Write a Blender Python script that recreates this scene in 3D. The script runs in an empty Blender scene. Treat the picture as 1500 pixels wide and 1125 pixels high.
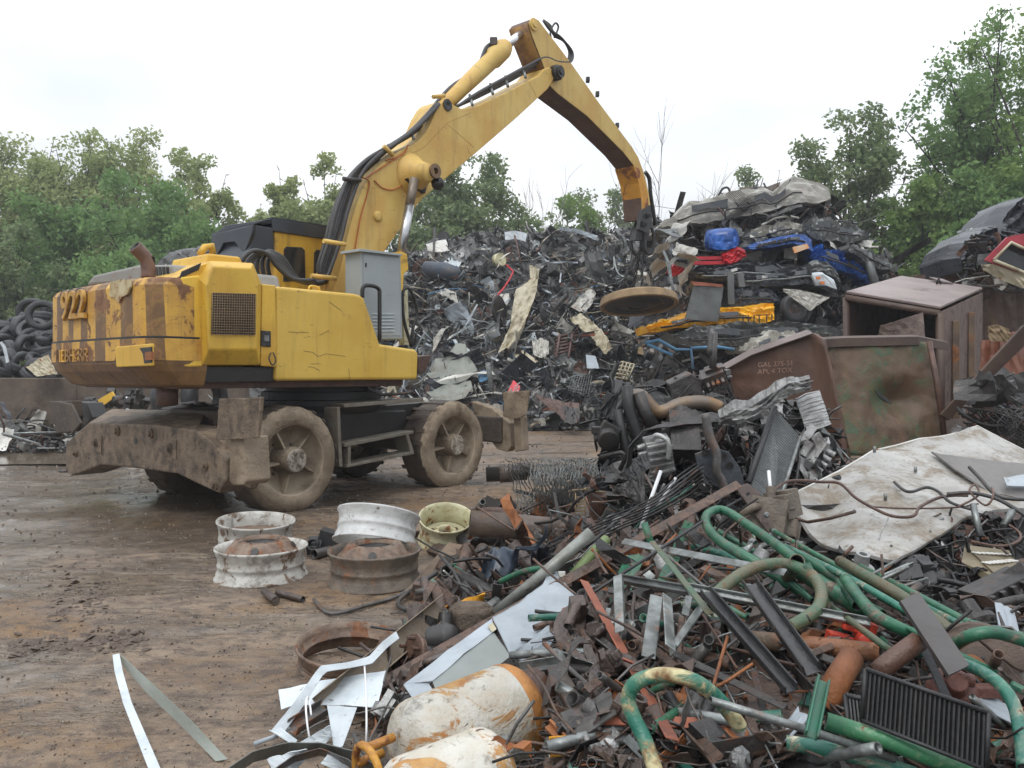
import bpy, bmesh, math, random
from mathutils import Vector, Matrix, noise
sc = bpy.context.scene
R = math.radians
# ---------------------------------------------------------------- camera, sky, sun, exposure
CAMZ, FPX, HOR = 1.46, 1180.0, 550.0
cd = bpy.data.cameras.new('camera'); cam = bpy.data.objects.new('camera', cd); sc.collection.objects.link(cam)
cam.location = (0, 0, CAMZ); cam.rotation_euler = (R(90), 0, 0)
cd.sensor_width = 36; cd.lens = 36*FPX/1500; cd.shift_y = -12.5/1500; cd.clip_start = .05; cd.clip_end = 2000
sc.camera = cam
SUN_EL, SUN_AZ = R(56), R(205)
w = bpy.data.worlds.new('World'); sc.world = w; w.use_nodes = True
nt = w.node_tree; nt.nodes.clear(); N = nt.nodes.new; K = nt.links.new
sky = N('ShaderNodeTexSky'); sky.sky_type = 'NISHITA'; sky.sun_disc = False; sky.sun_elevation = SUN_EL; sky.sun_rotation = SUN_AZ
tc = N('ShaderNodeTexCoord'); sep = N('ShaderNodeSeparateXYZ'); K(tc.outputs['Generated'], sep.inputs[0])
grad = N('ShaderNodeMapRange'); K(sep.outputs['Z'], grad.inputs[0])
grad.inputs[1].default_value = 0; grad.inputs[2].default_value = 1; grad.inputs[3].default_value = 6.9; grad.inputs[4].default_value = 24.5
mp = N('ShaderNodeMapping'); mp.inputs['Scale'].default_value = (1, 1, 2.6); K(tc.outputs['Generated'], mp.inputs[0])
cn = N('ShaderNodeTexNoise'); cn.inputs['Scale'].default_value = 1.7; cn.inputs['Detail'].default_value = 4; K(mp.outputs[0], cn.inputs['Vector'])
cr = N('ShaderNodeValToRGB'); K(cn.outputs[0], cr.inputs[0])
cr.color_ramp.elements[0].position = .40; cr.color_ramp.elements[0].color = (.72, .78, .87, 1)
cr.color_ramp.elements[1].position = .66; cr.color_ramp.elements[1].color = (1.05, 1.06, 1.07, 1)
mul = N('ShaderNodeVectorMath'); mul.operation = 'SCALE'; K(cr.outputs[0], mul.inputs[0]); K(grad.outputs[0], mul.inputs['Scale'])
mix = N('ShaderNodeMixRGB'); mix.inputs[0].default_value = .93; K(sky.outputs[0], mix.inputs[1]); K(mul.outputs[0], mix.inputs[2])
bg = N('ShaderNodeBackground'); bg.inputs[1].default_value = .10; K(mix.outputs[0], bg.inputs[0])
wo = N('ShaderNodeOutputWorld'); K(bg.outputs[0], wo.inputs[0])
sl = bpy.data.lights.new('sun', 'SUN'); so = bpy.data.objects.new('sun', sl); sc.collection.objects.link(so)
sl.energy = 1.1; sl.angle = R(22); sl.color = (1, .97, .92)
sdir = Vector((math.sin(SUN_AZ)*math.cos(SUN_EL), math.cos(SUN_AZ)*math.cos(SUN_EL), math.sin(SUN_EL)))
so.rotation_euler = sdir.to_track_quat('Z', 'Y').to_euler()
sc.view_settings.view_transform = 'Standard'; sc.view_settings.look = 'None'; sc.view_settings.exposure = 0.0; sc.view_settings.gamma = 1
sc.cycles.max_bounces = 6; sc.cycles.diffuse_bounces = 3; sc.cycles.transparent_max_bounces = 8
rnd = random.Random(7)
def P(u, v, d): return Vector((d*(u-750)/FPX, d, CAMZ + d*(HOR-v)/FPX))
def sm(a, b, x):
    t = max(0, min(1, (x-a)/(b-a))); return t*t*(3-2*t)
def fbm(x, y, z=0, o=4):
    s = 0; a = 1
    for i in range(o): s += a*noise.noise(Vector((x, y, z+i*7.3))); x *= 2.03; y *= 2.03; z *= 2.03; a *= .5
    return s
# ---------------------------------------------------------------- materials
MATS = {}
def lin(c):
    return tuple(((x/255)/12.92 if x/255 <= .04045 else ((x/255+.055)/1.055)**2.4) for x in c)
def mat(name, col, col2=None, s=3.0, rough=.5, metal=0.0, rust=0.0, drip=0.0, rcol=(.13, .045, .015), rcol2=(.28, .10, .03), rs=4.0, dirt=0.0, dcol=(.17, .125, .085), ds=1.6,
        bump=.3, bs=40.0, scr=0.0, spec=.5, stretch=None, stripes=None, detail=7):
    if name in MATS: return MATS[name]
    m = bpy.data.materials.new(name); m.use_nodes = True; t = m.node_tree; t.nodes.clear(); n = t.nodes.new; k = t.links.new
    out = n('ShaderNodeOutputMaterial'); b = n('ShaderNodeBsdfPrincipled'); k(b.outputs[0], out.inputs[0])
    c = n('ShaderNodeTexCoord'); oi = n('ShaderNodeObjectInfo'); ad = n('ShaderNodeVectorMath'); ad.operation = 'ADD'
    sc_ = n('ShaderNodeVectorMath'); sc_.operation = 'SCALE'; sc_.inputs[0].default_value = (37, 91, 53); k(oi.outputs['Random'], sc_.inputs['Scale'])
    k(c.outputs['Object'], ad.inputs[0]); k(sc_.outputs[0], ad.inputs[1]); vec = ad.outputs[0]
    if stretch:
        q = n('ShaderNodeMapping'); q.inputs['Scale'].default_value = stretch; k(vec, q.inputs[0]); vecs = q.outputs[0]
    else: vecs = vec
    def nz(scale, det=6, dist=0.0, v=None, ro=.6):
        q = n('ShaderNodeTexNoise'); q.inputs['Scale'].default_value = scale; q.inputs['Detail'].default_value = det; q.inputs['Distortion'].default_value = dist; q.inputs['Roughness'].default_value = ro
        k(v or vec, q.inputs['Vector']); return q.outputs[0]
    def ramp(x, a, z):
        q = n('ShaderNodeMapRange'); q.interpolation_type = 'SMOOTHSTEP'; k(x, q.inputs[0]); q.inputs[1].default_value = a; q.inputs[2].default_value = z; return q.outputs[0]
    def mx(f, a, z):
        q = n('ShaderNodeMixRGB')
        if isinstance(f, float): q.inputs[0].default_value = f
        else: k(f, q.inputs[0])
        for i, x in ((1, a), (2, z)):
            if isinstance(x, tuple): q.inputs[i].default_value = x[:3]+(1,)
            else: k(x, q.inputs[i])
        return q.outputs[0]
    def mathn(op, a, z):
        q = n('ShaderNodeMath'); q.operation = op
        for i, x in ((0, a), (1, z)):
            if isinstance(x, (int, float)): q.inputs[i].default_value = x
            else: k(x, q.inputs[i])
        return q.outputs[0]
    base = tuple(col); col2 = col2 or tuple(x*.72 for x in col)
    cur = mx(ramp(nz(s, detail, v=vecs), .35, .68), base, tuple(col2))
    if stripes: cur = stripes(n, k, c, cur, mx, mathn)
    fine = nz(bs, 3)
    if drip > 0:
        q = n('ShaderNodeMapping'); q.inputs['Scale'].default_value = (7, 7, .55); k(vec, q.inputs[0]); x = ramp(nz(1.0, 7, .4, q.outputs[0], .65), .50, .74); x = mathn('MULTIPLY', x, drip); cur = mx(x, cur, (.17, .095, .035))
    rmask = None
    if scr > 0:
        q = n('ShaderNodeMapping'); q.inputs['Scale'].default_value = (1.2, 1.2, 9); q.inputs['Rotation'].default_value = (.4, .7, .2); k(vec, q.inputs[0])
        x = ramp(nz(6, 9, 1.4, q.outputs[0], .68), .66-.06*scr, .69-.05*scr); cur = mx(x, cur, (.10, .045, .025)); rmask = x
    if rust > 0:
        a = nz(rs, 10, .5, ro=.66); th = .72-.42*rust
        x = ramp(a, th, th+.05); rc = mx(ramp(nz(rs*2.3, 6), .35, .65), tuple(rcol), tuple(rcol2))
        halo = ramp(a, th-.09, th+.04); cur = mx(mathn('MULTIPLY', halo, .45), cur, tuple(.5*(p+q_) for p, q_ in zip(rcol2, base))); cur = mx(x, cur, rc); rmask = x
    if dirt > 0:
        x = ramp(nz(ds, 9, .3, ro=.7), .66-.4*dirt, .78-.3*dirt); x = mathn('MULTIPLY', x, min(1.0, .55+.45*dirt))
        dc = mx(ramp(fine, .35, .7), tuple(dcol), tuple(y*.6 for y in dcol)); cur = mx(x, cur, dc)
        rmask = x if rmask is None else mathn('MAXIMUM', rmask, x)
    hv = n('ShaderNodeHueSaturation'); k(cur, hv.inputs['Color']); q = n('ShaderNodeMapRange'); k(oi.outputs['Random'], q.inputs[0]); q.inputs[3].default_value = .82; q.inputs[4].default_value = 1.14
    k(q.outputs[0], hv.inputs['Value']); k(hv.outputs[0], b.inputs['Base Color'])
    rr = mathn('ADD', rough-.1, mathn('MULTIPLY', nz(s*3, 4), .22))
    if rmask is not None: rr = mathn('ADD', rr, mathn('MULTIPLY', rmask, max(0.0, .72-rough)))
    k(rr, b.inputs['Roughness'])
    if metal:
        if rmask is not None: k(mathn('MULTIPLY', mathn('SUBTRACT', 1.0, rmask), metal), b.inputs['Metallic'])
        else: b.inputs['Metallic'].default_value = metal
    b.inputs['Specular IOR Level'].default_value = spec
    if bump:
        bp = n('ShaderNodeBump'); bp.inputs['Strength'].default_value = bump; bp.inputs['Distance'].default_value = .01
        hh = mathn('ADD', fine, mathn('MULTIPLY', nz(bs*.2, 5), 1.6))
        if rmask is not None: hh = mathn('ADD', hh, mathn('MULTIPLY', rmask, .6))
        k(hh, bp.inputs['Height']); k(bp.outputs[0], b.inputs['Normal'])
    MATS[name] = m; return m
# ---------------------------------------------------------------- mesh builder
col = sc.collection
ORG = {}
class MB:
    def __init__(s): s.v = []; s.f = []; s.m = []; s.s = []
    def add(s, vs, fs, mi=0, smooth=False):
        o = len(s.v); s.v += [Vector(x) for x in vs]
        for f in fs: s.f.append([o+i for i in f]); s.m.append(mi); s.s.append(smooth)
        return s
    def box(s, c, size, rot=None, mi=0):
        c = Vector(c); h = [x/2 for x in size]; vs = []
        for z in (-1, 1):
            for y in (-1, 1):
                for x in (-1, 1):
                    p = Vector((x*h[0], y*h[1], z*h[2])); vs.append(c+(rot @ p if rot else p))
        return s.add(vs, [(0, 2, 3, 1), (4, 5, 7, 6), (0, 1, 5, 4), (2, 6, 7, 3), (0, 4, 6, 2), (1, 3, 7, 5)], mi)
    def prism(s, pts, ext, mi=0, mi_side=None):
        n = len(pts); pts = [Vector(p) for p in pts]; ext = Vector(ext)
        nrm = Vector((0, 0, 0))
        for i in range(n): nrm += (pts[i]-pts[0]).cross(pts[(i+1) % n]-pts[0])
        if nrm.dot(ext) > 0: pts = pts[::-1]
        vs = pts+[p+ext for p in pts]
        s.add(vs, [tuple(range(n)), tuple(range(2*n-1, n-1, -1))], mi)
        o = len(s.v)-2*n
        for i in range(n):
            j = (i+1) % n; s.f.append([o+j, o+i, o+n+i, o+n+j]); s.m.append(mi if mi_side is None else mi_side); s.s.append(False)
        return s
    def loft(s, rings, mi=0, caps=True, smooth=False):
        n = len(rings[0]); vs = [p for r in rings for p in r]; fs = []
        for a in range(len(rings)-1):
            for i in range(n):
                j = (i+1) % n; fs.append((a*n+i, a*n+j, (a+1)*n+j, (a+1)*n+i))
        s.add(vs, fs, mi, smooth); o = len(s.v)-len(vs)
        if caps:
            s.f += [[o+i for i in range(n)][::-1], [o+(len(rings)-1)*n+i for i in range(n)]]; s.m += [mi, mi]; s.s += [False, False]
        return s
    def tube(s, pts, r, n=10, hollow=0.0, mi=0, mi2=None, caps=True, rag=0.0):
        pts = [Vector(p) for p in pts]; L = len(pts); rs = r if isinstance(r, (list, tuple)) else [r]*L
        ref = None; rings = []
        for i in range(L):
            d = (pts[min(i+1, L-1)]-pts[max(i-1, 0)]); d = d.normalized() if d.length > 1e-9 else Vector((0, 0, 1))
            if ref is None: ref = d.orthogonal().normalized()
            ref = (ref-d*ref.dot(d)); ref = ref.normalized() if ref.length > 1e-6 else d.orthogonal().normalized()
            b = d.cross(ref); rings.append([pts[i]+(ref*math.cos(a)+b*math.sin(a))*rs[i] for a in [2*math.pi*k/n for k in range(n)]])
        fs = [(a*n+i, a*n+(i+1) % n, (a+1)*n+(i+1) % n, (a+1)*n+i) for a in range(L-1) for i in range(n)]
        s.add([p for q in rings for p in q], fs, mi, True)
        o = len(s.v)-n*L
        if hollow:
            for end, q in ((0, rings[0]), (L-1, rings[-1])):
                c = pts[end]; dv = (pts[1]-pts[0]) if end == 0 else (pts[-2]-pts[-1]); dv = dv.normalized()*rs[end]*3
                ri = [c+(p-c)*(1-hollow) for p in q]; rd = [p+dv for p in ri]
                a = [o+end*n+i for i in range(n)]; bo = len(s.v); s.v += ri+rd
                for i in range(n):
                    j = (i+1) % n
                    F = [[a[i], bo+i, bo+j, a[j]], [bo+i, bo+n+i, bo+n+j, bo+j]]
                    if end: F = [f[::-1] for f in F]
                    s.f += F; s.m += [mi, mi if mi2 is None else mi2]; s.s += [False, True]
                s.f.append([bo+n+i for i in range(n)]); s.m.append(mi if mi2 is None else mi2); s.s.append(False)
        elif caps:
            s.f += [[o+i for i in range(n)][::-1], [o+(L-1)*n+i for i in range(n)]]; s.m += [mi, mi]; s.s += [False, False]
        return s
    def lathe(s, c, axis, prof, n=24, mi=0, smooth=True, fn=None):
        c = Vector(c); ax = Vector(axis).normalized(); a = ax.orthogonal().normalized()
        if abs(ax.z) < .9: a = (Vector((0, 0, 1))-ax*ax.z).normalized()
        b = ax.cross(a); vs = []
        for h, r in prof:
            for i in range(n):
                t = 2*math.pi*i/n; rr = r; hh = h
                if fn: rr, hh = fn(t, r, h)
                vs.append(c+ax*hh+(a*math.cos(t)+b*math.sin(t))*rr)
        fs = [(q*n+i, q*n+(i+1) % n, (q+1)*n+(i+1) % n, (q+1)*n+i) for q in range(len(prof)-1) for i in range(n)]
        s.add(vs, fs, mi, smooth); return s
    def sheet(s, grid, th, mi=0, smooth=True):
        nr, nc = len(grid), len(grid[0]); g = [[Vector(p) for p in r] for r in grid]; nn = []
        for i in range(nr):
            row = []
            for j in range(nc):
                a = g[min(i+1, nr-1)][j]-g[max(i-1, 0)][j]; b = g[i][min(j+1, nc-1)]-g[i][max(j-1, 0)]; q = a.cross(b); row.append(q.normalized() if q.length > 1e-12 else Vector((0, 0, 1)))
            nn.append(row)
        vs = [g[i][j] for i in range(nr) for j in range(nc)]+[g[i][j]-nn[i][j]*th for i in range(nr) for j in range(nc)]
        o = nr*nc; fs = []
        for i in range(nr-1):
            for j in range(nc-1):
                q = (i*nc+j, (i+1)*nc+j, (i+1)*nc+j+1, i*nc+j+1); fs.append(q); fs.append(tuple(o+x for x in q[::-1]))
        s.add(vs, fs, mi, smooth)
        be = [];
        bd = [j for j in range(nc)]+[i*nc+nc-1 for i in range(1, nr)]+[(nr-1)*nc+j for j in range(nc-2, -1, -1)]+[i*nc for i in range(nr-2, 0, -1)]
        base = len(s.v)-2*o
        for a in range(len(bd)):
            x, y = bd[a], bd[(a+1) % len(bd)]; s.f.append([base+x, base+y, base+o+y, base+o+x]); s.m.append(mi); s.s.append(False)
        return s
    def build(s, name, mats, parent=None, bevel=0.0, seg=2, label=None, cat=None, group=None, kind=None):
        mats = mats if isinstance(mats, (list, tuple)) else [mats]
        if parent is None:
            lo = [min(p[i] for p in s.v) for i in range(3)]; hi = [max(p[i] for p in s.v) for i in range(3)]
            o = Vector(((lo[0]+hi[0])/2, (lo[1]+hi[1])/2, lo[2]))
            if kind: o = Vector((0, 0, 0))
        else: o = ORG[parent.name]
        me = bpy.data.meshes.new(name); me.from_pydata([p-o for p in s.v], [], s.f)
        for m in mats: me.materials.append(m)
        me.polygons.foreach_set('material_index', s.m); me.polygons.foreach_set('use_smooth', s.s); me.update()
        ob = bpy.data.objects.new(name, me); col.objects.link(ob)
        if parent is None: ob.location = o
        else: ob.parent = parent
        ORG[ob.name] = o
        if bevel:
            md = ob.modifiers.new('bevel', 'BEVEL'); md.width = bevel; md.segments = seg; md.limit_method = 'ANGLE'; md.angle_limit = R(35)
        tag(ob, label, cat, group, kind); return ob
def tag(o, label=None, cat=None, group=None, kind=None):
    if label: o['label'] = label
    if cat: o['category'] = cat
    if group: o['group'] = group
    if kind: o['kind'] = kind
    return o
def thing(name, loc, label, cat, group=None):
    o = bpy.data.objects.new(name, None); o.location = loc; o.empty_display_size = .2; col.objects.link(o); ORG[o.name] = Vector(loc); return tag(o, label, cat, group)
def smooth_path(pts, sub=4):
    pts = [Vector(p) for p in pts]; out = []
    for i in range(len(pts)-1):
        p0, p1, p2, p3 = pts[max(i-1, 0)], pts[i], pts[i+1], pts[min(i+2, len(pts)-1)]
        for k in range(sub):
            t = k/sub; out.append(.5*((2*p1)+(p2-p0)*t+(2*p0-5*p1+4*p2-p3)*t*t+(3*p1-p0-3*p2+p3)*t**3))
    out.append(pts[-1]); return out
def text_mesh(txt, size, ext, origin, xdir, zdir, name, m, parent, bevel=0.0, **kw):
    cu = bpy.data.curves.new('letters', 'FONT'); cu.body = txt; cu.size = size; cu.extrude = ext; cu.bevel_depth = bevel; o = bpy.data.objects.new('letters', cu); col.objects.link(o)
    bpy.context.view_layer.update(); me = bpy.data.meshes.new_from_object(o.evaluated_get(bpy.context.evaluated_depsgraph_get())); bpy.data.objects.remove(o)
    nd = Vector(xdir).cross(Vector(zdir)).normalized(); mb = MB()
    mb.add([Vector(origin)+Vector(xdir)*v.co.x+Vector(zdir)*v.co.y+nd*v.co.z for v in me.vertices], [tuple(p.vertices) for p in me.polygons])
    return mb.build(name, m, parent, **kw)
# ---------------------------------------------------------------- palette
YEL = lin((224, 182, 64)); YELB = lin((212, 180, 100))
m_yel = mat('yellow_paint', YEL, lin((206, 160, 54)), s=1.3, rough=.46, scr=.5, drip=.5, dirt=.25, dcol=(.22, .125, .04), ds=2.5, bump=.2, bs=25)
m_yelc = mat('yellow_cover_paint', lin((226, 188, 84)), lin((214, 172, 64)), s=1.2, rough=.46, scr=.35, drip=.3, dirt=.12, dcol=(.28, .17, .06), ds=3, bump=.15, bs=20)
m_boom = mat('boom_paint', YELB, lin((200, 158, 76)), s=1.6, rough=.52, scr=.35, drip=.35, dirt=.18, dcol=(.26, .17, .08), ds=2.2, bump=.2, bs=18)
m_brust = mat('rusty_yellow_paint', lin((200, 140, 40)), s=2, rough=.6, rust=.55, rs=3, bump=.3)
m_mud = mat('dried_mud', lin((138, 124, 106)), lin((108, 95, 79)), s=3.2, rough=.8, dirt=.4, dcol=lin((96, 80, 64)), ds=4, bump=.9, bs=45, spec=.25)
m_mudd = mat('dark_mud', lin((88, 76, 64)), lin((60, 52, 46)), s=2.5, rough=.65, dirt=.3, dcol=lin((110, 94, 76)), ds=4, bump=.8, bs=30)
m_muds = mat('mud_on_steel', lin((128, 110, 90)), lin((92, 78, 64)), s=6, rough=.62, dirt=.45, dcol=lin((66, 56, 48)), ds=7, bump=1.0, bs=60)
m_dark = mat('greasy_black_steel', (.012, .011, .010), (.024, .02, .017), s=3, rough=.45, bump=.3)
m_blk = mat('black_rubber', (.018, .018, .019), (.03, .029, .028), s=6, rough=.5, bump=.3)
m_hose = mat('hose_rubber', (.045, .042, .04), (.028, .026, .025), s=5, rough=.45, dirt=.25, dcol=(.12, .1, .08), bump=.2)
m_blue = mat('black_blue_steel', (.025, .03, .04), (.04, .045, .055), s=2, rough=.38, scr=.2, bump=.1)
m_gryc = mat('grey_cabinet_paint', lin((158, 164, 164)), lin((146, 152, 153)), s=1, rough=.45, scr=.35, bump=.08)
m_gryh = mat('grey_hood_paint', lin((150, 148, 140)), lin((132, 130, 124)), s=2, rough=.5, rust=.2, bump=.15)
m_chr = mat('chrome_rod', (.62, .62, .63), (.5, .5, .5), s=5, rough=.22, metal=.9, rust=.1, bump=.05)
m_rust = mat('dark_rust', (.075, .038, .027), (.12, .058, .036), s=8, rough=.45, dirt=.35, dcol=(.035, .027, .024), ds=6, bump=.6)
m_rustp = mat('plum_rust', lin((86, 68, 57)), lin((66, 51, 44)), s=2, rough=.55, dirt=.3, dcol=lin((60, 46, 40)), ds=1, bump=.4)
m_orust = mat('orange_rust', (.30, .11, .035), (.16, .055, .02), s=4, rough=.7, dirt=.3, dcol=(.07, .04, .03), bump=.6)
m_orang = mat('orange_brown_primer', lin((160, 92, 66)), lin((130, 74, 54)), s=3, rough=.6, dirt=.3, dcol=(.05, .035, .03), bump=.3)
m_wht = mat('dirty_white_paint', (.62, .61, .57), (.5, .48, .43), s=3, rough=.45, rust=.22, rs=6, dirt=.2, dcol=(.16, .13, .09), bump=.25)
m_cream = mat('cream_paint', lin((196, 192, 158)), lin((172, 166, 128)), s=8, rough=.45, rust=.34, rs=16, dirt=.2, ds=9, dcol=(.13, .11, .08), bump=.25)
m_gsteel = mat('galvanised_steel', lin((140, 144, 142)), lin((98, 100, 97)), s=14, rough=.38, metal=.55, rust=.18, rs=10, dirt=.3, ds=9, dcol=(.10, .085, .07), bump=.25)
m_steel = mat('dull_steel', (.13, .125, .12), (.08, .072, .066), s=5, rough=.42, metal=.5, rust=.3, bump=.4)
m_dsteel = mat('dark_steel', (.032, .03, .029), (.062, .055, .05), s=9, rough=.4, metal=.35, rust=.22, bump=.5)
m_alu = mat('cast_aluminium', (.36, .36, .35), (.2, .19, .18), s=6, rough=.45, metal=.5, dirt=.4, dcol=(.06, .05, .045), ds=5, bump=.7)
m_white = mat('white_sheet_paint', lin((196, 203, 206)), lin((178, 186, 190)), s=8, rough=.42, rust=.2, rs=30, rcol=(.1, .09, .08), rcol2=(.2, .17, .13), bump=.06)
m_lgrey = mat('light_grey_sheet', lin((164, 172, 178)), lin((146, 154, 160)), s=4, rough=.4, dirt=.22, dcol=(.2, .16, .11), ds=9, scr=.2, bump=.08)
m_green = mat('green_paint', lin((46, 104, 76)), lin((36, 82, 64)), s=9, rough=.36, rust=.34, rs=13, rcol=(.07, .045, .035), rcol2=(.2, .17, .12), dirt=.25, ds=9, dcol=(.10, .085, .06), bump=.35)
m_green2 = mat('worn_teal_paint', lin((34, 90, 78)), lin((50, 108, 88)), s=10, rough=.38, rust=.38, rs=14, rcol=(.10, .06, .03), rcol2=(.5, .48, .36), dirt=.2, ds=10, bump=.4)
m_olive = mat('olive_rusty_paint', lin((92, 88, 66)), lin((56, 92, 68)), s=5, rough=.42, rust=.34, rs=12, rcol=(.08, .05, .03), rcol2=(.2, .12, .06), dirt=.3, ds=11, dcol=(.13, .12, .08), bump=.4)
m_lgreen = mat('pale_green_paint', lin((120, 138, 88)), lin((96, 112, 72)), s=3, rough=.5, rust=.25, bump=.3)
m_glass = mat('dark_window_glass', (.02, .022, .025), (.03, .035, .04), rough=.12, bump=0)
m_whtp = mat('clean_white_plastic', (.7, .7, .7), (.6, .6, .6), rough=.35, bump=0)
m_red = mat('red_paint', lin((190, 26, 40)), lin((150, 22, 34)), s=3, rough=.35, dirt=.2, bump=.1)
m_redor = mat('red_orange_paint', lin((205, 70, 48)), lin((160, 50, 36)), s=6, rough=.45, rust=.25, bump=.3)
m_cblue = mat('blue_car_paint', lin((30, 88, 168)), lin((24, 62, 124)), s=3, rough=.3, dirt=.2, bump=.1)
m_lblue = mat('light_blue_paint', lin((84, 134, 168)), lin((60, 100, 130)), s=3, rough=.4, dirt=.25, rust=.2, bump=.15)
m_cyel = mat('yellow_car_paint', lin((226, 168, 10)), lin((196, 134, 10)), s=3, rough=.35, dirt=.25, bump=.15)
m_cgrey = mat('grey_car_paint', lin((112, 114, 112)), lin((84, 86, 86)), s=1.5, rough=.32, metal=.3, dirt=.3, dcol=(.09, .08, .07), bump=.15)
m_cblack = mat('black_car_paint', lin((46, 48, 54)), lin((64, 66, 70)), s=1.2, rough=.28, dirt=.2, dcol=(.1, .095, .09), bump=.12)
m_cwhite = mat('white_car_paint', lin((190, 187, 178)), lin((150, 146, 136)), s=2.6, rough=.4, rust=.15, dirt=.25, dcol=(.16, .14, .11), bump=.15)
m_wood = mat('weathered_wood', lin((120, 106, 86)), lin((92, 80, 64)), s=3, rough=.8, stretch=(1, 1, 6), bump=.6)
m_tanp = mat('tan_paint', lin((150, 128, 96)), lin((128, 108, 80)), s=2, rough=.7, dirt=.3, bump=.4)
# ---------------------------------------------------------------- the scrap handler (machine frame: f forward, l towards its near side)
C0 = Vector((-2.4, 10.18, 0)); FW = Vector((.643, .766, 0)).normalized(); LT = Vector((FW.y, -FW.x, 0)); UP = Vector((0, 0, 1))
def M(f, l, z): return C0+FW*f+LT*l+UP*z
def hit(u, v, p0, n):
    d = Vector(((u-750)/FPX, 1, (HOR-v)/FPX)); o = Vector((0, 0, CAMZ)); return o+d*((p0-o).dot(n)/d.dot(n))
def S(u, v, l): return hit(u, v, M(0, l, 0), LT)
def T(u, v, f): return hit(u, v, M(f, 0, 0), FW)
def Z(u, v, z): return hit(u, v, Vector((0, 0, z)), UP)
ex = thing('scrap_handler', M(0, 0, 0), 'yellow wheeled material handler with raised boom standing in the muddy yard', 'excavator')
def ST(pts, l, w): return [S(u, v, l) for u, v in pts], -LT*w
# counterweight
stripe_u = [(70, 84, 1), (92, 97, 0)]
def stripes_fn(n, k, c, cur, mx, mathn):
    q = n('ShaderNodeVectorMath'); q.operation = 'DOT_PRODUCT'; k(c.outputs['Object'], q.inputs[0]); q.inputs[1].default_value = LT
    sp = n('ShaderNodeSeparateXYZ'); k(c.outputs['Object'], sp.inputs[0])
    sl_ = mathn('MULTIPLY', mathn('SUBTRACT', sp.outputs['Z'], 1.8), mathn('MULTIPLY', mathn('GREATER_THAN', q.outputs['Value'], .1), -.03))
    l = mathn('ADD', q.outputs['Value'], mathn('MULTIPLY', sl_, -1.0))
    mr = n('ShaderNodeMapRange'); k(l, mr.inputs[0]); mr.inputs[1].default_value = -1.4; mr.inputs[2].default_value = 1.4
    rp = n('ShaderNodeValToRGB'); rp.color_ramp.interpolation = 'CONSTANT'; k(mr.outputs[0], rp.inputs[0])
    edges = []
    for a, b in ((86, 96), (105, 113), (124, 134), (146, 161), (181, 197), (210, 219)):
        la = (T(a, 470, -2.76)-C0).dot(LT); lb = (T(b, 470, -2.76)-C0).dot(LT); edges += [((la+1.4)/2.8, 1), ((lb+1.4)/2.8, 0)]
    el = rp.color_ramp.elements; el[0].position = 0; el[0].color = (0, 0, 0, 1); el[1].position = edges[0][0]; el[1].color = (1, 1, 1, 1)
    for p, x in edges[1:]:
        e = el.new(p); e.color = (x, x, x, 1)
    return mx(rp.outputs[0], cur, lin((116, 86, 54)))
m_cw = mat('striped_counterweight_paint', lin((218, 170, 70)), lin((190, 140, 58)), s=2.5, rough=.5, scr=1.0, rust=.46, rs=3.4, drip=.5, rcol=(.16, .07, .03), rcol2=(.26, .13, .06), stripes=stripes_fn, bump=.3)
m_cwb = mat('worn_counterweight_base', lin((130, 98, 58)), lin((94, 66, 44)), s=3, rough=.5, rust=.35, rs=3, rcol=(.1, .05, .03), rcol2=(.2, .12, .07), bump=.4)
plan = [(-2.2, 1.15), (-2.47, 1.16), (-2.60, 1.15), (-2.70, 1.09), (-2.76, .97), (-2.785, .75), (-2.80, .2), (-2.80, -.3), (-2.785, -.85), (-2.76, -1.06), (-2.70, -1.18), (-2.60, -1.24), (-2.47, -1.26), (-2.2, -1.26)]
def ring(z, ins):
    out = []
    for f, l in plan:
        f2 = f if f > -2.3 else f+ins*min(1, (-2.3-f)/.3); out.append(M(f2, l-(ins if l > 0 else -ins)*(.35 if abs(l) > .9 else 0), z))
    return out
cw = MB().loft([ring(1.60, -.012), ring(1.80, -.012), ring(1.805, 0), ring(1.83, 0), ring(1.835, 0.0), ring(2.30, 0.0), ring(2.35, .03), ring(2.375, .07)][::1]).build('counterweight', m_cw, ex)
MB().loft([ring(1.345, .26), ring(1.37, .17), ring(1.50, .04), ring(1.57, .005), ring(1.605, .0)]).build('counterweight_base', m_cwb, ex)
MB().loft([ring(1.805, -.006), ring(1.825, -.006)]).build('seam', m_dark, cw)
FB = -2.805
text_mesh('922', .40, .010, T(90, 468, FB-.02), (T(118, 463, FB)-T(88, 466, FB)).normalized(), UP, 'number', mat('number_paint', lin((206, 158, 66)), lin((150, 106, 50)), s=8, rough=.5, scr=.5), cw, bevel=.01)
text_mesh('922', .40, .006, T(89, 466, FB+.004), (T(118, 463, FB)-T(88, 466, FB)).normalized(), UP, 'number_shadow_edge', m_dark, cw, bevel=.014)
text_mesh('LIEBHERR', .19, .008, T(82, 531, FB-.012), (T(118, 529, FB)-T(82, 531, FB)).normalized(), UP, 'letters', m_cw, cw)
tr = MB(); tr.prism([T(*p, FB-.016) for p in [(168, 508), (222, 503), (222, 536), (170, 538)]], FW*.03)
tr.build('tow_panel', m_yel, cw, bevel=.01)
MB().prism([T(*p, FB-.022) for p in [(204, 510), (221, 508), (221, 531), (211, 532), (209, 518)]], FW*.03).build('tow_recess', m_dark, cw)
MB().prism([T(*p, FB-.035) for p in [(212, 516), (221, 515), (221, 527), (212, 528)]], FW*.03).build('tow_pin', m_orust, cw)
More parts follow.
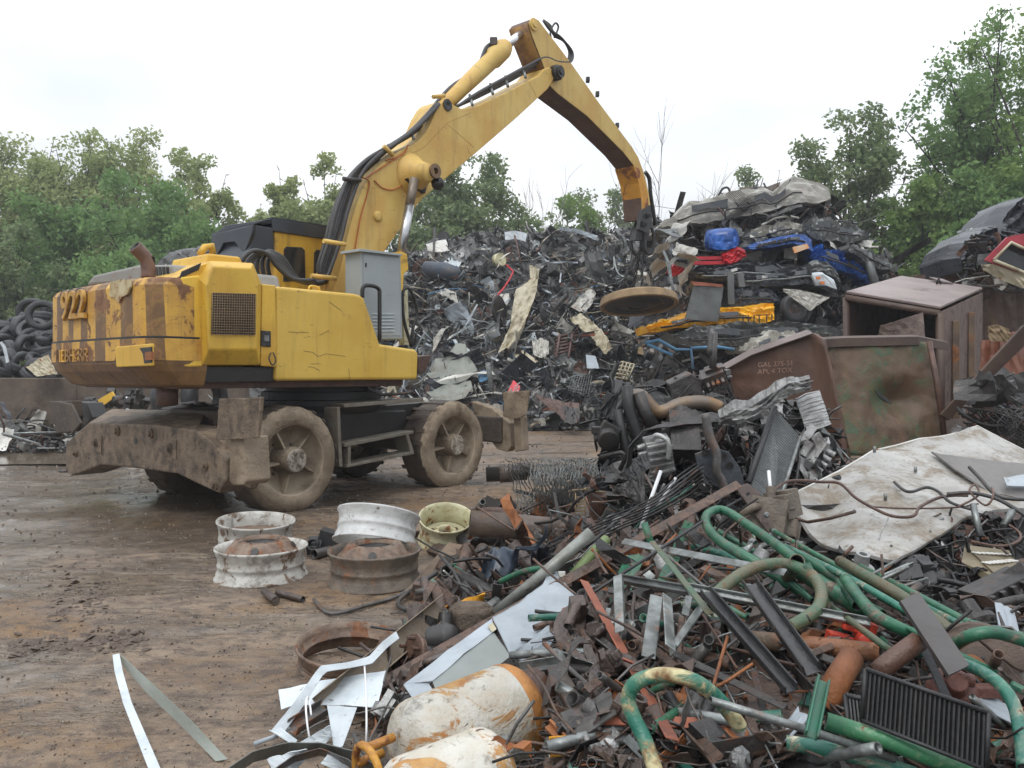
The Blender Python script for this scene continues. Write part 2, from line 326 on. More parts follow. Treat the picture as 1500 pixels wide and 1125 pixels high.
MB().prism([T(u, v, -2.806) for u, v in [(161, 413), (178, 409), (189, 410), (190, 420), (186, 431), (178, 435), (174, 444), (168, 436), (160, 434)]], FW*.02).build('bare_paint_patch', mat('worn_primer_patch', lin((176, 164, 130)), lin((150, 128, 84)), s=6, rough=.6, rust=.4, rs=12, scr=.5), cw)
# deck and side panels
MB().box(M(-1.0, 0, 1.39), (2.9, 2.0, .12), Matrix((FW, LT, UP)).transposed()).build('deck_frame', m_rust, ex, bevel=.01)
MB().box(M(-1.25, -.15, 1.83), (2.3, 1.9, .84), Matrix((FW, LT, UP)).transposed()).build('engine_housing', m_yel, ex, bevel=.03)
a, e = ST([(266, 406), (294, 403), (297, 537), (268, 538)], 1.155, .5); MB().prism(a, e).build('rear_panel', m_yel, ex, bevel=.015)
h = MB(); out = [(296, 535), (291, 408), (308, 382), (371, 385.5), (383, 415), (381, 535)]
o1 = [S(u, v, 1.27) for u, v in [(306, 512), (302, 418), (312, 390), (368, 393), (378, 418), (376, 512)]]; o0 = [S(u, v, 1.15) for u, v in out]
h.loft([[p-LT*.9 for p in o0], o0, o1] if True else 0); h.build('grille_housing', m_yel, ex, bevel=.015)
hp = [S(u, v, 1.273) for u, v in [(310.5, 429), (374, 431), (373, 491), (309, 490)]]
gb = MB(); gb.prism(hp, -LT*.002); gb.build('grille_core', mat('radiator_core', (.03, .02, .015), (.09, .05, .03), s=12, rough=.7, bump=.8), ex)
gw = MB()
for i in range(19):
    t = i/18; gw.tube([hp[0].lerp(hp[1], t)+LT*.012, hp[3].lerp(hp[2], t)+LT*.012], .0035, 4)
for i in range(17):
    t = i/16; gw.tube([hp[0].lerp(hp[3], t)+LT*.016, hp[1].lerp(hp[2], t)+LT*.016], .0035, 4)
gw.build('grille_mesh', m_tanp, ex)
a, e = ST([(304, 371), (352, 376), (357, 388), (300, 388)], .95, .7); MB().prism(a, e).build('hood_cap', m_yel, ex, bevel=.02)
lh = MB(); q0 = [S(258, 407, 1.12), S(294, 407, 1.12), S(308, 384, 1.12), S(297, 387, 1.12)]; lh.prism(q0, -LT*.9); lh.build('louvre_hood', m_yel, ex, bevel=.01)
lv = MB(); a0, b0 = S(264, 403, 1.126), S(293, 390, 1.126)
for i in range(11):
    p = a0.lerp(b0, (i+.5)/11); lv.box(p+UP*.0, (.012, .01, .075), Matrix((FW, LT, UP)).transposed() @ Matrix.Rotation(R(22), 3, 'Y'))
lv.build('louvre', m_dark, ex)
a, e = ST([(384, 416), (404, 418), (406, 538), (382, 536)], 1.15, .4); MB().prism(a, e).build('latch_panel', m_yel, ex, bevel=.01)
la = MB(); la.prism([S(u, v, 1.165) for u, v in [(383, 484), (397, 485), (397, 508), (383, 507)]], -LT*.02); lt = la.build('latch', m_dsteel, ex, bevel=.004)
MB().prism([S(u, v, 1.172) for u, v in [(387, 491), (394, 491), (394, 500), (387, 500)]], -LT*.01).build('lock', m_gsteel, lt)
MB().tube(smooth_path([S(397, 517, 1.18), S(394, 525, 1.2), S(399, 535, 1.2), S(404, 528, 1.2), S(400, 516, 1.18)]), .008, 6).build('hanging_cable', m_hose, ex)
a, e = ST([(406, 419), (405, 558), (612, 556), (613.5, 517), (609, 512), (557, 504), (545, 468), (534, 437), (528, 432), (519, 430)], 1.16, .55)
cv = MB().prism(a, e).build('side_cover', m_yelc, ex, bevel=.035, seg=3)
sc2 = MB()
for pp in [[(422, 486), (440, 487), (452, 487)], [(468, 491), (482, 484)], [(445, 514), (458, 516), (466, 522), (478, 518), (506, 522)], [(452, 537), (460, 538), (468, 543)], [(482, 442), (500, 455)], [(511, 540), (512, 556)]]:
    sc2.tube([S(u, v, 1.161) for u, v in pp], .0022, 4)
sc2.build('scratch', m_rust, cv)
MB().tube(smooth_path([S(452, 424, .98), S(455, 419, .98), S(466, 421, .98), S(468, 426, .98)]), .012, 6).build('grab_handle', m_yel, ex)
MB().box(M(.05, .1, 1.55), (1.3, 1.3, .25), Matrix((FW, LT, UP)).transposed()).build('front_deck', m_rust, ex, bevel=.01)
MB().lathe(M(0, 0, 0), UP, [(1.02, .78), (1.10, .80), (1.16, .80), (1.17, .74), (1.26, .74), (1.27, .68), (1.34, .68)], 48, smooth=False).build('slewing_ring', m_dark, ex)
un = MB()
for p in [[(276, 540), (283, 545), (281, 562), (278, 560)], [(321, 540), (326, 548), (330, 562), (324, 562)]]: un.prism([S(u, v, 1.0) for u, v in p], -LT*.06)
un.prism([S(u, v, 1.1) for u, v in [(290, 538), (404, 538), (404, 558), (290, 560)]], -LT*.1, 1); un.build('underside_bracket', [m_mud, m_dark], ex)
MB().lathe(S(245, 577, .7), UP, [(-.12, .05), (-.11, .10), (.08, .10), (.1, .05)], 16).build('drain_drum', m_rust, ex)
# grey rear hood and exhaust
hd = MB(); hd.prism([T(u, v, -2.35) for u, v in [(125, 418), (136, 403), (200, 388), (253, 387.5), (257, 410)]], FW*1.2); hood = hd.build('rear_hood', m_gryh, ex, bevel=.03)
sl2 = MB()
for i in range(4): sl2.prism([T(u, v, -2.356) for u, v in [(226+i*5.6, 391), (229.6+i*5.6, 391), (231+i*5.6, 404), (227.5+i*5.6, 404)]], FW*.01)
sl2.build('hood_slot', m_dark, hood)
MB().tube(smooth_path([S(217, 407, .55), S(217, 392, .55), S(213, 378, .55), S(203, 367, .55), S(197, 361, .55)], 4), [.068]*17, 16, hollow=.12, mi2=1).build('exhaust_pipe', [mat('exhaust_rust', lin((112, 84, 70)), lin((84, 62, 54)), s=5, rough=.5, bump=.3), m_dark], ex)
MB().tube([S(293, 373, .3), S(300, 362, .3), S(310, 360, .3), S(312, 372, .3)], .04, 10).build('lifting_eye', m_yel, ex)
# cab
a, e = ST([(402, 338), (478, 348), (482, 352), (470, 448), (402, 448)], -.45, .85); cab = MB().prism(a, e).build('cab', m_yel, ex, bevel=.03)
for pp in ([(417, 366), (420, 362), (442, 363), (446, 367), (447, 410), (416, 411)], [(461, 371), (464, 367), (477, 368), (476, 400), (470, 418), (460, 416)]):
    fr = MB(); c_ = Vector((sum(S(u, v, -.44).x for u, v in pp), sum(S(u, v, -.44).y for u, v in pp), sum(S(u, v, -.44).z for u, v in pp)))/len(pp)
    fr.prism([c_+(S(u, v, -.44)-c_)*1.05 for u, v in pp], -LT*.02); w_ = fr.build('window', m_blk, cab, bevel=.004)
    MB().prism([S(u, v, -.434) for u, v in pp], -LT*.004).build('pane', m_glass, w_)
rf = MB(); rf.prism([S(u, v, -.42) for u, v in [(398, 320), (483, 333), (483, 351), (400, 338)]], -LT*.95); rf.build('roof_guard', m_blue, ex, bevel=.01)
gr = MB(); gr.prism([S(u, v, -.42) for u, v in [(371, 329), (400, 334), (402, 376), (360, 376), (371, 350)]], -LT*.98)
gr.prism([T(u, v, -.78) for u, v in [(311, 344), (371, 329), (369, 342), (360, 366), (358, 376), (350, 362), (343, 354), (327, 356), (318, 374), (311, 372)]], FW*.05)
gr.prism([T(u, v, -.7) for u, v in [(311, 344), (371, 329), (400, 320), (330, 330)]], FW*.02)
gr.build('cab_guard', m_blue, ex, bevel=.008)
rs = MB(); rs.prism([T(311, 344, -.7), T(371, 329, -.7), S(398, 320, -.42), S(483, 333, -.42), S(483, 333, -.42)-LT*.95, T(311, 344, -.7)+FW*1.2], UP*.02); rs.build('guard_top', m_blue, ex)
# grey electrical cabinet
cb = MB().prism([S(u, v, .95) for u, v in [(529, 366), (587, 373), (590, 497), (529, 497)]], -LT*.30).build('electrical_cabinet', m_gryc, ex, bevel=.012)
MB().prism([S(u, v, .956) for u, v in [(533, 372), (584, 378), (587, 492), (533, 492)]], -LT*.01).build('cabinet_door', m_gryc, cb, bevel=.006)
MB().prism([S(u, v, 1.0) for u, v in [(527, 364), (589, 372), (589, 375), (527, 368)]], -LT*.36).build('cabinet_lid', m_gryc, cb, bevel=.004)
lvv = MB()
for i in range(6): lvv.prism([S(u, v, .968) for u, v in [(546, 459+i*5), (578, 459+i*5), (578, 460.6+i*5), (546, 460.6+i*5)]], -LT*.012)
lvv.build('cabinet_louvre', m_white, cb)
MB().prism([S(u, v, .968) for u, v in [(536, 385), (537.3, 385), (537.3, 391), (536, 391)]], -LT*.012).build('cabinet_lock', m_dark, cb)
MB().tube(smooth_path([S(531, 436, 1.1), S(531, 424, 1.1), S(535, 418.5, 1.1), S(547, 419, 1.1), S(555, 424, 1.1), S(556, 434, 1.1), S(556, 500, 1.1)]), .024, 8).build('handrail', m_dark, ex)
MB().tube(smooth_path([S(603, 508, .9), S(592, 470, .9), S(590, 430, .9), S(598, 422, .9), S(606, 436, .9), S(611, 460, .9), S(605, 480, .9), S(603, 508, .9)]), .02, 8).build('handrail', m_dark, ex)
MB().prism([S(u, v, .8) for u, v in [(590, 425), (597, 425), (600, 505), (592, 505)]], -LT*.1).build('cabinet_support', m_cream, ex)
MB().prism([S(u, v, .5) for u, v in [(586, 368), (597, 372), (599, 395), (592, 402), (590, 440), (582, 440)]], -LT*.18).build('cylinder_housing', m_yel, ex, bevel=.015)
# boom
WB, WA = .5, .42
bo_px = [(489, 430), (497, 400), (505, 365), (513, 330), (522, 300), (533, 272), (546, 252), (562, 237), (582, 223), (602, 213), (612, 207), (622, 197), (630, 183), (637, 166), (645, 152), (651, 146), (658, 147),
         (665, 154), (676, 159), (694, 157), (740, 136), (790, 110), (797, 101), (805, 98), (811, 104), (811, 116), (803, 130), (760, 170), (700, 222), (648, 266), (620, 290), (604, 309), (590, 332), (567, 363), (548, 395), (536, 432)]
boom = MB().prism([S(u, v, .25) for u, v in bo_px], -LT*WB).build('boom', m_boom, ex, bevel=.015)
wl = MB()
for pp in [[(566, 238), (590, 232), (622, 215), (655, 180), (690, 165)], [(655, 182), (674, 198), (694, 216)], [(774, 118), (786, 142)], [(684, 212), (686, 222), (693, 230)], [(757, 160), (760, 168)]]:
    wl.tube([S(u, v, .2505) for u, v in pp], .0025, 4)
wl.build('weld_seam', mat('weld_line', lin((150, 108, 50)), rough=.6), boom)
MB().lathe(S(605, 257, .25), LT, [(-.02, .30), (.0, .30), (.03, .27), (.12, .2), (.26, .13), (.30, .12), (.30, .0)], 28).build('cylinder_boss', m_boom, boom)
MB().lathe(S(614, 256, .25), LT, [(.28, .10), (.33, .10), (.33, .045), (.27, .045), (.27, .0)], 20, smooth=False).build('pin', mat('pin_grease', (.16, .09, .04), rough=.4), boom)
MB().prism([S(u, v, .26) for u, v in [(588, 263), (600, 260), (620, 262), (616, 285), (604, 280), (596, 275)]], LT*.1).build('clevis', m_dark, boom, bevel=.01)
MB().lathe(S(655, 154, .25), LT, [(.0, .085), (.02, .085), (.02, .05), (.0, .0)], 20, smooth=False).build('pin', m_dark, boom)
MB().lathe(S(811, 108, .2), LT, [(-.6, .13), (.1, .13), (.12, .10), (.16, .10), (.16, .05), (.18, .05), (.18, .0)], 20, smooth=False).build('elbow_pin', m_dark, boom)
lamp = MB().lathe(S(641, 267, .52), LT*-.6+FW*.7-UP*.2, [(-.06, .02), (-.05, .06), (.0, .085), (.06, .09), (.06, .0)], 20).build('work_lamp', m_dark, boom)
MB().tube(smooth_path([S(626, 266, .27), S(630, 262, .36), S(634, 268, .42), S(640, 267, .45)]), .02, 8).build('lamp_bracket', m_boom, boom)
MB().lathe(S(553, 317, .25), LT, [(0, .07), (.02, .07), (.03, .04), (.03, 0)], 12).build('cable_hook', m_boom, boom)
wr = MB()
for pp in [[(531, 260), (541, 266), (538, 285), (528, 320), (521, 360), (519, 376)], [(548, 264), (560, 275), (575, 278), (588, 272), (598, 262)], [(565, 235), (590, 226), (598, 212)], [(535, 262), (549, 252), (568, 240), (590, 225)]]:
    wr.tube(smooth_path([S(u, v, .265) for u, v in pp]), .009, 5)
wr.build('wiring', mat('orange_wire', lin((190, 100, 40)), rough=.5), boom)
MB().tube([S(607, 262, .42), S(599.5, 302, .42)], .062, 16).build('cylinder_gaiter', mat('rod_sleeve', lin((150, 138, 124)), lin((110, 98, 86)), s=5, rough=.4, metal=.4), ex)
MB().tube([S(600, 300, .42), S(586, 378, .42)], .062, 20).build('boom_cylinder_rod', m_chr, ex)
# stick cylinder
cyl = MB(); cyl.tube([S(646, 160, 0), S(660, 146, 0), S(676, 130, 0), S(700, 107, 0), S(720, 88, 0), S(722, 86, 0), S(736, 72, 0), S(741, 68, 0)], [.09, .11, .115, .13, .135, .16, .16, .12], 20); cyl.build('arm_cylinder', m_boom, ex)
MB().tube([S(738, 71, 0), S(772, 41, 0)], .066, 16).build('arm_cylinder_rod', m_chr, ex)
MB().box(S(723, 62, 0), (.12, .12, .14)).build('hose_fitting', m_dsteel, ex, bevel=.02)
# arm
arm_px = [(774, 34), (778, 28), (783, 26.5), (789, 29), (792, 33), (814, 62), (836, 91), (876, 148), (908, 191), (926, 215), (935, 230), (941, 246), (946, 262), (950, 280), (953, 300), (951, 322), (941, 322),
          (940, 303), (939, 287), (935, 262), (928, 242), (913, 223), (887, 197), (860, 170), (817, 137), (806, 126), (799, 104), (790, 80), (780, 54)]
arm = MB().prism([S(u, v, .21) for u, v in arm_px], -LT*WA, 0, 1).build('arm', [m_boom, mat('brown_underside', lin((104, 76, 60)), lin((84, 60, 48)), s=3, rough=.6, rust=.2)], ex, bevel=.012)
up = None
if 0: up.prism([S(u, v, .17) for u, v in [(806.5, 127.5), (817.5, 138.5), (860.5, 171.5), (887.5, 198.5), (913.2, 224.5), (928, 243)]]+[S(u, v, .17)-UP*.004 for u, v in [(928, 243.5), (913, 225.5), (887, 199.5), (860, 172.5), (817, 139.5), (806, 128.5)]], -LT*.34)
bq_ = [(773, 34), (779, 54), (789, 80), (798, 104)]
MB().sheet([[S(u, v, .19)-LT*t-FW*.012 for t in (0, .19, .38)] for u, v in bq_], .01).build('back_plate', mat('grease_streaked_yellow', lin((190, 142, 70)), lin((120, 82, 50)), s=3, rough=.5, drip=.8, dirt=.3, dcol=(.05, .04, .035), ds=3), arm)
MB().lathe(S(781, 36, .21), LT, [(.0, .10), (.03, .10), (.03, .05), (.05, .05), (.05, 0)], 20, smooth=False).build('pin', m_boom, arm)
wear = MB(); wear.prism([S(u, v, .213) for u, v in [(928, 243), (936, 247), (943, 262), (949, 285), (951, 318), (942, 318), (941, 300), (936, 268)]], -LT*.426); wear.build('arm_tip_wear', m_brust, arm)
tipb = MB(); tipb.prism([S(u, v, .25) for u, v in [(940, 308), (953, 300), (957, 330), (948, 342), (936, 336)]], -LT*.08); tipb.prism([S(u, v, -.16) for u, v in [(940, 308), (953, 300), (957, 330), (948, 342), (936, 336)]], -LT*.08)
tipb.tube([S(944, 328, .3), S(944, 328, -.3)], .06, 10); tipb.tube([S(950, 316, .3), S(950, 316, -.3)], .05, 10); tipb.prism([S(u, v, .06) for u, v in [(938, 322), (950, 322), (952, 352), (930, 352)]], -LT*.12)
tipb.build('arm_tip_bracket', m_dark, ex, bevel=.01)
MB().tube(smooth_path([S(945, 252, .1), S(951, 262, .12), S(953, 285, .12), S(957, 310, .12), S(960, 330, .12)]), .04, 8).build('tip_cable', m_dark, ex)
for i, (u, v) in enumerate([(861, 117), (875, 138), (904, 184)]): MB().box(S(u, v, .0), (.07, .1, .09)).build('hose_clip', m_dsteel, arm, bevel=.01)
# hoses
hs = random.Random(3)
base1 = [(452, 414), (472, 410), (480, 385), (491, 350), (500, 315), (511, 280), (524, 254), (546, 231), (572, 213), (600, 195), (622, 174), (640, 152)]
for i in range(9):
    o = (i-4); pts = []
    for j, (u, v) in enumerate(base1):
        sp = [1, 1.4, 4.4, 4.4, 4.4, 4.2, 3.6, 2.6, 1.6, 1.4, 1.2, 1.0][j]; pts.append(S(u+o*sp*.85+hs.uniform(-.8, .8)+1, v+o*(.4 if j < 2 else -.25*sp)+hs.uniform(-1, 1), .12+.16*math.sin(i*2.3)))
    if i % 3 == 2: pts = pts[:9]
    MB().tube(smooth_path(pts, 4), .027, 7).build('hose', m_hose, ex)
for i in range(6):
    o = i-2.5; k_ = hs.uniform(-3, 3)
    pts = [(402+o*5, 425), (376+o*9, 410+k_), (372+o*8, 385+k_), (384+o*6, 371-abs(o)+k_), (403+o*5, 375+o*1.5), (418+o*5, 396+o*2.5), (436+o*3, 411+o), (462+o, 413+o)]
    MB().tube(smooth_path([S(u, v, .5-.05*i) for u, v in pts], 4), .026, 7).build('hose', m_hose, ex)
for i in range(3):
    pts = [(664+i*3, 158-i), (700, 142-i*3), (740, 122-i*4), (775, 103-i*4), (798, 92-i*4), (816, 90), (830+i*3, 92-i), (834+i*2, 76), (826, 60), (812+i*3, 52), (806, 38+i*3), (796, 30)]
    MB().tube(smooth_path([S(u, v, .05+.07*i) for u, v in pts], 4), .024, 7).build('hose', m_hose, ex)
MB().tube(smooth_path([S(u, v, .1) for u, v in [(803, 94), (812, 80), (806, 50), (813, 34), (818, 40), (812, 55)]], 4), .018, 7).build('hose', m_hose, ex)
MB().tube(smooth_path([S(u, v, -.05) for u, v in [(630, 162), (660, 128), (690, 108), (703, 92), (712, 70), (722, 63)]], 4), .03, 7).build('hose', m_hose, ex)
for (u0, v0, u1, v1, l) in [(474, 353, 506, 358, .4), (456, 404, 492, 408, .45), (503, 262, 528, 264, .3), (562, 214, 576, 228, .3), (634, 142, 651, 140, .15)]:
    MB().tube([S(u0, v0, l), S(u1, v1, l)], .03, 6).build('hose_clamp', m_boom if v0 != 262 else m_dsteel, ex)
for (u, v) in [(604, 198), (690, 148), (720, 132), (742, 121), (768, 108)]:
    MB().tube([S(u-2, v-9, .1), S(u+2, v+6, .28)], .022, 6).build('hose_clamp', m_gsteel, ex)
# undercarriage
rotM = Matrix((FW, LT, UP)).transposed()
MB().box(M(0, 0, .92), (3.5, .95, .34), rotM).build('chassis', m_mudd, ex, bevel=.03)
MB().box(M(0, 0, .85), (1.5, 1.5, .36), rotM).build('chassis_centre', m_dark, ex, bevel=.03)
def lug(t, r, h):
    if r > .535: r += .004*math.sin(t*23)+.010*noise.noise(Vector((math.cos(t)*6, math.sin(t)*6, h*5)))
    return r, h
m_rimmud = mat('pale_rim_mud', lin((160, 146, 126)), lin((130, 116, 98)), s=4, rough=.8, dirt=.35, dcol=lin((112, 96, 78)), ds=4, bump=.7, bs=40)
def wheel(f, side, idx):
    ax = LT*side; c = M(f, .70*side, .565)
    prof = [(.0, .40), (.0, .52), (.03, .55), (.10, .57), (.30, .575), (.40, .565), (.455, .53), (.47, .47), (.47, .385), (.45, .375), (.40, .37)]
    ty = MB(); ty.lathe(c, ax, prof[:6], 96, 1, fn=lug); ty.lathe(c, ax, prof[5:], 96, 0, fn=lug)
    lg = ty
    for i in range(22):
        t = 2*math.pi*i/22+.05; a = (UP*math.cos(t)+ax.cross(UP)*math.sin(t)); q = Matrix((ax.cross(a), ax, a)).transposed()
        if i % 3: lg.box(c+a*.572+ax*.33, (.05, .2, .012), q, 1)
        lg.box(c+a*.572+ax*.11, (.05, .2, .012), q, 1)
    wh = ty.build('wheel', [m_mud, m_mudd], ex)
    rm = MB(); rm.lathe(c, ax, [(.44, .395), (.46, .385), (.455, .372), (.44, .368), (.36, .362), (.31, .345), (.24, .22), (.22, .13)], 48)
    for i in range(5):
        t = 2*math.pi*i/5+.45; a = (UP*math.cos(t)+ax.cross(UP)*math.sin(t)); q = Matrix((ax.cross(a), ax, a)).transposed()
        rm.prism([c+a*.14+ax*.40, c+a*.355+ax*.37, c+a*.345+ax*.28, c+a*.14+ax*.2], q @ Vector((.022, 0, 0)))
    rm.build('rim', m_rimmud, wh)
    hb = MB(); hb.lathe(c, ax, [(.18, .155), (.44, .142), (.49, .136), (.50, .12)], 28); hb.lathe(c, ax, [(.499, .122), (.505, .11), (.505, 0)], 28, 1, smooth=False)
    for i in range(8):
        t = 2*math.pi*i/8; a = (UP*math.cos(t)+ax.cross(UP)*math.sin(t)); hb.lathe(c+a*.075, ax, [(.505, .014), (.518, .014), (.518, 0)], 6, 1, smooth=False)
    for i in range(10):
        t = 2*math.pi*i/10; a = (UP*math.cos(t)+ax.cross(UP)*math.sin(t)); hb.lathe(c+a*.19, ax, [(.2, .017), (.25, .017), (.25, 0)], 6, 0, smooth=False)
    hb.build('hub', [m_mud, mat('worn_hub_face', lin((168, 160, 146)), lin((92, 80, 66)), s=14, rough=.6, bump=.6)], wh)
for f in (-1.22, 1.22):
    for sd in (1, -1): wheel(f, sd, 0)
    MB().tube([M(f, -.7, .565), M(f, .7, .565)], .13, 14).build('axle', m_mudd, ex)
FR = -2.3
bp_ = [(96, 650), (112, 634), (130, 619), (227, 622), (285, 630), (307, 645), (331, 672), (332, 703), (320, 723), (296, 712), (259, 694), (200, 686), (147, 681), (120, 692), (104, 697), (96, 690)]
og = MB().prism([T(u, v, FR) for u, v in bp_], FW*.4).build('outrigger_beam', m_muds, ex, bevel=.02)
tp = MB(); tp.prism([T(130, 619, FR+.01), T(227, 622, FR+.01), T(285, 630, FR+.01), T(300, 601, FR+.7), T(163, 599, FR+.7)], -UP*.05); tp.build('outrigger_top', m_muds, ex, bevel=.01)
for (u, v, r) in [(173, 631, .055), (222, 635, .05), (112, 664, .04), (302, 681, .045), (142, 649, .05), (250, 656, .05), (316, 711, .045)]:
    MB().lathe(T(u, v, FR), -FW, [(-.02, r), (.02, r), (.02, r*.6), (.05, r*.6), (.05, 0)], 14, smooth=False).build('boss', m_muds, og)
for pp in ([(134, 650), (148, 638), (148, 664), (136, 658)], [(240, 656), (258, 645), (257, 673), (244, 667)]): MB().prism([T(u, v, FR-.012) for u, v in pp], FW*.02).build('cover_plate', m_muds, og)
MB().lathe(T(199, 646, FR), -FW, [(0, .035), (.004, .035), (.004, 0)], 16, smooth=False).build('beam_hole', m_dark, og)
MB().prism([T(u, v, FR-.1) for u, v in [(321, 584), (383, 582), (377, 642), (316, 645)]], FW*.03).build('jack_guard', m_muds, ex, bevel=.006)
jk = MB(); jk.prism([T(u, v, FR-.05) for u, v in [(337, 640), (357, 640), (361, 705), (356, 711), (340, 711), (335, 705)]], FW*.25); jk.prism([T(u, v, FR+.15) for u, v in [(357, 650), (366, 655), (372, 668), (371, 705), (366, 716), (357, 712)]], FW*.06)
jk.prism([T(u, v, FR+.1) for u, v in [(318, 600), (334, 590), (338, 690), (331, 715), (322, 690)]], FW*.06); jk.build('stabiliser_leg', m_mud, ex, bevel=.015)
jl = MB(); jl.prism([T(u, v, FR+.2) for u, v in [(72, 588), (105, 587), (108, 610), (104, 632), (82, 635), (78, 615)]], FW*.12); jl.prism([T(u, v, FR+.12) for u, v in [(84, 588), (104, 592), (118, 620), (104, 636), (100, 610)]], FW*.03)
jl.prism([T(u, v, FR+.5) for u, v in [(108, 588), (128, 590), (136, 612), (126, 620), (112, 616)]], FW*.2, 1); jl.build('stabiliser_leg', [m_mudd, m_dark], ex, bevel=.01)
MB().tube([T(88, 690, FR+.1), T(104, 690, FR+.1)], .02, 8).build('stabiliser_pin', m_dsteel, ex)
stp = MB(); LS = 1.12
for pp in ([(503, 592), (620, 583), (621, 588), (505, 597)], [(505, 650), (606, 631), (606, 635), (505, 655)], [(509, 681), (606, 661), (607, 665), (509, 685)]): stp.prism([S(u, v, LS) for u, v in pp], -LT*.24)
for pp in ([(494, 598), (498, 596), (502, 684), (497, 683)], [(510, 650), (514, 650), (514, 684), (510, 684)], [(594, 634), (598, 633), (607, 664), (602, 665)]): stp.prism([S(u, v, LS-.005) for u, v in pp], -LT*.24)
stp.build('ladder_step', mat('muddy_grey_step', lin((118, 112, 100)), lin((92, 86, 76)), s=6, rough=.6, dirt=.35, bump=.6), ex, bevel=.004)
sp2 = MB(); sp2.prism([S(u, v, .72) for u, v in [(496, 600), (622, 590), (612, 632), (500, 645)]], -LT*.1); sp2.build('step_backing', m_dark, ex)
MB().tube(smooth_path([S(530, 560, .9), S(548, 573, 1.0), S(562, 578, 1.0), S(600, 575, .9), S(606, 570, .9)]), .018, 6).build('hydraulic_line', m_dsteel, ex)
MB().prism([S(u, v, .7) for u, v in [(613, 522), (632, 520), (624, 545), (613, 548)]], -LT*.3).build('front_bracket', m_rust, ex, bevel=.01)
fo = MB(); FF = 2.05
fo.prism([T(u, v, FF) for u, v in [(690, 588), (720, 598), (746, 620), (748, 655), (742, 662), (728, 658), (700, 620)]], FW*.15)
fo.prism([T(u, v, FF-.12) for u, v in [(743, 574), (775, 572), (770, 608), (758, 614), (736, 610)]], FW*.03)
fo.prism([T(u, v, FF-.02) for u, v in [(752, 610), (762, 610), (765, 660), (754, 662)]], FW*.15)
fo.prism([T(u, v, FF+.1) for u, v in [(762, 622), (770, 630), (769, 656), (762, 660)]], FW*.06)
fo.prism([T(u, v, FF+.1) for u, v in [(736, 575), (746, 572), (752, 655), (744, 655)]], FW*.06)
fo.build('stabiliser_leg', m_mud, ex, bevel=.01)
MB().box(M(2.15, 0, .72), (.3, 2.5, .35), rotM).build('front_outrigger_beam', m_mudd, ex, bevel=.02)
# lifting magnet
MG = S(936, 447, 0); MG = Vector((MG.x, MG.y, MG.z)); mg = thing('lifting_magnet', MG, 'round tan scrap magnet hanging on chains from the raised arm', 'magnet')
ax = Matrix.Rotation(R(9), 3, 'X') @ (Matrix.Rotation(R(-3), 3, 'Y') @ UP)
ax = Vector((-.04, .20, 1)).normalized()
MB().lathe(MG, ax, [(.24, .0), (.24, .35), (.20, .40), (.17, .68), (.13, .76), (.0, .78), (-.02, .775), (-.02, .70), (.0, .69)], 56, smooth=False).build('magnet_disc', mat('dusty_tan_steel', lin((146, 122, 90)), lin((118, 98, 74)), s=4, rough=.75, dirt=.3, dcol=lin((90, 74, 58)), bump=.6), mg, bevel=.008)
MB().lathe(MG, ax, [(.0, .70), (-.005, .5), (.02, .45), (-.03, .30), (-.035, .22), (-.01, .20), (-.01, .10), (-.02, .0)], 48, smooth=False).build('magnet_face', m_dark, mg)
top = S(939, 372, 0)
def chain(a, b, nm, par, r=.05, th=.016):
    a, b = Vector(a), Vector(b); d = b-a; L = d.length; nl = max(3, int(L/(r*1.55))); d.normalize(); o1 = d.orthogonal().normalized(); o2 = d.cross(o1); c_ = MB()
    for i in range(nl):
        p = a.lerp(b, (i+.5)/nl); q = o1 if i % 2 else o2
        ring_ = [p+d*math.cos(t)*r*1.05+q*math.sin(t)*r*.55 for t in [2*math.pi*k/10 for k in range(11)]]; c_.tube(ring_, th, 6, caps=False)
    return c_.build(nm, m_dark, par)
for (u, v, dz) in [(904, 430, 0), (926, 428, .3), (941, 432, -.2), (962, 430, 0)]: chain(top+Vector(((u-939)*.002, dz*.2, 0)), P(u, v, MG.y+dz), 'chain', mg)
for (u, v) in [(906, 430), (941, 430), (962, 430)]: MB().lathe(P(u, v+2, MG.y), UP, [(-.04, .07), (.03, .06), (.04, 0)], 10).build('chain_lug', m_tanp, mg)
for (dx, q) in ((-.1, 0), (.16, 1)):
    c_ = S(939, 352, 0)+Vector((dx, 0, 0)); MB().tube([c_+Vector((math.sin(t)*.11, math.sin(t)*.05, math.cos(t)*.28)) for t in [2*math.pi*k/20 for k in range(21)]], .035, 8, caps=False).build('shackle', m_dark, mg)
# ---------------------------------------------------------------- ground
def edge_x(y): return -.75+.17*(y-3) if y < 9 else .27+.5*(y-9)
def zmound(x, y):
    "foreground scrap bank: low at its left edge, rising to the right"
    a = sm(0, 1.5, x-edge_x(y))*(.38-.12*sm(1.0, 2.2, x)*sm(3.0, 4.2, y))*sm(1.2, 2.6, y)
    b = sm(1.2, 4.5, x)*.35*sm(3.2, 6.5, y)
    return (a+b)*(1-sm(8.5, 11, y))
def zground(x, y):
    d = math.hypot(x, y); z = .035*fbm(x*.35, y*.5, 3)+.012*fbm(x*1.7, y*2.6, 9, 3)
    r = y-.18*x; z += .03*sm(.35, .0, abs(((r*.62) % 1)-.5))*sm(4.5, 7, r)*sm(14, 10, r)*(1-sm(-.5, 1.5, x))
    z += .018*abs(fbm(x*3.1, y*4.2, 5, 4))
    if d < 16: z += .010*noise.noise(Vector((x*14, y*19, 1)))
    g = math.exp(-(((x+2.35)/.85)**2+((y-4.52-.05*math.sin(x*7))/.055)**2)); z -= .035*g
    if x < -4: z -= .13*sm(0, 1, 1-abs(y-14.8)/2.6)*sm(-4, -6, x)
    return z*sm(0, 3, y)*(1-.6*sm(30, 60, d))
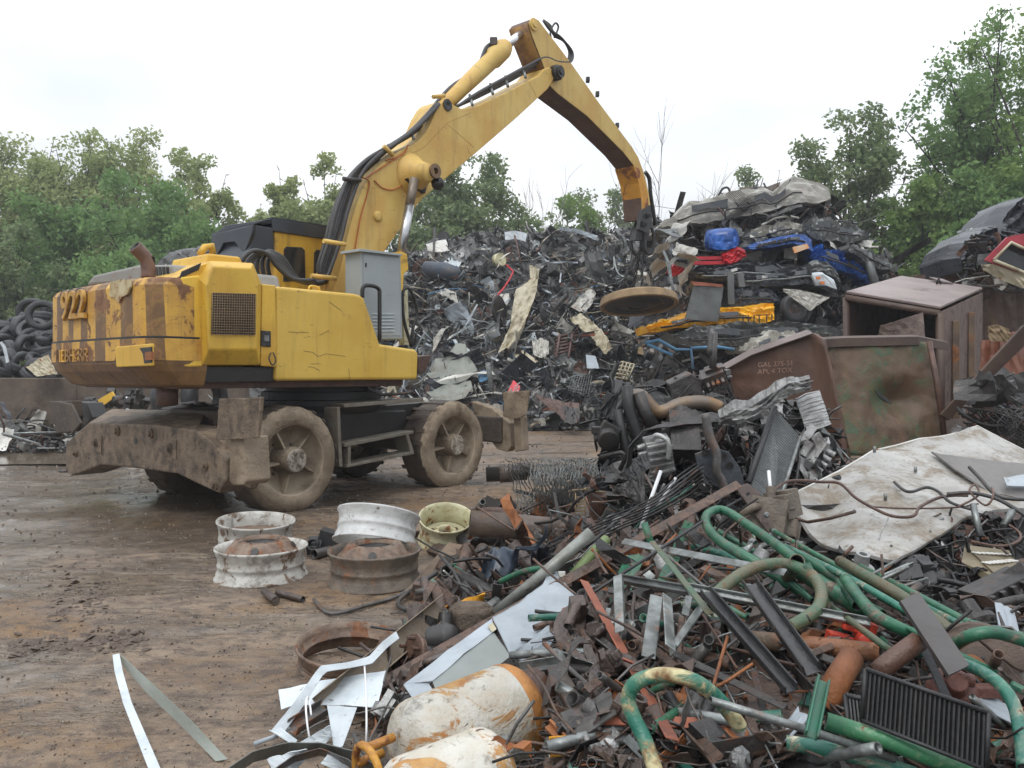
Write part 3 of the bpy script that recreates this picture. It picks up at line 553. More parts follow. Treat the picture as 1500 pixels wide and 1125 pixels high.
ys = [-8+.8*i for i in range(12)]; y = 1.6
while y < 17: ys.append(y); y += .016+.0062*(y-1.6)**1.15
while y < 150: ys.append(y); y *= 1.09
xs = []; x = 0
while x < 9: xs.append(x); x += .035+.006*x
while x < 150: xs.append(x); x *= 1.10
xs = [-q for q in xs[:0:-1]]+xs
gv = [(x, y, zground(x, y)) for y in ys for x in xs]; nx = len(xs)
gf = [(j*nx+i, j*nx+i+1, (j+1)*nx+i+1, (j+1)*nx+i) for j in range(len(ys)-1) for i in range(nx-1)]
def ground_mat():
    m = bpy.data.materials.new('wet_mud_ground'); m.use_nodes = True; t = m.node_tree; n = t.nodes.new; k = t.links.new; b = t.nodes['Principled BSDF']
    g = n('ShaderNodeNewGeometry'); pos = g.outputs['Position']
    def nz(s, d=8, sc_=(1, 1, 1), ro=.6, dist=0):
        q = n('ShaderNodeMapping'); q.inputs['Scale'].default_value = sc_; k(pos, q.inputs[0]); w_ = n('ShaderNodeTexNoise'); w_.inputs['Scale'].default_value = s; w_.inputs['Detail'].default_value = d; w_.inputs['Roughness'].default_value = ro; w_.inputs['Distortion'].default_value = dist; k(q.outputs[0], w_.inputs['Vector']); return w_.outputs[0]
    def rg(x, a, z, lo=0, hi=1):
        q = n('ShaderNodeMapRange'); q.interpolation_type = 'SMOOTHSTEP'; k(x, q.inputs[0]); q.inputs[1].default_value = a; q.inputs[2].default_value = z; q.inputs[3].default_value = lo; q.inputs[4].default_value = hi; return q.outputs[0]
    def mx(f, a, z):
        q = n('ShaderNodeMixRGB'); k(f, q.inputs[0])
        for i, x in ((1, a), (2, z)):
            if isinstance(x, tuple): q.inputs[i].default_value = x+(1,)
            else: k(x, q.inputs[i])
        return q.outputs[0]
    def ma(op, a, z):
        q = n('ShaderNodeMath'); q.operation = op
        for i, x in ((0, a), (1, z)):
            if isinstance(x, (int, float)): q.inputs[i].default_value = x
            else: k(x, q.inputs[i])
        return q.outputs[0]
    sx0 = n('ShaderNodeSeparateXYZ'); k(pos, sx0.inputs[0])
    c = mx(rg(nz(.9, 9, (1, 1.6, 1)), .38, .64), lin((136, 117, 97)), lin((102, 86, 71)))
    c = mx(rg(nz(.55, 7, (1, 1.4, 1), dist=.4), .50, .66), c, lin((122, 93, 58)))
    c = mx(rg(nz(7, 9, (1, 1.5, 1), .7), .42, .66), c, lin((78, 64, 53)))
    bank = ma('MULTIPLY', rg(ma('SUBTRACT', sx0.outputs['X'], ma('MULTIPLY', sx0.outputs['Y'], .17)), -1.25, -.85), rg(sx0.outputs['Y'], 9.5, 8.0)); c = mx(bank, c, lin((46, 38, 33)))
    sp = nz(120, 2); c = mx(rg(sp, .66, .72), c, lin((168, 158, 142)))
    sp2 = nz(70, 3); c = mx(rg(sp2, .64, .72), c, lin((56, 46, 40)))
    sx = n('ShaderNodeSeparateXYZ'); k(pos, sx.inputs[0])
    left = ma('MULTIPLY', rg(sx.outputs['X'], -1.2, -4.2), rg(sx.outputs['Y'], 5.2, 8.0))
    left2 = ma('MULTIPLY', rg(sx.outputs['X'], -1.3, -2.6), .10)
    wet = rg(ma('ADD', nz(.8, 8, (.6, 1.8, 1), .65), ma('MAXIMUM', ma('MULTIPLY', left, .40), left2)), .53, .62)
    c = mx(ma('MULTIPLY', wet, .45), c, lin((94, 88, 81))); k(c, b.inputs['Base Color'])
    k(ma('SUBTRACT', rg(nz(5, 4), .3, .7, .42, .66), ma('MULTIPLY', wet, .47)), b.inputs['Roughness'])
    b.inputs['Specular IOR Level'].default_value = .6
    bp = n('ShaderNodeBump'); bp.inputs['Strength'].default_value = .9; bp.inputs['Distance'].default_value = .012
    trk = nz(2.2, 6, (.5, 5.5, 1), .7, .6); h = ma('ADD', ma('ADD', ma('ADD', nz(26, 6, (1, 1.3, 1), .7), ma('MULTIPLY', trk, 2.0)), ma('MULTIPLY', nz(90, 4), .6)), ma('MULTIPLY', nz(7, 5, (1, 1.8, 1)), 1.5)); k(ma('MULTIPLY', h, ma('SUBTRACT', 1.0, ma('MULTIPLY', wet, .72))), bp.inputs['Height']); k(bp.outputs[0], b.inputs['Normal'])
    return m
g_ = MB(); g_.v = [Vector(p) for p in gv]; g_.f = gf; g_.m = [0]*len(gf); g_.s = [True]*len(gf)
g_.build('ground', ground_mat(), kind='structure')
m_water = mat('puddle_water', lin((104, 92, 76)), lin((92, 80, 66)), s=.4, rough=.17, bump=.05, bs=5)
pud = MB(); ring_ = [Vector((-9.6+5.4*math.cos(t)*(1+.1*math.sin(3*t)), 14.9+1.5*math.sin(t)*(1+.12*math.sin(2*t+1)), -.04)) for t in [2*math.pi*i/40 for i in range(40)]]
pud.add(ring_, [tuple(range(40))]); pud.build('puddle', m_water, kind='structure')
# ---------------------------------------------------------------- trees
import numpy as np
def leaf_mat(name, c1, c2):
    m = bpy.data.materials.new(name); m.use_nodes = True; t = m.node_tree; t.nodes.clear(); n = t.nodes.new; k = t.links.new
    o = n('ShaderNodeOutputMaterial'); d = n('ShaderNodeBsdfPrincipled'); tr = n('ShaderNodeBsdfTranslucent'); mx = n('ShaderNodeMixShader'); mx.inputs[0].default_value = .42
    c = n('ShaderNodeTexCoord'); z = n('ShaderNodeTexNoise'); z.inputs['Scale'].default_value = .8; z.inputs['Detail'].default_value = 4; k(c.outputs['Object'], z.inputs['Vector'])
    z2 = n('ShaderNodeTexNoise'); z2.inputs['Scale'].default_value = 9; k(c.outputs['Object'], z2.inputs['Vector'])
    r = n('ShaderNodeValToRGB'); a = n('ShaderNodeMath'); a.operation = 'ADD'; k(z.outputs[0], a.inputs[0]); q = n('ShaderNodeMath'); q.operation = 'MULTIPLY'; q.inputs[1].default_value = .6; k(z2.outputs[0], q.inputs[0]); k(q.outputs[0], a.inputs[1])
    k(a.outputs[0], r.inputs[0]); r.color_ramp.elements[0].position = .6; r.color_ramp.elements[0].color = tuple(c1)+(1,); r.color_ramp.elements[1].position = 1.0; r.color_ramp.elements[1].color = tuple(c2)+(1,)
    k(r.outputs[0], d.inputs['Base Color']); k(r.outputs[0], tr.inputs[0]); d.inputs['Roughness'].default_value = .6; d.inputs['Specular IOR Level'].default_value = .3
    k(d.outputs[0], mx.inputs[1]); k(tr.outputs[0], mx.inputs[2]); k(mx.outputs[0], o.inputs[0]); return m
lf = [leaf_mat('poplar_leaves', lin((134, 148, 92)), lin((170, 180, 124))), leaf_mat('dense_green_leaves', lin((96, 128, 76)), lin((128, 156, 92))),
      leaf_mat('dark_grey_green_leaves', lin((102, 120, 82)), lin((136, 150, 104))), leaf_mat('fresh_green_leaves', lin((98, 128, 66)), lin((132, 156, 86)))]
m_bark = mat('bark', lin((70, 64, 56)), lin((52, 46, 42)), s=8, rough=.85, bump=.8)
def leaf_mesh(cl, n_per, sp, size, rg):
    "leaf quads scattered round clump centres"
    cl = np.array(cl); n = len(cl)*n_per
    c = np.repeat(cl, n_per, 0); off = rg.normal(0, 1, (n, 3)); off /= np.maximum(1e-6, np.linalg.norm(off, axis=1))[:, None]; off *= (rg.random((n, 1))**.5)*sp*np.array([1, 1, .8]); c = c+off
    a = rg.normal(0, 1, (n, 3)); a /= np.linalg.norm(a, axis=1)[:, None]; b = rg.normal(0, 1, (n, 3)); b -= a*(a*b).sum(1)[:, None]; b /= np.linalg.norm(b, axis=1)[:, None]
    s = size*(.6+.8*rg.random((n, 1))); v = np.stack([c-a*s, c-b*s*.55, c+a*s, c+b*s*.55], 1).reshape(-1, 3); return v
def tree(name, x, y, h, rad, seed, m, label, cat='tree', base=.22, shape='round', dens=1.0, leaf=.13, group='trees behind the scrap yard', lobes=9, gap=.6):
    rd = random.Random(seed); rg = np.random.default_rng(seed); root = thing(name, (x, y, 0), label, cat, group); tk = MB(); o = Vector((x, y, 0)); cl = []
    lean = Vector((rd.uniform(-.06, .06), rd.uniform(-.06, .06), 0)); top = .80 if shape != 'round' else .72
    tr = [o+Vector((lean.x*h*t+.25*math.sin(t*5+seed), lean.y*h*t, h*top*t)) for t in [i/8 for i in range(9)]]; r0 = .022*h
    tk.tube(tr, [r0*(1-.85*i/8)+.02 for i in range(9)], 8)
    def env(t):
        if shape == 'poplar': return .25+.75*math.sin(math.pi*min(.96, max(.06, t))**.85)
        if shape == 'cone': return 1.02-t
        return math.sin(math.pi*min(.95, .16+t*.79))**.55
    nl = int(lobes*(2.2 if shape != 'cone' else 3)); lim = []
    for i in range(nl):
        t = (i+.5)/nl; zt = base+(1-base)*t; a = i*2.4+rd.uniform(-.5, .5); L = rad*env(t)*rd.uniform(.62, 1.18); st = o+Vector((lean.x*h*zt*.8, lean.y*h*zt*.8, h*max(.12, (zt-.16)*top)))
        upk = .55 if shape == 'poplar' else (.28 if shape != 'cone' else -.05)
        en = o+Vector((lean.x*h*zt+math.cos(a)*L, lean.y*h*zt+math.sin(a)*L, h*zt+L*upk*.5)); md = st.lerp(en, .55)+Vector((0, 0, L*.12)); pts = smooth_path([st, md, en], 3)
        tk.tube(pts, [r0*.30*(1-.8*q/(len(pts)-1))*(1.1-.6*t) for q in range(len(pts))], 5); lim.append((pts, L))
        for j in range(7):
            q = .3+.75*(j/6); p = pts[min(len(pts)-1, int(q*(len(pts)-1)))]
            e2 = p+Vector((rd.gauss(0, 1), rd.gauss(0, 1), rd.gauss(.25, .7))).normalized()*rd.uniform(.25, .55)*max(.6, L*.5); tk.tube([p, e2], [.03, .012], 3)
            for w_ in range(3):
                c_ = p.lerp(e2, rd.uniform(.4, 1.15))+Vector((rd.gauss(0, .22), rd.gauss(0, .22), rd.gauss(0, .2)))*rad*.16
                cl.append(c_-o)
    for i in range(int(nl*1.5)):
        t = rd.random(); a = rd.uniform(0, 6.3); L = rad*env(t)*rd.random()**.5*.85; cl.append(Vector((lean.x*h*t+math.cos(a)*L, lean.y*h*t+math.sin(a)*L, h*(base+(1-base)*t))))
    cl = [c_ for c_ in cl if noise.noise(c_*.55+Vector((seed*3.1, 0, 0))) > -.36*gap]
    tk.build('trunk', m_bark, root)
    n_per = max(6, int(15*dens)); v = leaf_mesh([tuple(c_) for c_ in cl], n_per, min(.8, .16*rad+.22), leaf*.92, rg); nq = len(v)//4
    me = bpy.data.meshes.new('crown'); me.vertices.add(len(v)); me.vertices.foreach_set('co', v.ravel()); me.loops.add(nq*4); me.loops.foreach_set('vertex_index', np.arange(nq*4)); me.polygons.add(nq); me.polygons.foreach_set('loop_start', np.arange(nq)*4); me.polygons.foreach_set('loop_total', np.full(nq, 4)); me.materials.append(m); me.update(calc_edges=True)
    ob = bpy.data.objects.new('crown', me); col.objects.link(ob); ob.parent = root; return root
def tpx(u, vtop, D): p = P(u, vtop, D); return p.x, D, p.z
TL = [  # u, vtop, D, halfwidth px, mat, shape, dens, label
 (-25, 215, 44, 85, 0, 'round', 1.5, 'pale green tree at the far left edge, half out of frame'), (45, 196, 45, 74, 0, 'round', 1.9, 'pale poplar with the highest pointed top of the left group'),
 (120, 200, 46, 74, 0, 'round', 1.9, 'pale leafy tree just left of the middle of the left group'), (195, 194, 46, 84, 0, 'round', 1.9, 'broad pale tree behind the striped counterweight'),
 (290, 236, 44, 46, 0, 'round', 1.6, 'slim open tree at the right end of the left group'), (215, 262, 38, 105, 1, 'round', 1.9, 'dense fresh green tree in front of the left group'),
 (95, 290, 37, 85, 1, 'round', 1.7, 'dark green rounded tree above the tyre heap'), (20, 335, 34, 70, 2, 'round', 1.7, 'low olive tree at the left edge above the tyre heap'),
 (275, 335, 36, 60, 1, 'round', 1.6, 'low bushy tree behind the exhaust pipe'), (160, 370, 33, 80, 1, 'round', 1.7, 'low dark bush behind the grey rear hood'),
 (160, 222, 47, 60, 0, 'round', 1.5, 'pale tree filling the dip between the two tallest left crowns'), (248, 218, 46, 46, 0, 'round', 1.5, 'pale tree just right of the broad one'), (72, 232, 47, 55, 0, 'round', 1.5, 'pale tree behind the highest pointed poplar'), (308, 285, 43, 24, 0, 'round', 1.2, 'small outlying tree at the right edge of the left group'),
 (418, 236, 44, 34, 0, 'poplar', 2.0, 'narrow poplar left of the machine boom'), (472, 232, 44, 46, 0, 'poplar', 2.0, 'fuller poplar right beside the machine boom'), (374, 290, 46, 14, 0, 'poplar', .8, 'small thin sapling left of the black cab guard'),
 (440, 300, 43, 50, 0, 'round', 1.4, 'low round tree just above the cab roof'),
 (694, 234, 42, 72, 2, 'round', 2.1, 'grey green tree filling the gap under the boom'), (612, 268, 42, 64, 2, 'round', 2.0, 'shadowy tree directly behind the boom cylinder'), (742, 298, 41, 40, 2, 'round', 1.4, 'small tree at the right end of the clump under the boom'),
 (660, 310, 40, 60, 2, 'round', 1.5, 'low tree above the left end of the scrap heap'),
 (832, 290, 46, 46, 3, 'round', 2.0, 'light green tree over the middle of the scrap heap'), (880, 282, 50, 56, 2, 'round', 2.0, 'darker tree left of the arm tip'), (800, 312, 47, 24, 2, 'round', 1.4, 'small dark tree above the heap, near the bare twigs'), (925, 284, 50, 30, 2, 'round', 1.5, 'dark tree directly behind the arm tip'),
 (1105, 250, 52, 52, 2, 'round', 1.8, 'rounded tree behind the crushed white van body'), (1153, 255, 52, 20, 2, 'cone', 1.4, 'small dark conifer behind the crushed white van body'),
 (1252, 170, 34, 74, 2, 'round', 2.0, 'open grey green tree with a forked dark trunk right of the car stack'),
 (1462, 16, 33, 118, 1, 'round', 1.7, 'tallest tree at the right edge of the yard'), (1405, 112, 34, 58, 1, 'round', 1.8, 'tall tree leaning left of the tallest one'), (1500, -20, 31, 90, 3, 'round', 1.4, 'bright green tree cut by the right edge of the frame'),
 (1368, 262, 31, 52, 3, 'round', 1.6, 'light green bushy tree behind the rusty steel box'), (1470, 240, 29, 75, 1, 'round', 1.6, 'low dense tree above the wreck with the red frame'), (1310, 335, 32, 38, 3, 'round', 1.4, 'low bush between the car stack and the rusty box'), (1420, 330, 28, 50, 1, 'round', 1.6, 'low shrubby tree right behind the rusty box')]
for i, (u, v, D, hw, mi, shp, dn, lb) in enumerate(TL):
    x, y, h = tpx(u, v, D); rad = hw/FPX*D*1.2
    tree('conifer' if shp == 'cone' else ('poplar_tree' if shp == 'poplar' else 'leafy_tree'), x, y, h, rad, 11+i, lf[mi], lb, shape=shp, dens=dn*1.9, base=(.10 if v > 225 else .22) if i != 28 else .3, lobes=10 if hw > 50 else 7, leaf=.135 if D > 36 else .115, gap=.75 if i in (28, 18, 4, 30) else .35)
def bare(x, y, h, seed, lb):
    rd = random.Random(seed); b = MB(); o = Vector((x, y, 0))
    def br(p, d, L, r, n):
        pts = [p]
        for i in range(4): d = (d+Vector((rd.gauss(0, .1), rd.gauss(0, .1), .04))).normalized(); pts.append(pts[-1]+d*L/4)
        b.tube(pts, [r*(1-.15*i) for i in range(5)], 4)
        if n > 0:
            for i in range(4): br(pts[rd.choice([1, 2, 3, 4])], (d+Vector((rd.gauss(0, .45), rd.gauss(0, .3), rd.uniform(0, .3)))).normalized(), L*rd.uniform(.45, .7), r*.55, n-1)
    br(o, Vector((.02, 0, 1)), h*.62, .07, 3); r_ = thing('bare_tree', o, lb, 'tree', 'leafless trees'); b.build('trunk', mat('bare_wood', lin((140, 134, 130)), lin((120, 112, 108)), rough=.8), r_)
for i, (u, v, D, lb) in enumerate([(795, 280, 44, 'leafless tree rising above the left part of the scrap heap'), (905, 250, 44, 'leafless twiggy tree just left of the arm tip'), (960, 238, 44, 'tallest leafless tree, right of the arm tip'), (985, 262, 44, 'thin leafless tree right of the tallest bare one')]):
    x, y, h = tpx(u, v, D); bare(x, y, h, 40+i, lb)
for i, (v, lb) in enumerate([(249, 'upper thin power line between the trees on the right'), (293, 'middle thin power line between the trees on the right'), (372, 'lower thin power line behind the car stack')]):
    a, b = P(930 if i == 1 else 1180, v+4, 60), P(1420, v-8+i*3, 50)
    MB().tube([a.lerp(b, t/8)-Vector((0, 0, 1.2*math.sin(math.pi*t/8))) for t in range(9)], .022, 4).build('power_line', m_gsteel, label=lb, cat='cable')
# ---------------------------------------------------------------- scrap shapes used in the heaps
def rdir(rd): return Vector((rd.gauss(0, 1), rd.gauss(0, 1), rd.gauss(0, 1))).normalized()
def rmat(rd): return Matrix.Rotation(rd.uniform(0, 6.3), 3, 'Z') @ Matrix.Rotation(rd.uniform(0, 6.3), 3, 'X') @ Matrix.Rotation(rd.uniform(0, 6.3), 3, 'Y')
def j_sheet(mb, c, s, rd, mi=0, th=.008, q=None, n=5, amp=.35):
    q = q or rmat(rd); a, b = s*rd.uniform(.6, 1.2), s*rd.uniform(.3, .8); k = rd.uniform(0, 50); cr = rd.uniform(-.8, .8); fx = rd.uniform(.25, .75)
    g = []
    for i in range(n):
        row = []
        for j in range(n):
            x, y = i/(n-1), j/(n-1); fold = abs(x-fx+(y-.5)*cr)*rd.choice((1, 1)); z = amp*s*((fold*.8+.12*noise.noise(Vector((x*2.3+k, y*2.3, k)))) if n <= 4 else (fold*.9+.35*noise.noise(Vector((x*2.3+k, y*2.3, k)))+.25*abs(noise.noise(Vector((x*5+k, y*5, k))))))
            row.append(c+q @ Vector(((x-.5)*a+.06*s*noise.noise(Vector((y*4, k, x))), (y-.5)*b+.06*s*noise.noise(Vector((x*4, k, y))), z)))
        g.append(row)
    return mb.sheet(g, th, mi, smooth=False)
def j_strip(mb, c, s, rd, mi=0, wd=.05, th=.008):
    q = rmat(rd); L = s*rd.uniform(1, 2); cv = rd.uniform(-1.2, 1.2); g = []
    for i in range(7):
        t = i/6-.5; p = Vector((math.sin(t*cv)*L/(abs(cv)+.3) if abs(cv) > .1 else t*L, 0, math.cos(t*cv)*L*.4)); g.append([c+q @ (p+Vector((0, wd*k, .02*math.sin(i*1.7+k)))) for k in (-1, 1)])
    return mb.sheet(g, th, mi, smooth=False)
def j_rod(mb, c, s, rd, mi=0, r=.012, n=5, fl=.45):
    d = rdir(rd); d.z *= fl; d.normalize(); p = c-d*s*.7; pts = [p]
    for i in range(5): d = (d+rdir(rd)*.33).normalized(); pts.append(pts[-1]+d*s*.3)
    return mb.tube(pts, r, n, mi=mi)
def j_pipe(mb, c, s, rd, mi=0, r=.04):
    d = rdir(rd); return mb.tube([c-d*s*.6, c, c+d*s*.6], r, 10, hollow=.15, mi=mi)
def j_angle(mb, c, s, rd, mi=0, w_=.05):
    q = rmat(rd); L = s*rd.uniform(.8, 1.5); pr = [(0, 0), (w_, 0), (w_, .008), (.008, .008), (.008, w_), (0, w_)]; return mb.prism([c+q @ Vector((-L/2, a, b)) for a, b in pr], q @ Vector((L, 0, 0)), mi)
def j_chunk(mb, c, s, rd, mi=0):
    q = rmat(rd); 
    for i in range(rd.choice((2, 3, 4))): mb.box(c+rdir(rd)*s*.16, (s*rd.uniform(.2, .5), s*rd.uniform(.15, .4), s*rd.uniform(.1, .3)), q @ Matrix.Rotation(rd.uniform(-.5, .5), 3, 'Z'), mi)
    d = rdir(rd); mb.lathe(c, d, [(-.2*s, .0), (-.2*s, .12*s), (.2*s, .14*s), (.25*s, .08*s), (.25*s, 0)], 8, mi, smooth=False); return mb
def j_ring(mb, c, s, rd, mi=0):
    d = rdir(rd); return mb.lathe(c, d, [(-.08*s, .3*s), (-.08*s, .34*s), (.08*s, .34*s), (.08*s, .3*s), (-.08*s, .3*s)], 14, mi)
def j_disc(mb, c, s, rd, mi=0):
    d = rdir(rd); return mb.lathe(c, d, [(0, 0), (0, .06*s), (.03*s, .08*s), (.03*s, .17*s), (.0, .2*s), (.0, .36*s), (.03*s, .36*s), (.05*s, .2*s), (.06*s, .1*s), (.06*s, 0)], 16, mi, smooth=False)
def j_tyre(mb, c, ax, R_=.31, w_=.2, mi=0, n=28):
    r = R_; return mb.lathe(c, ax, [(-w_*.40, r*.60), (-w_*.5, r*.68), (-w_*.5, r*.86), (-w_*.42, r*.97), (-w_*.2, r*1.0), (-.01, r*1.0), (0, r*.985), (.01, r*1.0), (w_*.2, r*1.0), (w_*.42, r*.97), (w_*.5, r*.86), (w_*.5, r*.68), (w_*.40, r*.60), (0, r*.66), (-w_*.40, r*.60)], n, mi)
def ridge(x, y, z, o=3):
    s = 0; a = 1
    for i in range(o): s += a*(1-2*abs(noise.noise(Vector((x, y, z+i*9.1))))); x *= 2.1; y *= 2.1; a *= .5
    return s*.5
def resamp(pts, n):
    pts = [P(*p) if not isinstance(p, Vector) else p for p in pts]; L = [0]
    for a, b in zip(pts, pts[1:]): L.append(L[-1]+(b-a).length)
    out = []; k = 0
    for i in range(n):
        t = L[-1]*i/(n-1)
        while k < len(L)-2 and L[k+1] < t: k += 1
        out.append(pts[k].lerp(pts[k+1], 0 if L[k+1] == L[k] else (t-L[k])/(L[k+1]-L[k])))
    return out
def patch(name, top, bot, m, nu=22, nv=10, th=.012, amp=.05, sc_=1.6, seed=0, aniso=(1, 1), depth=0, smooth=False, parent=None, dent=None, mb=None, mi=0, build=True, **kw):
    "a crumpled sheet (or, with depth, a closed crushed body) spanned between two edge lines given as picture point and distance"
    A, B = resamp(top, nu), resamp(bot, nu); nrm = (A[-1]-A[0]+B[-1]-B[0]).cross((B[0]-A[0])+(B[-1]-A[-1]))
    if nrm.length < 1e-6: nrm = (A[-1]-A[0]).cross(Vector((0, 0, 1)))
    nrm.normalize(); rj = random.Random(int(seed*7)+nu+len(top))
    if nrm.y > 0: nrm = -nrm
    g = []
    for j in range(nv):
        t = j/(nv-1); row = []
        for i in range(nu):
            p = A[i].lerp(B[i], t); s_ = i/(nu-1); w_ = 1.0
            d = amp*ridge(s_*sc_*aniso[0]*3+seed, t*sc_*aniso[1]*1.6, seed*1.7, 2 if depth else 3)+amp*(.12 if depth else .35)*noise.noise(Vector((p.x*9, p.z*9, seed)))
            if depth: d += amp*.30*rj.uniform(-1, 1)+amp*.9*(1-4*abs(((t*2.2+.9*noise.noise(Vector((s_*3.1, seed+.5, t))))%1)-.5))*(.4+.6*noise.noise(Vector((s_*5, t*2, seed)))+.3)
            if dent: d -= dent[0]*math.exp(-((s_-dent[1])**2/dent[3]**2+(t-dent[2])**2/dent[4]**2))
            row.append(p+nrm*d*w_)
        g.append(row)
    own = mb is None; mb = mb or MB()
    if depth:
        bk = Vector((0, depth, 0)); up_ = [[p+bk+Vector((0, 0, .05*noise.noise(p*3))) for p in g[0]], [p.lerp(p+bk, .4)+Vector((0, 0, .09*ridge(p.x*1.5, seed, 0))) for p in g[0]]]
        dn_ = [[p+bk*.5 for p in g[-1]], [p+bk for p in g[-1]]]; G_ = up_+g+dn_; n1 = len(G_)
        vs = [p for r in G_ for p in r]; fs = [(a*nu+i, (a+1)*nu+i, (a+1)*nu+i+1, a*nu+i+1) for a in range(n1-1) for i in range(nu-1)]
        fs.append(tuple(a*nu for a in range(n1))); fs.append(tuple(a*nu+nu-1 for a in range(n1))[::-1]); fs.append(tuple(range(nu))+tuple((n1-1)*nu+i for i in range(nu-1, -1, -1)))
        mb.add(vs, fs, mi, smooth)
    else: mb.sheet(g, th, mi, smooth)
    if own and build: return mb.build(name, m, parent, **kw)
    return mb
m_fd = mat('far_dark_steel', (.05, .048, .046), (.095, .09, .085), s=5, rough=.4, metal=.3, rust=.12, bump=.4)
FAR = [mat('scrap_dark', (.034, .032, .031), (.075, .072, .068), s=5, rough=.42, metal=.25, dirt=.25, dcol=(.08, .076, .072), bump=.3), m_fd, m_dark, m_fd, m_cgrey, m_rust, m_gsteel, m_cwhite, mat('scrap_brown', (.10, .08, .062), (.06, .05, .045), s=5, rough=.55, rust=.2), m_blue]
def scatter(fn, n, seed, sizes, wts, name, mats, label_, mode=0, rmul=1.0):
    rd = random.Random(seed); mb = MB()
    for i in range(n):
        c = fn(rd); s = rd.uniform(*sizes)*(1 if rd.random() < .8 else 1.6); mi = rd.choices(range(len(mats)), wts)[0]; t = rd.random()
        if t < .27: j_sheet(mb, c, s, rd, mi, n=4)
        elif t < .50: j_strip(mb, c, s*1.1, rd, mi, wd=.04*s/.5)
        elif t < .82: j_rod(mb, c, s*1.3, rd, mi, r=.016*rmul*rd.uniform(.6, 1.6))
        elif t < .90: j_chunk(mb, c, s*.8, rd, mi)
        elif t < .95: j_angle(mb, c, s*1.2, rd, mi, .05*rmul)
        else: j_ring(mb, c, s*.8, rd, mi)
    return mb.build(name, mats, kind='stuff', label=label_)
# copies of small stocks of scrap pieces: each one an object of its own
def stock(rd, kinds):
    "kinds: list of (name, category, builder, size range, [(material, colour word)...])"
    out = []
    for nm, cat_, fn, sz, ms in kinds:
        for m, cw in ms:
            for v in range(2):
                mb = MB(); fn(mb, Vector((0, 0, 0)), sum(sz)/2, rd); ob = mb.build(nm, m, label='x', cat=cat_); ob['_t'] = cw
                me = ob.data; me.transform(Matrix.Translation(ob.location)); out.append((ob, nm, cat_, cw, [False]))
    return out
def strew(st, n, seed, fn, where, group_sfx, scl=(.7, 1.5), flat=False):
    rd = random.Random(seed)
    for i in range(n):
        ob, nm, cat_, cw, used = rd.choice(st)
        o = ob if not used[0] else ob.copy()
        if used[0]: col.objects.link(o)
        used[0] = True; o.location = fn(rd); s = rd.uniform(*scl); o.scale = (s, s, s); o.rotation_euler = (rd.gauss(0, .5), rd.gauss(0, .4), rd.uniform(0, 6.3)) if flat else (rd.uniform(0, 6.3), rd.uniform(0, 6.3), rd.uniform(0, 6.3))
        o['label'] = f'{cw} {nm.replace("_", " ")} {where}'; o['category'] = cat_; o['group'] = f'{cw} {nm.replace("_", " ")} pieces {group_sfx}'
        if '_t' in o: del o['_t']
    for ob, nm, cat_, cw, used in st:
        if not used[0]: bpy.data.objects.remove(ob)
MIXR = mat('red_brown_slats', lin((98, 70, 62)), lin((76, 54, 48)), s=4, rough=.55, rust=.2)
# ---------------------------------------------------------------- the big shredded heap behind the machine
TOPV = [(225, 410), (250, 372), (300, 356), (400, 365), (500, 380), (560, 385), (600, 372), (640, 358), (680, 350), (720, 342), (760, 346), (800, 340), (850, 342), (900, 345), (950, 335), (1000, 330), (1040, 330)]
def interp(T_, x):
    if x <= T_[0][0]: return T_[0][1]
    for (a, p), (b, q) in zip(T_, T_[1:]):
        if x <= b: return p+(q-p)*(x-a)/(b-a)
    return T_[-1][1]
def heap(u, s):
    "s 0 at the foot, 1 at the crest"
    vt = interp(TOPV, u)+4; vb = 632 if u > 620 else 628; v = vb+(vt-vb)*s; D = (1180*1.46/(vb-550))+7.0*s**.9+1.2*noise.noise(Vector((u*.012, s*2, 3)))*s
    return P(u, v, D)
hm = MB(); rows = []
NU, NS = 150, 44
for j in range(NS):
    s = j/(NS-8) if j < NS-7 else 1; row = []
    for i in range(NU):
        u = 222+(1045-222)*i/(NU-1); p = heap(u, s)
        if j >= NS-7: k = (j-(NS-8))/7; p = p+Vector((0, 6*k, -p.z*k*1.02))
        d = .35*ridge(p.x*.9, p.z*.9, p.y*.2)+.12*noise.noise(p*4); row.append(p+Vector((.25*noise.noise(p*2.3), -d*.6, d*.5*(0 if s < .04 else 1))))
    rows.append(row)
hm.sheet(rows, .05, 0, smooth=False)
hm.build('scrap_heap', FAR[0], kind='stuff', label='huge tangled heap of shredded dark scrap metal behind the machine')
def on_heap(rd, lo=.0, hi=1.02, out=.25):
    u = rd.uniform(228, 1042); u = u if u > 560 or rd.random() < .35 else rd.uniform(560, 1042); s = lo+(hi-lo)*rd.random(); return heap(u, s)+Vector((0, -rd.uniform(-.15, out), rd.uniform(-.1, .15)))
scatter(on_heap, 8500, 21, (.14, .55), (26, 11, 20, 9, 10, 3, 7, 8, 4, 4), 'shredded_scrap', FAR, 'loose shredded sheet, rod and wire lying all over the far heap')
def bright(n, seed):
    rd = random.Random(seed); mb = MB(); ms = [m_gsteel, m_cwhite, m_lgrey, m_crm0, m_cgrey, m_white, m_lblue, m_orang]
    for i in range(n):
        c = on_heap(rd, .02, .97, .4); s = rd.uniform(.2, .7); mi = rd.choices(range(8), (24, 16, 14, 14, 14, 9, 3, 4))[0]; t = rd.random()
        if t < .36: j_strip(mb, c, s*1.2, rd, mi, wd=.05*s)
        elif t < .68: j_rod(mb, c, s*1.7, rd, mi, r=.016*rd.uniform(.6, 1.6), n=4)
        elif t < .93: j_sheet(mb, c, s*.8, rd, mi, n=4, amp=.3)
        else: j_ring(mb, c, s, rd, mi)
    mb.build('bright_scrap', ms, kind='stuff', label='thin pale strips, rods and torn sheet caught in the far heap')
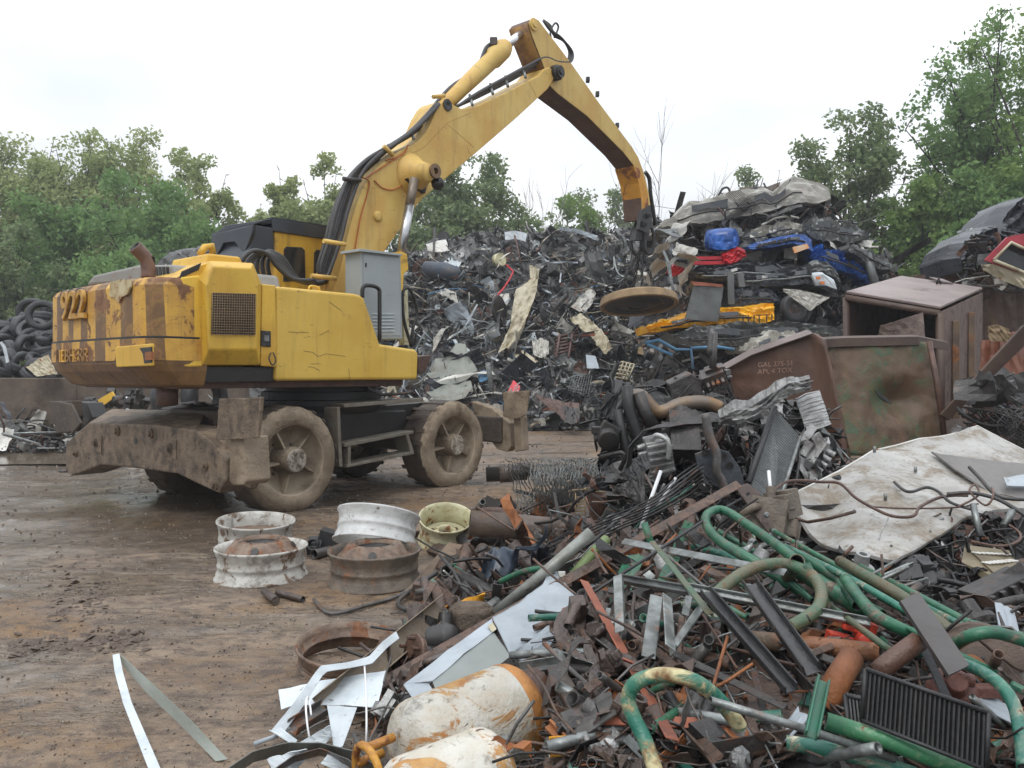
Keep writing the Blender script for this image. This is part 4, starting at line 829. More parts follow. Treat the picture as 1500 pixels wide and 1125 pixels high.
rd0 = random.Random(5); m_crm0 = mat('beige_scrap', lin((170, 162, 142)), lin((140, 130, 110)), s=4, rough=.5, rust=.25, rs=6, dirt=.3, dcol=(.12, .1, .07), bump=.3)
cw_far = [(m_crm0, 'cream'), (m_cgrey, 'dull grey'), (m_cwhite, 'dirty white'), (FAR[0], 'dark'), (m_rust, 'rusty brown'), (m_gsteel, 'bright zinc'), (m_cblack, 'black'), (m_lgrey, 'light grey'), (m_cwhite, 'dirty white'), (m_cgrey, 'dull grey')]
st = stock(rd0, [('crumpled_sheet', 'scrap metal', lambda mb, c, s, rd: j_sheet(mb, c, s, rd, n=7, amp=.3), (.8, 1.2), cw_far), ('bent_strip', 'scrap metal', lambda mb, c, s, rd: j_strip(mb, c, s, rd, wd=.06), (.8, 1.0), cw_far[:5]),
               ('scrap_pipe', 'pipe', lambda mb, c, s, rd: j_pipe(mb, c, s, rd, r=.05), (.8, 1.4), [(m_fd, 'dark'), (m_gsteel, 'bright zinc')]), ('machine_casting', 'scrap metal', j_chunk, (.6, 1.0), [(m_dsteel, 'dark'), (m_alu, 'pale aluminium')]),
               ('steel_disc', 'scrap metal', j_disc, (.7, 1.0), [(m_dsteel, 'dark'), (m_rust, 'rusty brown')]), ('angle_bar', 'bar', lambda mb, c, s, rd: j_angle(mb, c, s*1.3, rd, w_=.07), (1, 1.3), [(m_steel, 'dull grey'), (m_rust, 'rusty brown')])])
strew(st, 300, 31, lambda rd: on_heap(rd, .02, .9, .45), 'lying on the slope of the far scrap heap', 'on the far heap', scl=(.5, 1.5))
bright(2300, 23)
HR = lambda u, v, off=.4: heap(u, max(0, min(1, (632-v)/(632-interp(TOPV, u)-4))))-Vector((0, off, 0))
def hp_(u, v, off=.45):
    return P(u, v, HR(u, v).y-off+.4)
def fp(name, top, bot, m, label, cat_='scrap metal', off=.6, **kw): return patch(name, [hp_(u, v, off) for u, v in top], [hp_(u, v, off) for u, v in bot], m, label=label, cat=cat_, **kw)
m_crm = mat('cream_sheet', lin((182, 174, 150)), lin((154, 142, 112)), s=3, rough=.5, rust=.25, rs=5, dirt=.4, dcol=(.16, .12, .08), ds=3, bump=.3)
fp('twisted_sheet', [(775, 395), (777, 412), (756, 427), (751, 450), (748, 480), (738, 504), (729, 522)], [(790, 396), (788, 414), (786, 430), (779, 452), (768, 480), (758, 500), (745, 516)], m_crm, 'long twisted cream sheet hanging down the middle of the far heap', amp=.22, sc_=1.0, nu=26, nv=9, off=1.0)
fp('beige_sheet', [(834, 470), (850, 482), (872, 505), (886, 522)], [(850, 462), (868, 474), (888, 494), (897, 512)], m_crm, 'long beige door panel lying diagonally beneath the magnet', off=.9, amp=.12)
fp('crumpled_sheet', [(835, 452), (850, 436), (864, 424)], [(856, 460), (868, 446), (873, 430)], m_cwhite, 'white crumpled fender left of the magnet', amp=.12)
fp('ribbed_sheet', [(648, 386), (664, 373), (680, 364)], [(664, 398), (672, 392), (676, 385)], m_white, 'white ribbed roof sheet near the left top of the far heap', amp=.03, aniso=(6, .3))
fp('appliance_sheet', [(624, 358), (640, 353), (653, 351)], [(627, 368), (644, 370), (660, 367)], m_wht, 'white appliance panel standing on the crest near the cylinder', amp=.03)
fp('flat_plate', [(739, 340), (755, 338), (772, 342)], [(740, 352), (755, 350), (770, 354)], m_white, 'white plate on the crest of the heap, third of the way along', amp=.02)
fp('flat_plate', [(817, 333), (848, 336), (876, 346)], [(822, 338), (850, 343), (872, 352)], m_lgrey, 'pale bent plate on the crest above the middle', amp=.04)
fp('cream_board', [(750, 519), (758, 515), (766, 513)], [(773, 540), (780, 535), (788, 529)], m_crm, 'cream square board low on the heap under the twisted sheet', amp=.02)
fp('folded_sheet', [(638, 530), (655, 522), (668, 506), (682, 508), (688, 525), (700, 545)], [(625, 552), (645, 566), (660, 566), (680, 562), (690, 555), (699, 548)], mat('grey_green_sheet', lin((128, 130, 120)), lin((104, 106, 98)), s=2, rough=.5, dirt=.35, scr=.3), 'large grey green folded panel behind the front wheel', nu=9, nv=4, amp=.14, off=.8)
fp('folded_sheet', [(625, 578), (645, 568), (668, 566), (690, 560)], [(640, 590), (655, 592), (676, 588), (693, 574)], mat('grey_green_sheet', (1, 1, 1)), 'lower grey folded panel touching the ground behind the front wheel', nu=8, nv=4, amp=.12, off=1.0)
fp('crumpled_sheet', [(636, 495), (645, 484), (660, 478)], [(634, 518), (642, 505), (652, 484)], m_cwhite, 'narrow white torn sheet right of the handrail', amp=.06)
fp('crumpled_sheet', [(725, 440), (733, 432), (745, 430)], [(724, 448), (738, 458), (746, 440)], m_cwhite, 'small white torn plate left of the twisted sheet', amp=.06)
fp('crumpled_sheet', [(780, 500), (792, 498), (804, 502)], [(782, 522), (795, 528), (804, 520)], m_cwhite, 'white crushed can panel right of the cream board', amp=.12)
fp('crumpled_sheet', [(640, 430), (652, 424), (668, 430)], [(655, 436), (665, 442), (672, 448)], m_cwhite, 'small white bent plate right of the grey cabinet', amp=.08)
fp('dark_grille', [(812, 438), (836, 430), (848, 428)], [(806, 446), (830, 446), (842, 442)], m_dsteel, 'dark slatted grille left of the magnet', amp=.04)
fp('blue_bin', [(700, 546), (708, 543), (716, 546)], [(702, 560), (708, 560), (714, 556)], m_lblue, 'small blue bin low on the far heap', 'bin', amp=.05, off=1.0)
sf_ = MB()
for i in range(6): sf_.tube([hp_(815+i*-.8, 494+i*5, 1.0), hp_(846-i*.8, 487+i*5, 1.0)], .05, 4)
for u in (820, 838): sf_.tube([hp_(u, 490, 1.1), hp_(u-5, 524, 1.1)], .04, 4)
sf_.build('slatted_scrap', MIXR, label='rusty slatted rack beneath the beige door panel', cat='rack')
sg = fp('sign_board', [(739, 592), (744, 573), (752, 557)], [(745, 600), (757, 590), (762, 566)], m_red, 'torn red sign board with white letters low on the heap', 'sign', off=1.6, amp=.015)
o_ = hp_(744, 584, 1.68); text_mesh('NE', .36, .004, o_, (hp_(758, 574, 1.68)-o_).normalized(), Vector((.2, 0, 1)).normalized(), 'letters', m_whtp, sg)
fp('rusty_chute', [(783, 578), (800, 584), (822, 590), (848, 592)], [(790, 588), (812, 604), (828, 618), (850, 614)], m_rust, 'rusty brown folded chute at the foot of the heap', amp=.08, off=1.8)
fp('steel_box', [(826, 598), (838, 600), (850, 604)], [(828, 618), (838, 622), (848, 618)], m_dsteel, 'dark open box at the foot of the heap', amp=.02, off=2.0, depth=.4)
fp('plate', [(935, 496), (945, 498)], [(934, 518), (948, 522)], m_tanp, 'small tan panel right of the magnet shadow', amp=.02, off=1.2, nu=6, nv=5)
fp('plate', [(858, 520), (872, 522)], [(860, 540), (878, 540)], m_lgrey, 'pale square plate beneath the beige door panel', amp=.02, off=1.2, nu=6, nv=5)
wb = MB()
for i in range(9):
    t = i/8; wb.tube([hp_(841+26*t, 546+4*t, 1.9), hp_(832+30*t, 572+6*t, 1.9)], .008, 4); wb.tube([hp_(841-9*t, 546+26*t, 1.9), hp_(867-5*t, 550+28*t, 1.9)], .008, 4)
wb.build('wire_basket', m_gsteel, label='bent wire mesh tray low on the far heap', cat='basket')
MB().tube([hp_(624, 395, .9), hp_(650, 397, .9), hp_(668, 402, .9), hp_(674, 404, .9)], [.28, .29, .25, .12], 16).build('water_tank', mat('blue_black_tank', (.03, .05, .08), (.05, .055, .06), rough=.5, rust=.3), label='blue black water tank lying on the heap beside the cabinet', cat='tank')
MB().lathe(hp_(728, 455, .9), Vector((1, -.5, .1)), [(0, 0), (.02, .3), (.05, .46), (.09, .47), (.05, .3), (.03, 0)], 24).build('steel_disc', m_dsteel, label='large dark dished disc standing on edge left of the twisted sheet', cat='scrap metal')
MB().lathe(hp_(731, 381, .9), Vector((1, -1, .2)), [(-.1, 0), (-.1, .2), (-.12, .22), (.12, .22), (.1, .2), (.1, 0)], 20).build('rim', m_cream, label='small yellowed wheel rim near the crest of the heap', cat='wheel rim')
MB().tube([hp_(u, v, 1.0) for u, v in [(742, 388), (752, 398), (746, 410), (738, 422), (726, 436)]], .03, 6).build('red_rod', m_red, label='bright red bent rod near the crest of the heap', cat='rod')
MB().tube([hp_(u, v, .9) for u, v in [(754, 345), (758, 362), (763, 385)]], .035, 6).build('brown_post', m_rust, label='upright rusty post near the crest of the heap', cat='bar')
MB().tube(smooth_path([hp_(u, v, 1.0) for u, v in [(876, 396), (898, 394), (899, 376), (903, 396), (912, 405), (932, 408)]]), .03, 6).build('bent_tube', m_gsteel, label='thin pale bent tube left of the magnet chains', cat='pipe')
MB().tube([hp_(u, v, 1.2) for u, v in [(892, 500), (930, 506), (950, 509)]], .035, 6).build('long_bar', m_dsteel, label='long dark bar sticking out below the magnet', cat='bar')
# left side: scrap seen under and beside the machine
def on_left(rd):
    u = rd.uniform(-60, 620); D = rd.uniform(15.6, 19.5) if u < 350 else rd.uniform(17.5, 21); x = (u-750)/FPX*D; return Vector((x, D, rd.random()**2*.75*sm(15.4, 18, D)+.03))
scatter(on_left, 900, 77, (.2, .6), (10, 8, 8, 10, 8, 8, 10, 14, 8, 3), 'loose_scrap', FAR, 'low spread of loose mixed scrap seen under the machine')
rd1 = random.Random(15)
st = stock(rd1, [('white_trim', 'scrap metal', lambda mb, c, s, rd: j_strip(mb, c, s, rd, wd=.04), (.8, 1), [(m_white, 'white')]), ('crumpled_sheet', 'scrap metal', lambda mb, c, s, rd: j_sheet(mb, c, s, rd, n=6), (.7, .9), [(m_wht, 'dirty white'), (m_cgrey, 'dull grey')]), ('scrap_pipe', 'pipe', lambda mb, c, s, rd: j_pipe(mb, c, s, rd, r=.03), (.9, 1.3), [(m_gsteel, 'bright zinc')])])
strew(st, 46, 33, lambda rd: on_left(rd)+Vector((0, -.3, .1)), 'on the ground by the low wall at the left', 'by the low wall', scl=(.5, 1.1))
# yard wall and tyre heap
WY = 17.6
wl_ = MB(); wp = [P(-140, 553, 17.0), P(112, 554, WY), P(360, 566, 19.5)]
for a, b in zip(wp, wp[1:]): wl_.prism([Vector((a.x, a.y, -.1)), Vector((b.x, b.y, -.1)), Vector((b.x, b.y, b.z)), Vector((a.x, a.y, a.z))], Vector((0, .3, 0)))
wl_.build('yard_wall', mat('stained_brown_wall', lin((118, 104, 90)), lin((86, 74, 66)), s=.8, rough=.8, dirt=.45, dcol=lin((70, 58, 50)), ds=1.1, bump=.6), bevel=.02, label='low brown stained wall holding back the tyres', cat='wall')
rt = random.Random(9); tm = MB(); j_tyre(tm, Vector((0, 0, 0)), UP, .33, .2); t0 = None
m_ty = mat('old_tyre_rubber', (.022, .022, .024), (.036, .036, .038), s=4, rough=.5, dirt=.2, dcol=(.08, .08, .08), bump=.4)
tyl = [(0, 462, 3), (22, 470, 5), (40, 478, 2), (60, 458, 1), (-30, 470, 4)]
def put_tyre(p, rot, s, lb, gp):
    global t0
    if t0 is None: t0 = tm.build('tyre', m_ty, label=lb, cat='tyre', group=gp); t0.data.transform(Matrix.Translation(Vector((0, 0, -.1)))); o = t0
    else: o = t0.copy(); col.objects.link(o)
    o.location = p; o.rotation_euler = rot; o.scale = (s, s, s); o['label'] = lb; o['group'] = gp; return o
for i in range(120):
    u = rt.uniform(-120, 100); k = rt.random(); base_v = 553; tv = 462 if u < 45 else 452; tv = tv if u > -10 else 470
    v = base_v-(base_v-tv)*k; D = 18.3+2.6*k+rt.uniform(-.2, .3)
    put_tyre(P(u, v, D), (rt.choice([R(80), R(10), R(25), R(60), R(95)])+rt.uniform(-.4, .4), rt.uniform(-.5, .5), rt.uniform(0, 6.3)), rt.uniform(.85, 1.15), 'old black car tyre piled in the heap behind the low wall', 'tyres heaped behind the low wall')
for (u, v, D, s) in [(62, 462, 19.3, 1.1), (95, 540, 18.2, 1.0)]: put_tyre(P(u, v, D), (R(84), 0, R(20)), s, 'tyre standing upright at the right end of the tyre heap' if v < 500 else 'tyre beside the machine at the end of the low wall', 'tyres standing at the right end of the heap')
patch('torn_sheet', [P(40, 538, 17.2), P(60, 525, 17.2), P(72, 520, 17.2)], [P(55, 552, 17.1), P(70, 550, 17.1), P(84, 548, 17.1)], m_crm, label='torn cream panel leaning on the tyre heap', cat='scrap metal', amp=.06)
patch('white_trim', [P(0, 502, 17.1), P(5, 510, 17.1), P(10, 532, 17.1)], [P(3, 500, 17.1), P(10, 509, 17.1), P(14, 530, 17.1)], m_white, label='white bent trim in front of the tyre heap', cat='scrap metal', amp=.02, nu=8, nv=3)
for i, (u, v, D, cl_, lb) in enumerate([(160, 588, 15.5, m_dark, 'dark machine part with a yellow panel under the counterweight'), (196, 590, 15.0, m_dsteel, 'dark tangled engine part under the counterweight')]):
    mb = MB(); c = P(u, v, D); rr = random.Random(i+4)
    for q in range(7): j_chunk(mb, c+Vector((rr.gauss(0, .18), rr.gauss(0, .15), rr.gauss(0, .09))), .45, rr)
    mb.build('machine_part', cl_, label=lb, cat='machine part')
MB().prism([P(143, 586, 15.2), P(163, 574, 15.2), P(168, 582, 15.2), P(148, 596, 15.2)], (.02, .03, .01)).build('yellow_plate', m_yel, label='small yellow panel lying on the dark machine part', cat='panel')
for i, (u, lb) in enumerate([(256, 'first tyre seen between counterweight and undercarriage'), (300, 'second tyre seen between counterweight and undercarriage')]):
    put_tyre(P(u, 582, 13.6), (R(90), 0, R(60)), 1.25, lb, 'tyres behind the undercarriage')
# ---------------------------------------------------------------- stack of crushed cars
CTOP = [(935, 350), (960, 325), (1000, 312), (1100, 285), (1200, 285), (1225, 305), (1260, 350), (1300, 385), (1330, 420), (1420, 520)]
def cheap(u, s):
    vt = interp(CTOP, u)+6; vb = 640; v = vb+(vt-vb)*s; return P(u, v, 17.6+2.4*s+5*(1-sm(935, 1010, u)))
cm = MB(); rows = []
for j in range(30):
    s = min(1, j/24); row = []
    for i in range(60):
        u = 930+480*i/59; p = cheap(u, s)
        if j > 24: k = (j-24)/5; p = p+Vector((0, 4*k, -p.z*k))
        row.append(p+Vector((.2*noise.noise(p*2), .35*noise.noise(p*1.3)+.5, .15*noise.noise(p*3.1))))
    rows.append(row)
cm.sheet(rows, .05, 0, smooth=False).build('crushed_mass', m_dsteel, kind='stuff', label='dark crushed wreckage filling the stack of flattened cars')
def on_cars(rd): u = rd.uniform(936, 1320); return cheap(u, rd.random())+Vector((0, -rd.uniform(-.2, .35), 0))
scatter(on_cars, 2300, 91, (.2, .6), (30, 12, 20, 8, 10, 6, 5, 5, 5, 8), 'crushed_trim', FAR, 'loose trim, wire and torn sheet squeezed between the flattened cars')
def cb_(name, top, bot, D, m, label, cat_='crushed car', depth=1.6, amp=.09, **kw):
    ob = patch(name, [P(u, v, D) for u, v in top], [P(u, v, D-.15) for u, v in bot], m, depth=depth, amp=amp, nu=kw.pop('nu', 44), nv=kw.pop('nv', 12), label=label, cat=cat_, **kw)
    A, B = resamp([P(u, v, D) for u, v in top], 22), resamp([P(u, v, D-.15) for u, v in bot], 22); rr = random.Random(len(label)); f = Vector((0, -amp*1.5-.03, 0))
    q = lambda i, t: A[i].lerp(B[i], t)+f+Vector((0, .05*noise.noise(A[i]*3), .05*noise.noise(A[i]*2.1+Vector((t, 0, 0)))))
    MB().tube([q(i, .62) for i in range(2, 18)], .022, 5).build('trim_strip', m_dark if m not in (m_cblack, m_dark) else m_gsteel, ob)
    for a, b, t0, t1 in ((4, 9, .15, .42), (11, 16, .2, .45)):
        MB().sheet([[q(i, t0+.06*rr.random()) for i in range(a, b)], [q(i, t1+.1*rr.random()) for i in range(a, b)]], .01, 0, smooth=False).build('broken_window', m_glass, ob)
    return ob
van = cb_('crushed_van', [(968, 330), (990, 318), (1003, 304), (1008, 297), (1040, 292), (1060, 288), (1120, 275), (1135, 284), (1150, 268), (1160, 260), (1178, 262), (1200, 270), (1214, 278), (1217, 290)],
    [(966, 334), (1000, 330), (1030, 325), (1060, 322), (1085, 318), (1110, 314), (1130, 310), (1140, 306), (1155, 300), (1175, 296), (1200, 298), (1210, 296), (1216, 294)], 19.4, m_cwhite, 'crushed dirty white van body lying on top of the car stack', depth=2.0, amp=.08, sc_=2.2)
md_ = MB()
for i in range(20):
    for sg_ in (-1, 1):
        a = P(1062+2.9*i, 321-1.1*i*.6, 19.2); b = P(1062+2.9*i+sg_*34, 287-.45*i+(0 if sg_ < 0 else 0), 19.2)
        if 1058 < (b.x/b.y*FPX+750) < 1122: md_.tube([a, b], .008, 3)
md_.build('mesh_screen', m_dsteel, van)
MB().tube(smooth_path([P(1052, 288, 19.6), P(1058, 277, 19.6), P(1066, 275, 19.6), P(1070, 283, 19.6)]), .03, 6).build('hoop', m_dark, van)
cb_('crushed_car', [(1176, 330), (1192, 322), (1205, 320), (1225, 330), (1250, 332), (1262, 338), (1270, 345)], [(1180, 340), (1195, 352), (1215, 352), (1240, 356), (1262, 352), (1268, 350), (1272, 350)], 19.1, m_cgrey, 'grey folded car roof with pale edge on the right of the stack', depth=1.4, amp=.10)
cb_('crushed_car', [(1060, 345), (1085, 340), (1110, 338), (1140, 328), (1165, 326), (1180, 332)], [(1062, 362), (1085, 360), (1110, 355), (1140, 345), (1165, 342), (1178, 345)], 19.3, m_cwhite, 'flattened pale car just under the white van', depth=1.5, amp=.1)
bl = cb_('crushed_car', [(1094, 362), (1110, 355), (1135, 350), (1160, 344), (1178, 345), (1189, 352), (1190, 366)], [(1098, 364), (1115, 364), (1135, 361), (1160, 357), (1175, 358), (1184, 364), (1190, 370)], 18.6, m_cblue, 'bright blue car front flattened in the stack', depth=1.4, amp=.03, sc_=1)
MB().prism([P(1161, 362, 18.35), P(1182, 357, 18.35), P(1186, 363, 18.35), P(1164, 371, 18.35)], (0, .05, 0)).build('headlight', mat('headlight_lens', (.6, .45, .3), (.7, .3, .1), s=4, rough=.15), bl)
gl_ = MB(); 
for i in range(7): gl_.prism([P(1112+i*7, 362-i*1.6, 18.38), P(1117+i*7, 361-i*1.6, 18.38), P(1116+i*7, 357-i*1.6, 18.38), P(1111+i*7, 358-i*1.6, 18.38)], (0, .03, 0))
gl_.build('grille', m_dark, bl)
cb_('crushed_car', [(1184, 368), (1200, 362), (1222, 372), (1240, 385), (1260, 395), (1278, 404)], [(1192, 384), (1215, 392), (1235, 398), (1255, 404), (1272, 412), (1280, 416)], 18.8, m_cblue, 'torn blue car side sagging down the right of the stack', depth=1.4, amp=.14, sc_=2)
fpc = lambda name, top, bot, D, m, lb, cat_='scrap metal', **kw: patch(name, [P(u, v, D) for u, v in top], [P(u, v, D) for u, v in bot], m, label=lb, cat=cat_, **kw)
MB().tube([P(1036, 352, 18.6), P(1050, 352, 18.5), P(1068, 350, 18.4), P(1078, 348, 18.3)], [.24, .27, .26, .2], 14).build('blue_drum', m_cblue, label='dented blue drum jammed above the red bumper', cat='drum')
fpc('blue_drum_skin', [(1038, 342), (1050, 345), (1066, 342), (1078, 340)], [(1038, 362), (1050, 366), (1066, 366), (1078, 362)], 18.2, m_cblue, 'crumpled blue sheet over the blue drum', amp=.05, sc_=.8)
rb = MB()
for k in (0, 7): rb.prism([P(1000, 376+k, 18.3), P(1064, 375+k, 18.3), P(1064, 380+k, 18.3), P(1000, 381+k, 18.3)], (0, .1, 0))
rr_ = rb.build('red_bumper', m_red, label='red bumper bar squeezed in the middle of the stack', cat='bumper')
patch('bumper_end', [P(1058, 374, 18.2), P(1070, 368, 18.2), P(1080, 364, 18.2), P(1092, 368, 18.2)], [P(1062, 386, 18.2), P(1070, 388, 18.2), P(1082, 382, 18.2), P(1093, 376, 18.2)], m_red, amp=.04, sc_=.7, depth=.3, parent=rr_)
fpc('red_fragment', [(978, 397), (988, 388), (1000, 386), (1007, 388)], [(986, 406), (992, 402), (1000, 404), (1006, 402)], 18.1, m_red, 'small torn red fender left of the red bumper', amp=.03, sc_=.7, depth=.2)
cb_('crushed_car', [(1005, 398), (1030, 396), (1060, 392), (1090, 388), (1130, 384), (1140, 390), (1165, 394), (1188, 390)], [(1010, 405), (1035, 410), (1060, 412), (1090, 410), (1125, 416), (1150, 414), (1175, 418), (1190, 412)], 18.2, m_cblack, 'flattened black car in the middle of the stack', amp=.10, sc_=2.4)
bk = cb_('crushed_car', [(1072, 408), (1100, 402), (1130, 398), (1160, 394), (1186, 390), (1195, 384), (1210, 384), (1225, 396), (1230, 412)], [(1075, 420), (1100, 420), (1130, 420), (1160, 418), (1188, 416), (1196, 420), (1208, 424), (1222, 430), (1232, 424)], 18.0, m_cblack, 'black pickup tailgate and corner above the white fender', amp=.07)
ls = patch('light_cluster', [P(1190, 404, 17.5), P(1205, 402, 17.5), P(1222, 412, 17.5)], [P(1196, 418, 17.5), P(1210, 418, 17.5), P(1226, 424, 17.5)], m_white, parent=bk, amp=.02, depth=.08, nu=8, nv=4)
for (u, v) in ((1199, 407), (1205, 414)): MB().prism([P(u-3, v-2, 17.42), P(u+3, v-2, 17.42), P(u+3, v+2, 17.42), P(u-3, v+2, 17.42)], (0, .04, 0)).build('indicator', mat('orange_lens', (.8, .22, .04), (.7, .2, .04), rough=.2), bk)
patch('corner_bumper', [P(1188, 388, 17.7), P(1200, 382, 17.7), P(1215, 388, 17.7), P(1228, 400, 17.7)], [P(1190, 400, 17.7), P(1204, 398, 17.7), P(1218, 404, 17.7), P(1230, 414, 17.7)], m_cgrey, parent=bk, amp=.03, depth=.4, aniso=(.3, 4))
fpc('grey_plate', [(1016, 418), (1040, 415), (1060, 420)], [(1003, 467), (1030, 470), (1052, 471)], 17.0, m_cgrey, 'smooth grey square plate standing against the car stack', amp=.01, nu=8, nv=8)
fpc('orange_edge', [(1012, 412), (1035, 414), (1058, 417)], [(1016, 418), (1040, 419), (1060, 421)], 16.95, m_orang, 'orange torn strip over the grey square plate', amp=.02, nu=10, nv=3)
cb_('crushed_car', [(1072, 424), (1100, 421), (1128, 424), (1142, 436)], [(1070, 450), (1095, 448), (1120, 446), (1144, 444)], 17.9, m_blue, 'dark blue car boot flattened above the yellow wreck', amp=.05)
for q in ((1066, 398, 1076, 445), (1080, 400, 1092, 420)): MB().prism([P(q[0], q[1], 17.5), P(q[0]+9, q[1], 17.5), P(q[2], q[3], 17.5), P(q[2]-9, q[3], 17.5)], (0, .08, 0)).build('door_pillar', m_cgrey, label='grey upright pillar left of the black tailgate' if q[0] < 1070 else 'short grey upright bracket beside the tall pillar', cat='scrap metal')
yl = cb_('crushed_car', [(946, 480), (960, 474), (985, 468), (1000, 462), (1020, 460), (1050, 455), (1075, 452), (1100, 450), (1120, 446), (1133, 445)], [(950, 488), (970, 485), (990, 481), (1010, 478), (1030, 478), (1055, 474), (1080, 475), (1100, 474), (1120, 474), (1134, 470)], 17.3, m_cyel, 'bright yellow flattened car low in the stack', amp=.07, nu=60, sc_=2)
ltr = text_mesh('TUTTLE', .26, .004, P(1083, 474, 17.02), Vector((1, 0, .03)).normalized(), UP, 'letters', m_dark, yl)
ft = fpc('white_fender', [(1146, 423), (1165, 424), (1185, 428), (1215, 436)], [(1148, 428), (1165, 440), (1186, 456), (1196, 448)], 17.2, m_cwhite, 'dirty white triangular fender above the squashed wheel', amp=.05)
cwh = thing('wheel', P(1162, 452, 17.5), 'squashed car wheel under the white fender', 'wheel')
tb = MB(); j_tyre(tb, P(1162, 452, 17.5), Vector((.35, -1, .1)), .31, .2); tb.build('tyre', m_ty, cwh)
MB().lathe(P(1162, 452, 17.5), Vector((.35, -1, .1)), [(-.08, .2), (.09, .2), (.07, .17), (.03, .1), (.06, .05), (.06, 0)], 20).build('rim', m_dsteel, cwh)
cb_('crushed_car', [(985, 492), (1010, 482), (1040, 478), (1075, 476), (1110, 478), (1150, 474), (1190, 478), (1235, 482)], [(990, 505), (1015, 508), (1040, 512), (1075, 508), (1110, 502), (1150, 496), (1190, 496), (1236, 500)], 17.0, m_cgrey, 'wide grey flattened car below the yellow one', amp=.12, nu=60, sc_=2.4)
cb_('crushed_car', [(1090, 508), (1115, 496), (1140, 490), (1160, 490), (1180, 500)], [(1092, 516), (1115, 516), (1140, 508), (1160, 506), (1182, 508)], 16.5, m_cwhite, 'pale crumpled car roof just above the rusty panel', amp=.1)
lb_ = MB()
for pp in ([(945, 502), (965, 498), (990, 512), (1012, 512), (1015, 540)], [(1012, 510), (1050, 508), (1076, 512)], [(948, 504), (970, 514), (985, 520)]): lb_.tube([P(u, v, 16.4) for u, v in pp], .032, 6)
lb_.build('twisted_rack', m_lblue, label='light blue twisted frame at the foot of the car stack', cat='frame')
cb_('crushed_car', [(1238, 360), (1255, 362), (1275, 372), (1295, 382), (1312, 392)], [(1240, 366), (1258, 376), (1272, 388), (1295, 395), (1315, 396)], 18.6, m_cgrey, 'grey car end jutting out at the right of the stack', amp=.08, depth=1.0)
MB().tube([P(1270, 372, 18.5), P(1276, 395, 18.4), P(1284, 425, 18.3)], .10, 6).build('door_pillar', m_cgrey, label='grey pillar hanging down the right end of the stack', cat='scrap metal')
rd2 = random.Random(25)
st = stock(rd2, [('crumpled_sheet', 'scrap metal', lambda mb, c, s, rd: j_sheet(mb, c, s, rd, n=7, amp=.3), (.8, 1.1), [(m_cgrey, 'dull grey'), (m_cblack, 'black'), (m_cwhite, 'dirty white'), (m_cwhite, 'dirty white')]), ('bent_strip', 'scrap metal', lambda mb, c, s, rd: j_strip(mb, c, s, rd, wd=.05), (.8, 1.0), [(m_gsteel, 'bright zinc'), (FAR[0], 'dark')])])
strew(st, 110, 35, lambda rd: (on_cars(rd) if rd.random() < .7 else P(rd.uniform(938, 1000), rd.uniform(330, 470), rd.uniform(17.2, 18.8)))-Vector((0, .3, 0)), 'squeezed between the flattened cars', 'in the car stack', scl=(.4, .9))
# ---------------------------------------------------------------- rusty steel boxes and wrecks on the right
def slab4(mb, q, th, mi=0): 
    n_ = (q[1]-q[0]).cross(q[3]-q[0]).normalized(); mb.prism(q, n_*th, mi); return mb
A_, D_, B_ = P(1239, 430, 11.8), P(1377, 453, 11.0), P(1319, 407, 14.0); Cc = B_+(D_-A_); dn = Vector((.03, .05, -1))*2.25
tb_ = thing('steel_box', A_.lerp(Cc, .5)+dn, 'tall rusty steel box tilted with its open end towards the camera', 'steel box')
m_btop = mat('wet_box_top', lin((134, 118, 114)), lin((112, 98, 94)), s=1, rough=.4, dirt=.25, dcol=lin((90, 76, 70)), ds=2, bump=.2)
m_bside = mat('box_side_rust', lin((90, 70, 60)), lin((62, 50, 45)), s=2.4, rough=.55, rust=.48, rs=3.5, drip=.5, rcol=(.05, .03, .025), rcol2=(.14, .1, .08), dirt=.2, bump=.5)
slab4(MB(), [A_, D_, Cc, B_], .04).build('top_plate', m_btop, tb_, bevel=.01)
slab4(MB(), [D_+dn, D_-UP*.045, Cc-UP*.045, Cc+dn], .04).build('side_plate', m_bside, tb_, bevel=.01)
slab4(MB(), [A_-UP*.045, A_+dn, B_+dn, B_-UP*.045], .04).build('side_plate', m_bside, tb_, bevel=.01)
slab4(MB(), [B_-UP*.05, Cc-UP*.05, Cc+dn, B_+dn], .04).build('back_plate', m_bside, tb_)
slab4(MB(), [A_+dn*.98, D_+dn*.98, Cc+dn*.98, B_+dn*.98], .04).build('floor_plate', m_bside, tb_)
e_ = MB(); 
for a, b in ((A_, D_),): e_.tube([a-UP*.06, b-UP*.06], .055, 4)
e_.tube([A_-UP*.05, A_+dn], .05, 4); e_.tube([D_-UP*.05, D_+dn], .06, 4); e_.build('front_rim', m_rustp, tb_)
for t in (.25, .62): MB().box(D_+(Cc-D_)*t+dn*.42+Vector((.03, -.02, 0)), (.10, .06, 1.4)).build('side_rib', mat('tan_rusty_rib', lin((104, 88, 68)), lin((84, 66, 54)), s=5, rough=.6, rust=.4), tb_, bevel=.01)
sm_ = MB(); sm_.tube([A_+(B_-A_)*.86+UP*.01, D_+(Cc-D_)*.84+UP*.01], .012, 4); sm_.tube([A_+(B_-A_)*.15+(D_-A_)*.05+UP*.01, A_+(B_-A_)*.75+(D_-A_)*.05+UP*.01], .01, 4); sm_.build('top_seam', m_dark, tb_)
hk = MB(); c_ = P(1372, 416, 13.2); hk.tube([c_, c_+UP*.1+Vector((.03, 0, 0)), c_+Vector((.07, 0, 0))], .018, 5); hk.build('lifting_ring', m_dark, tb_)
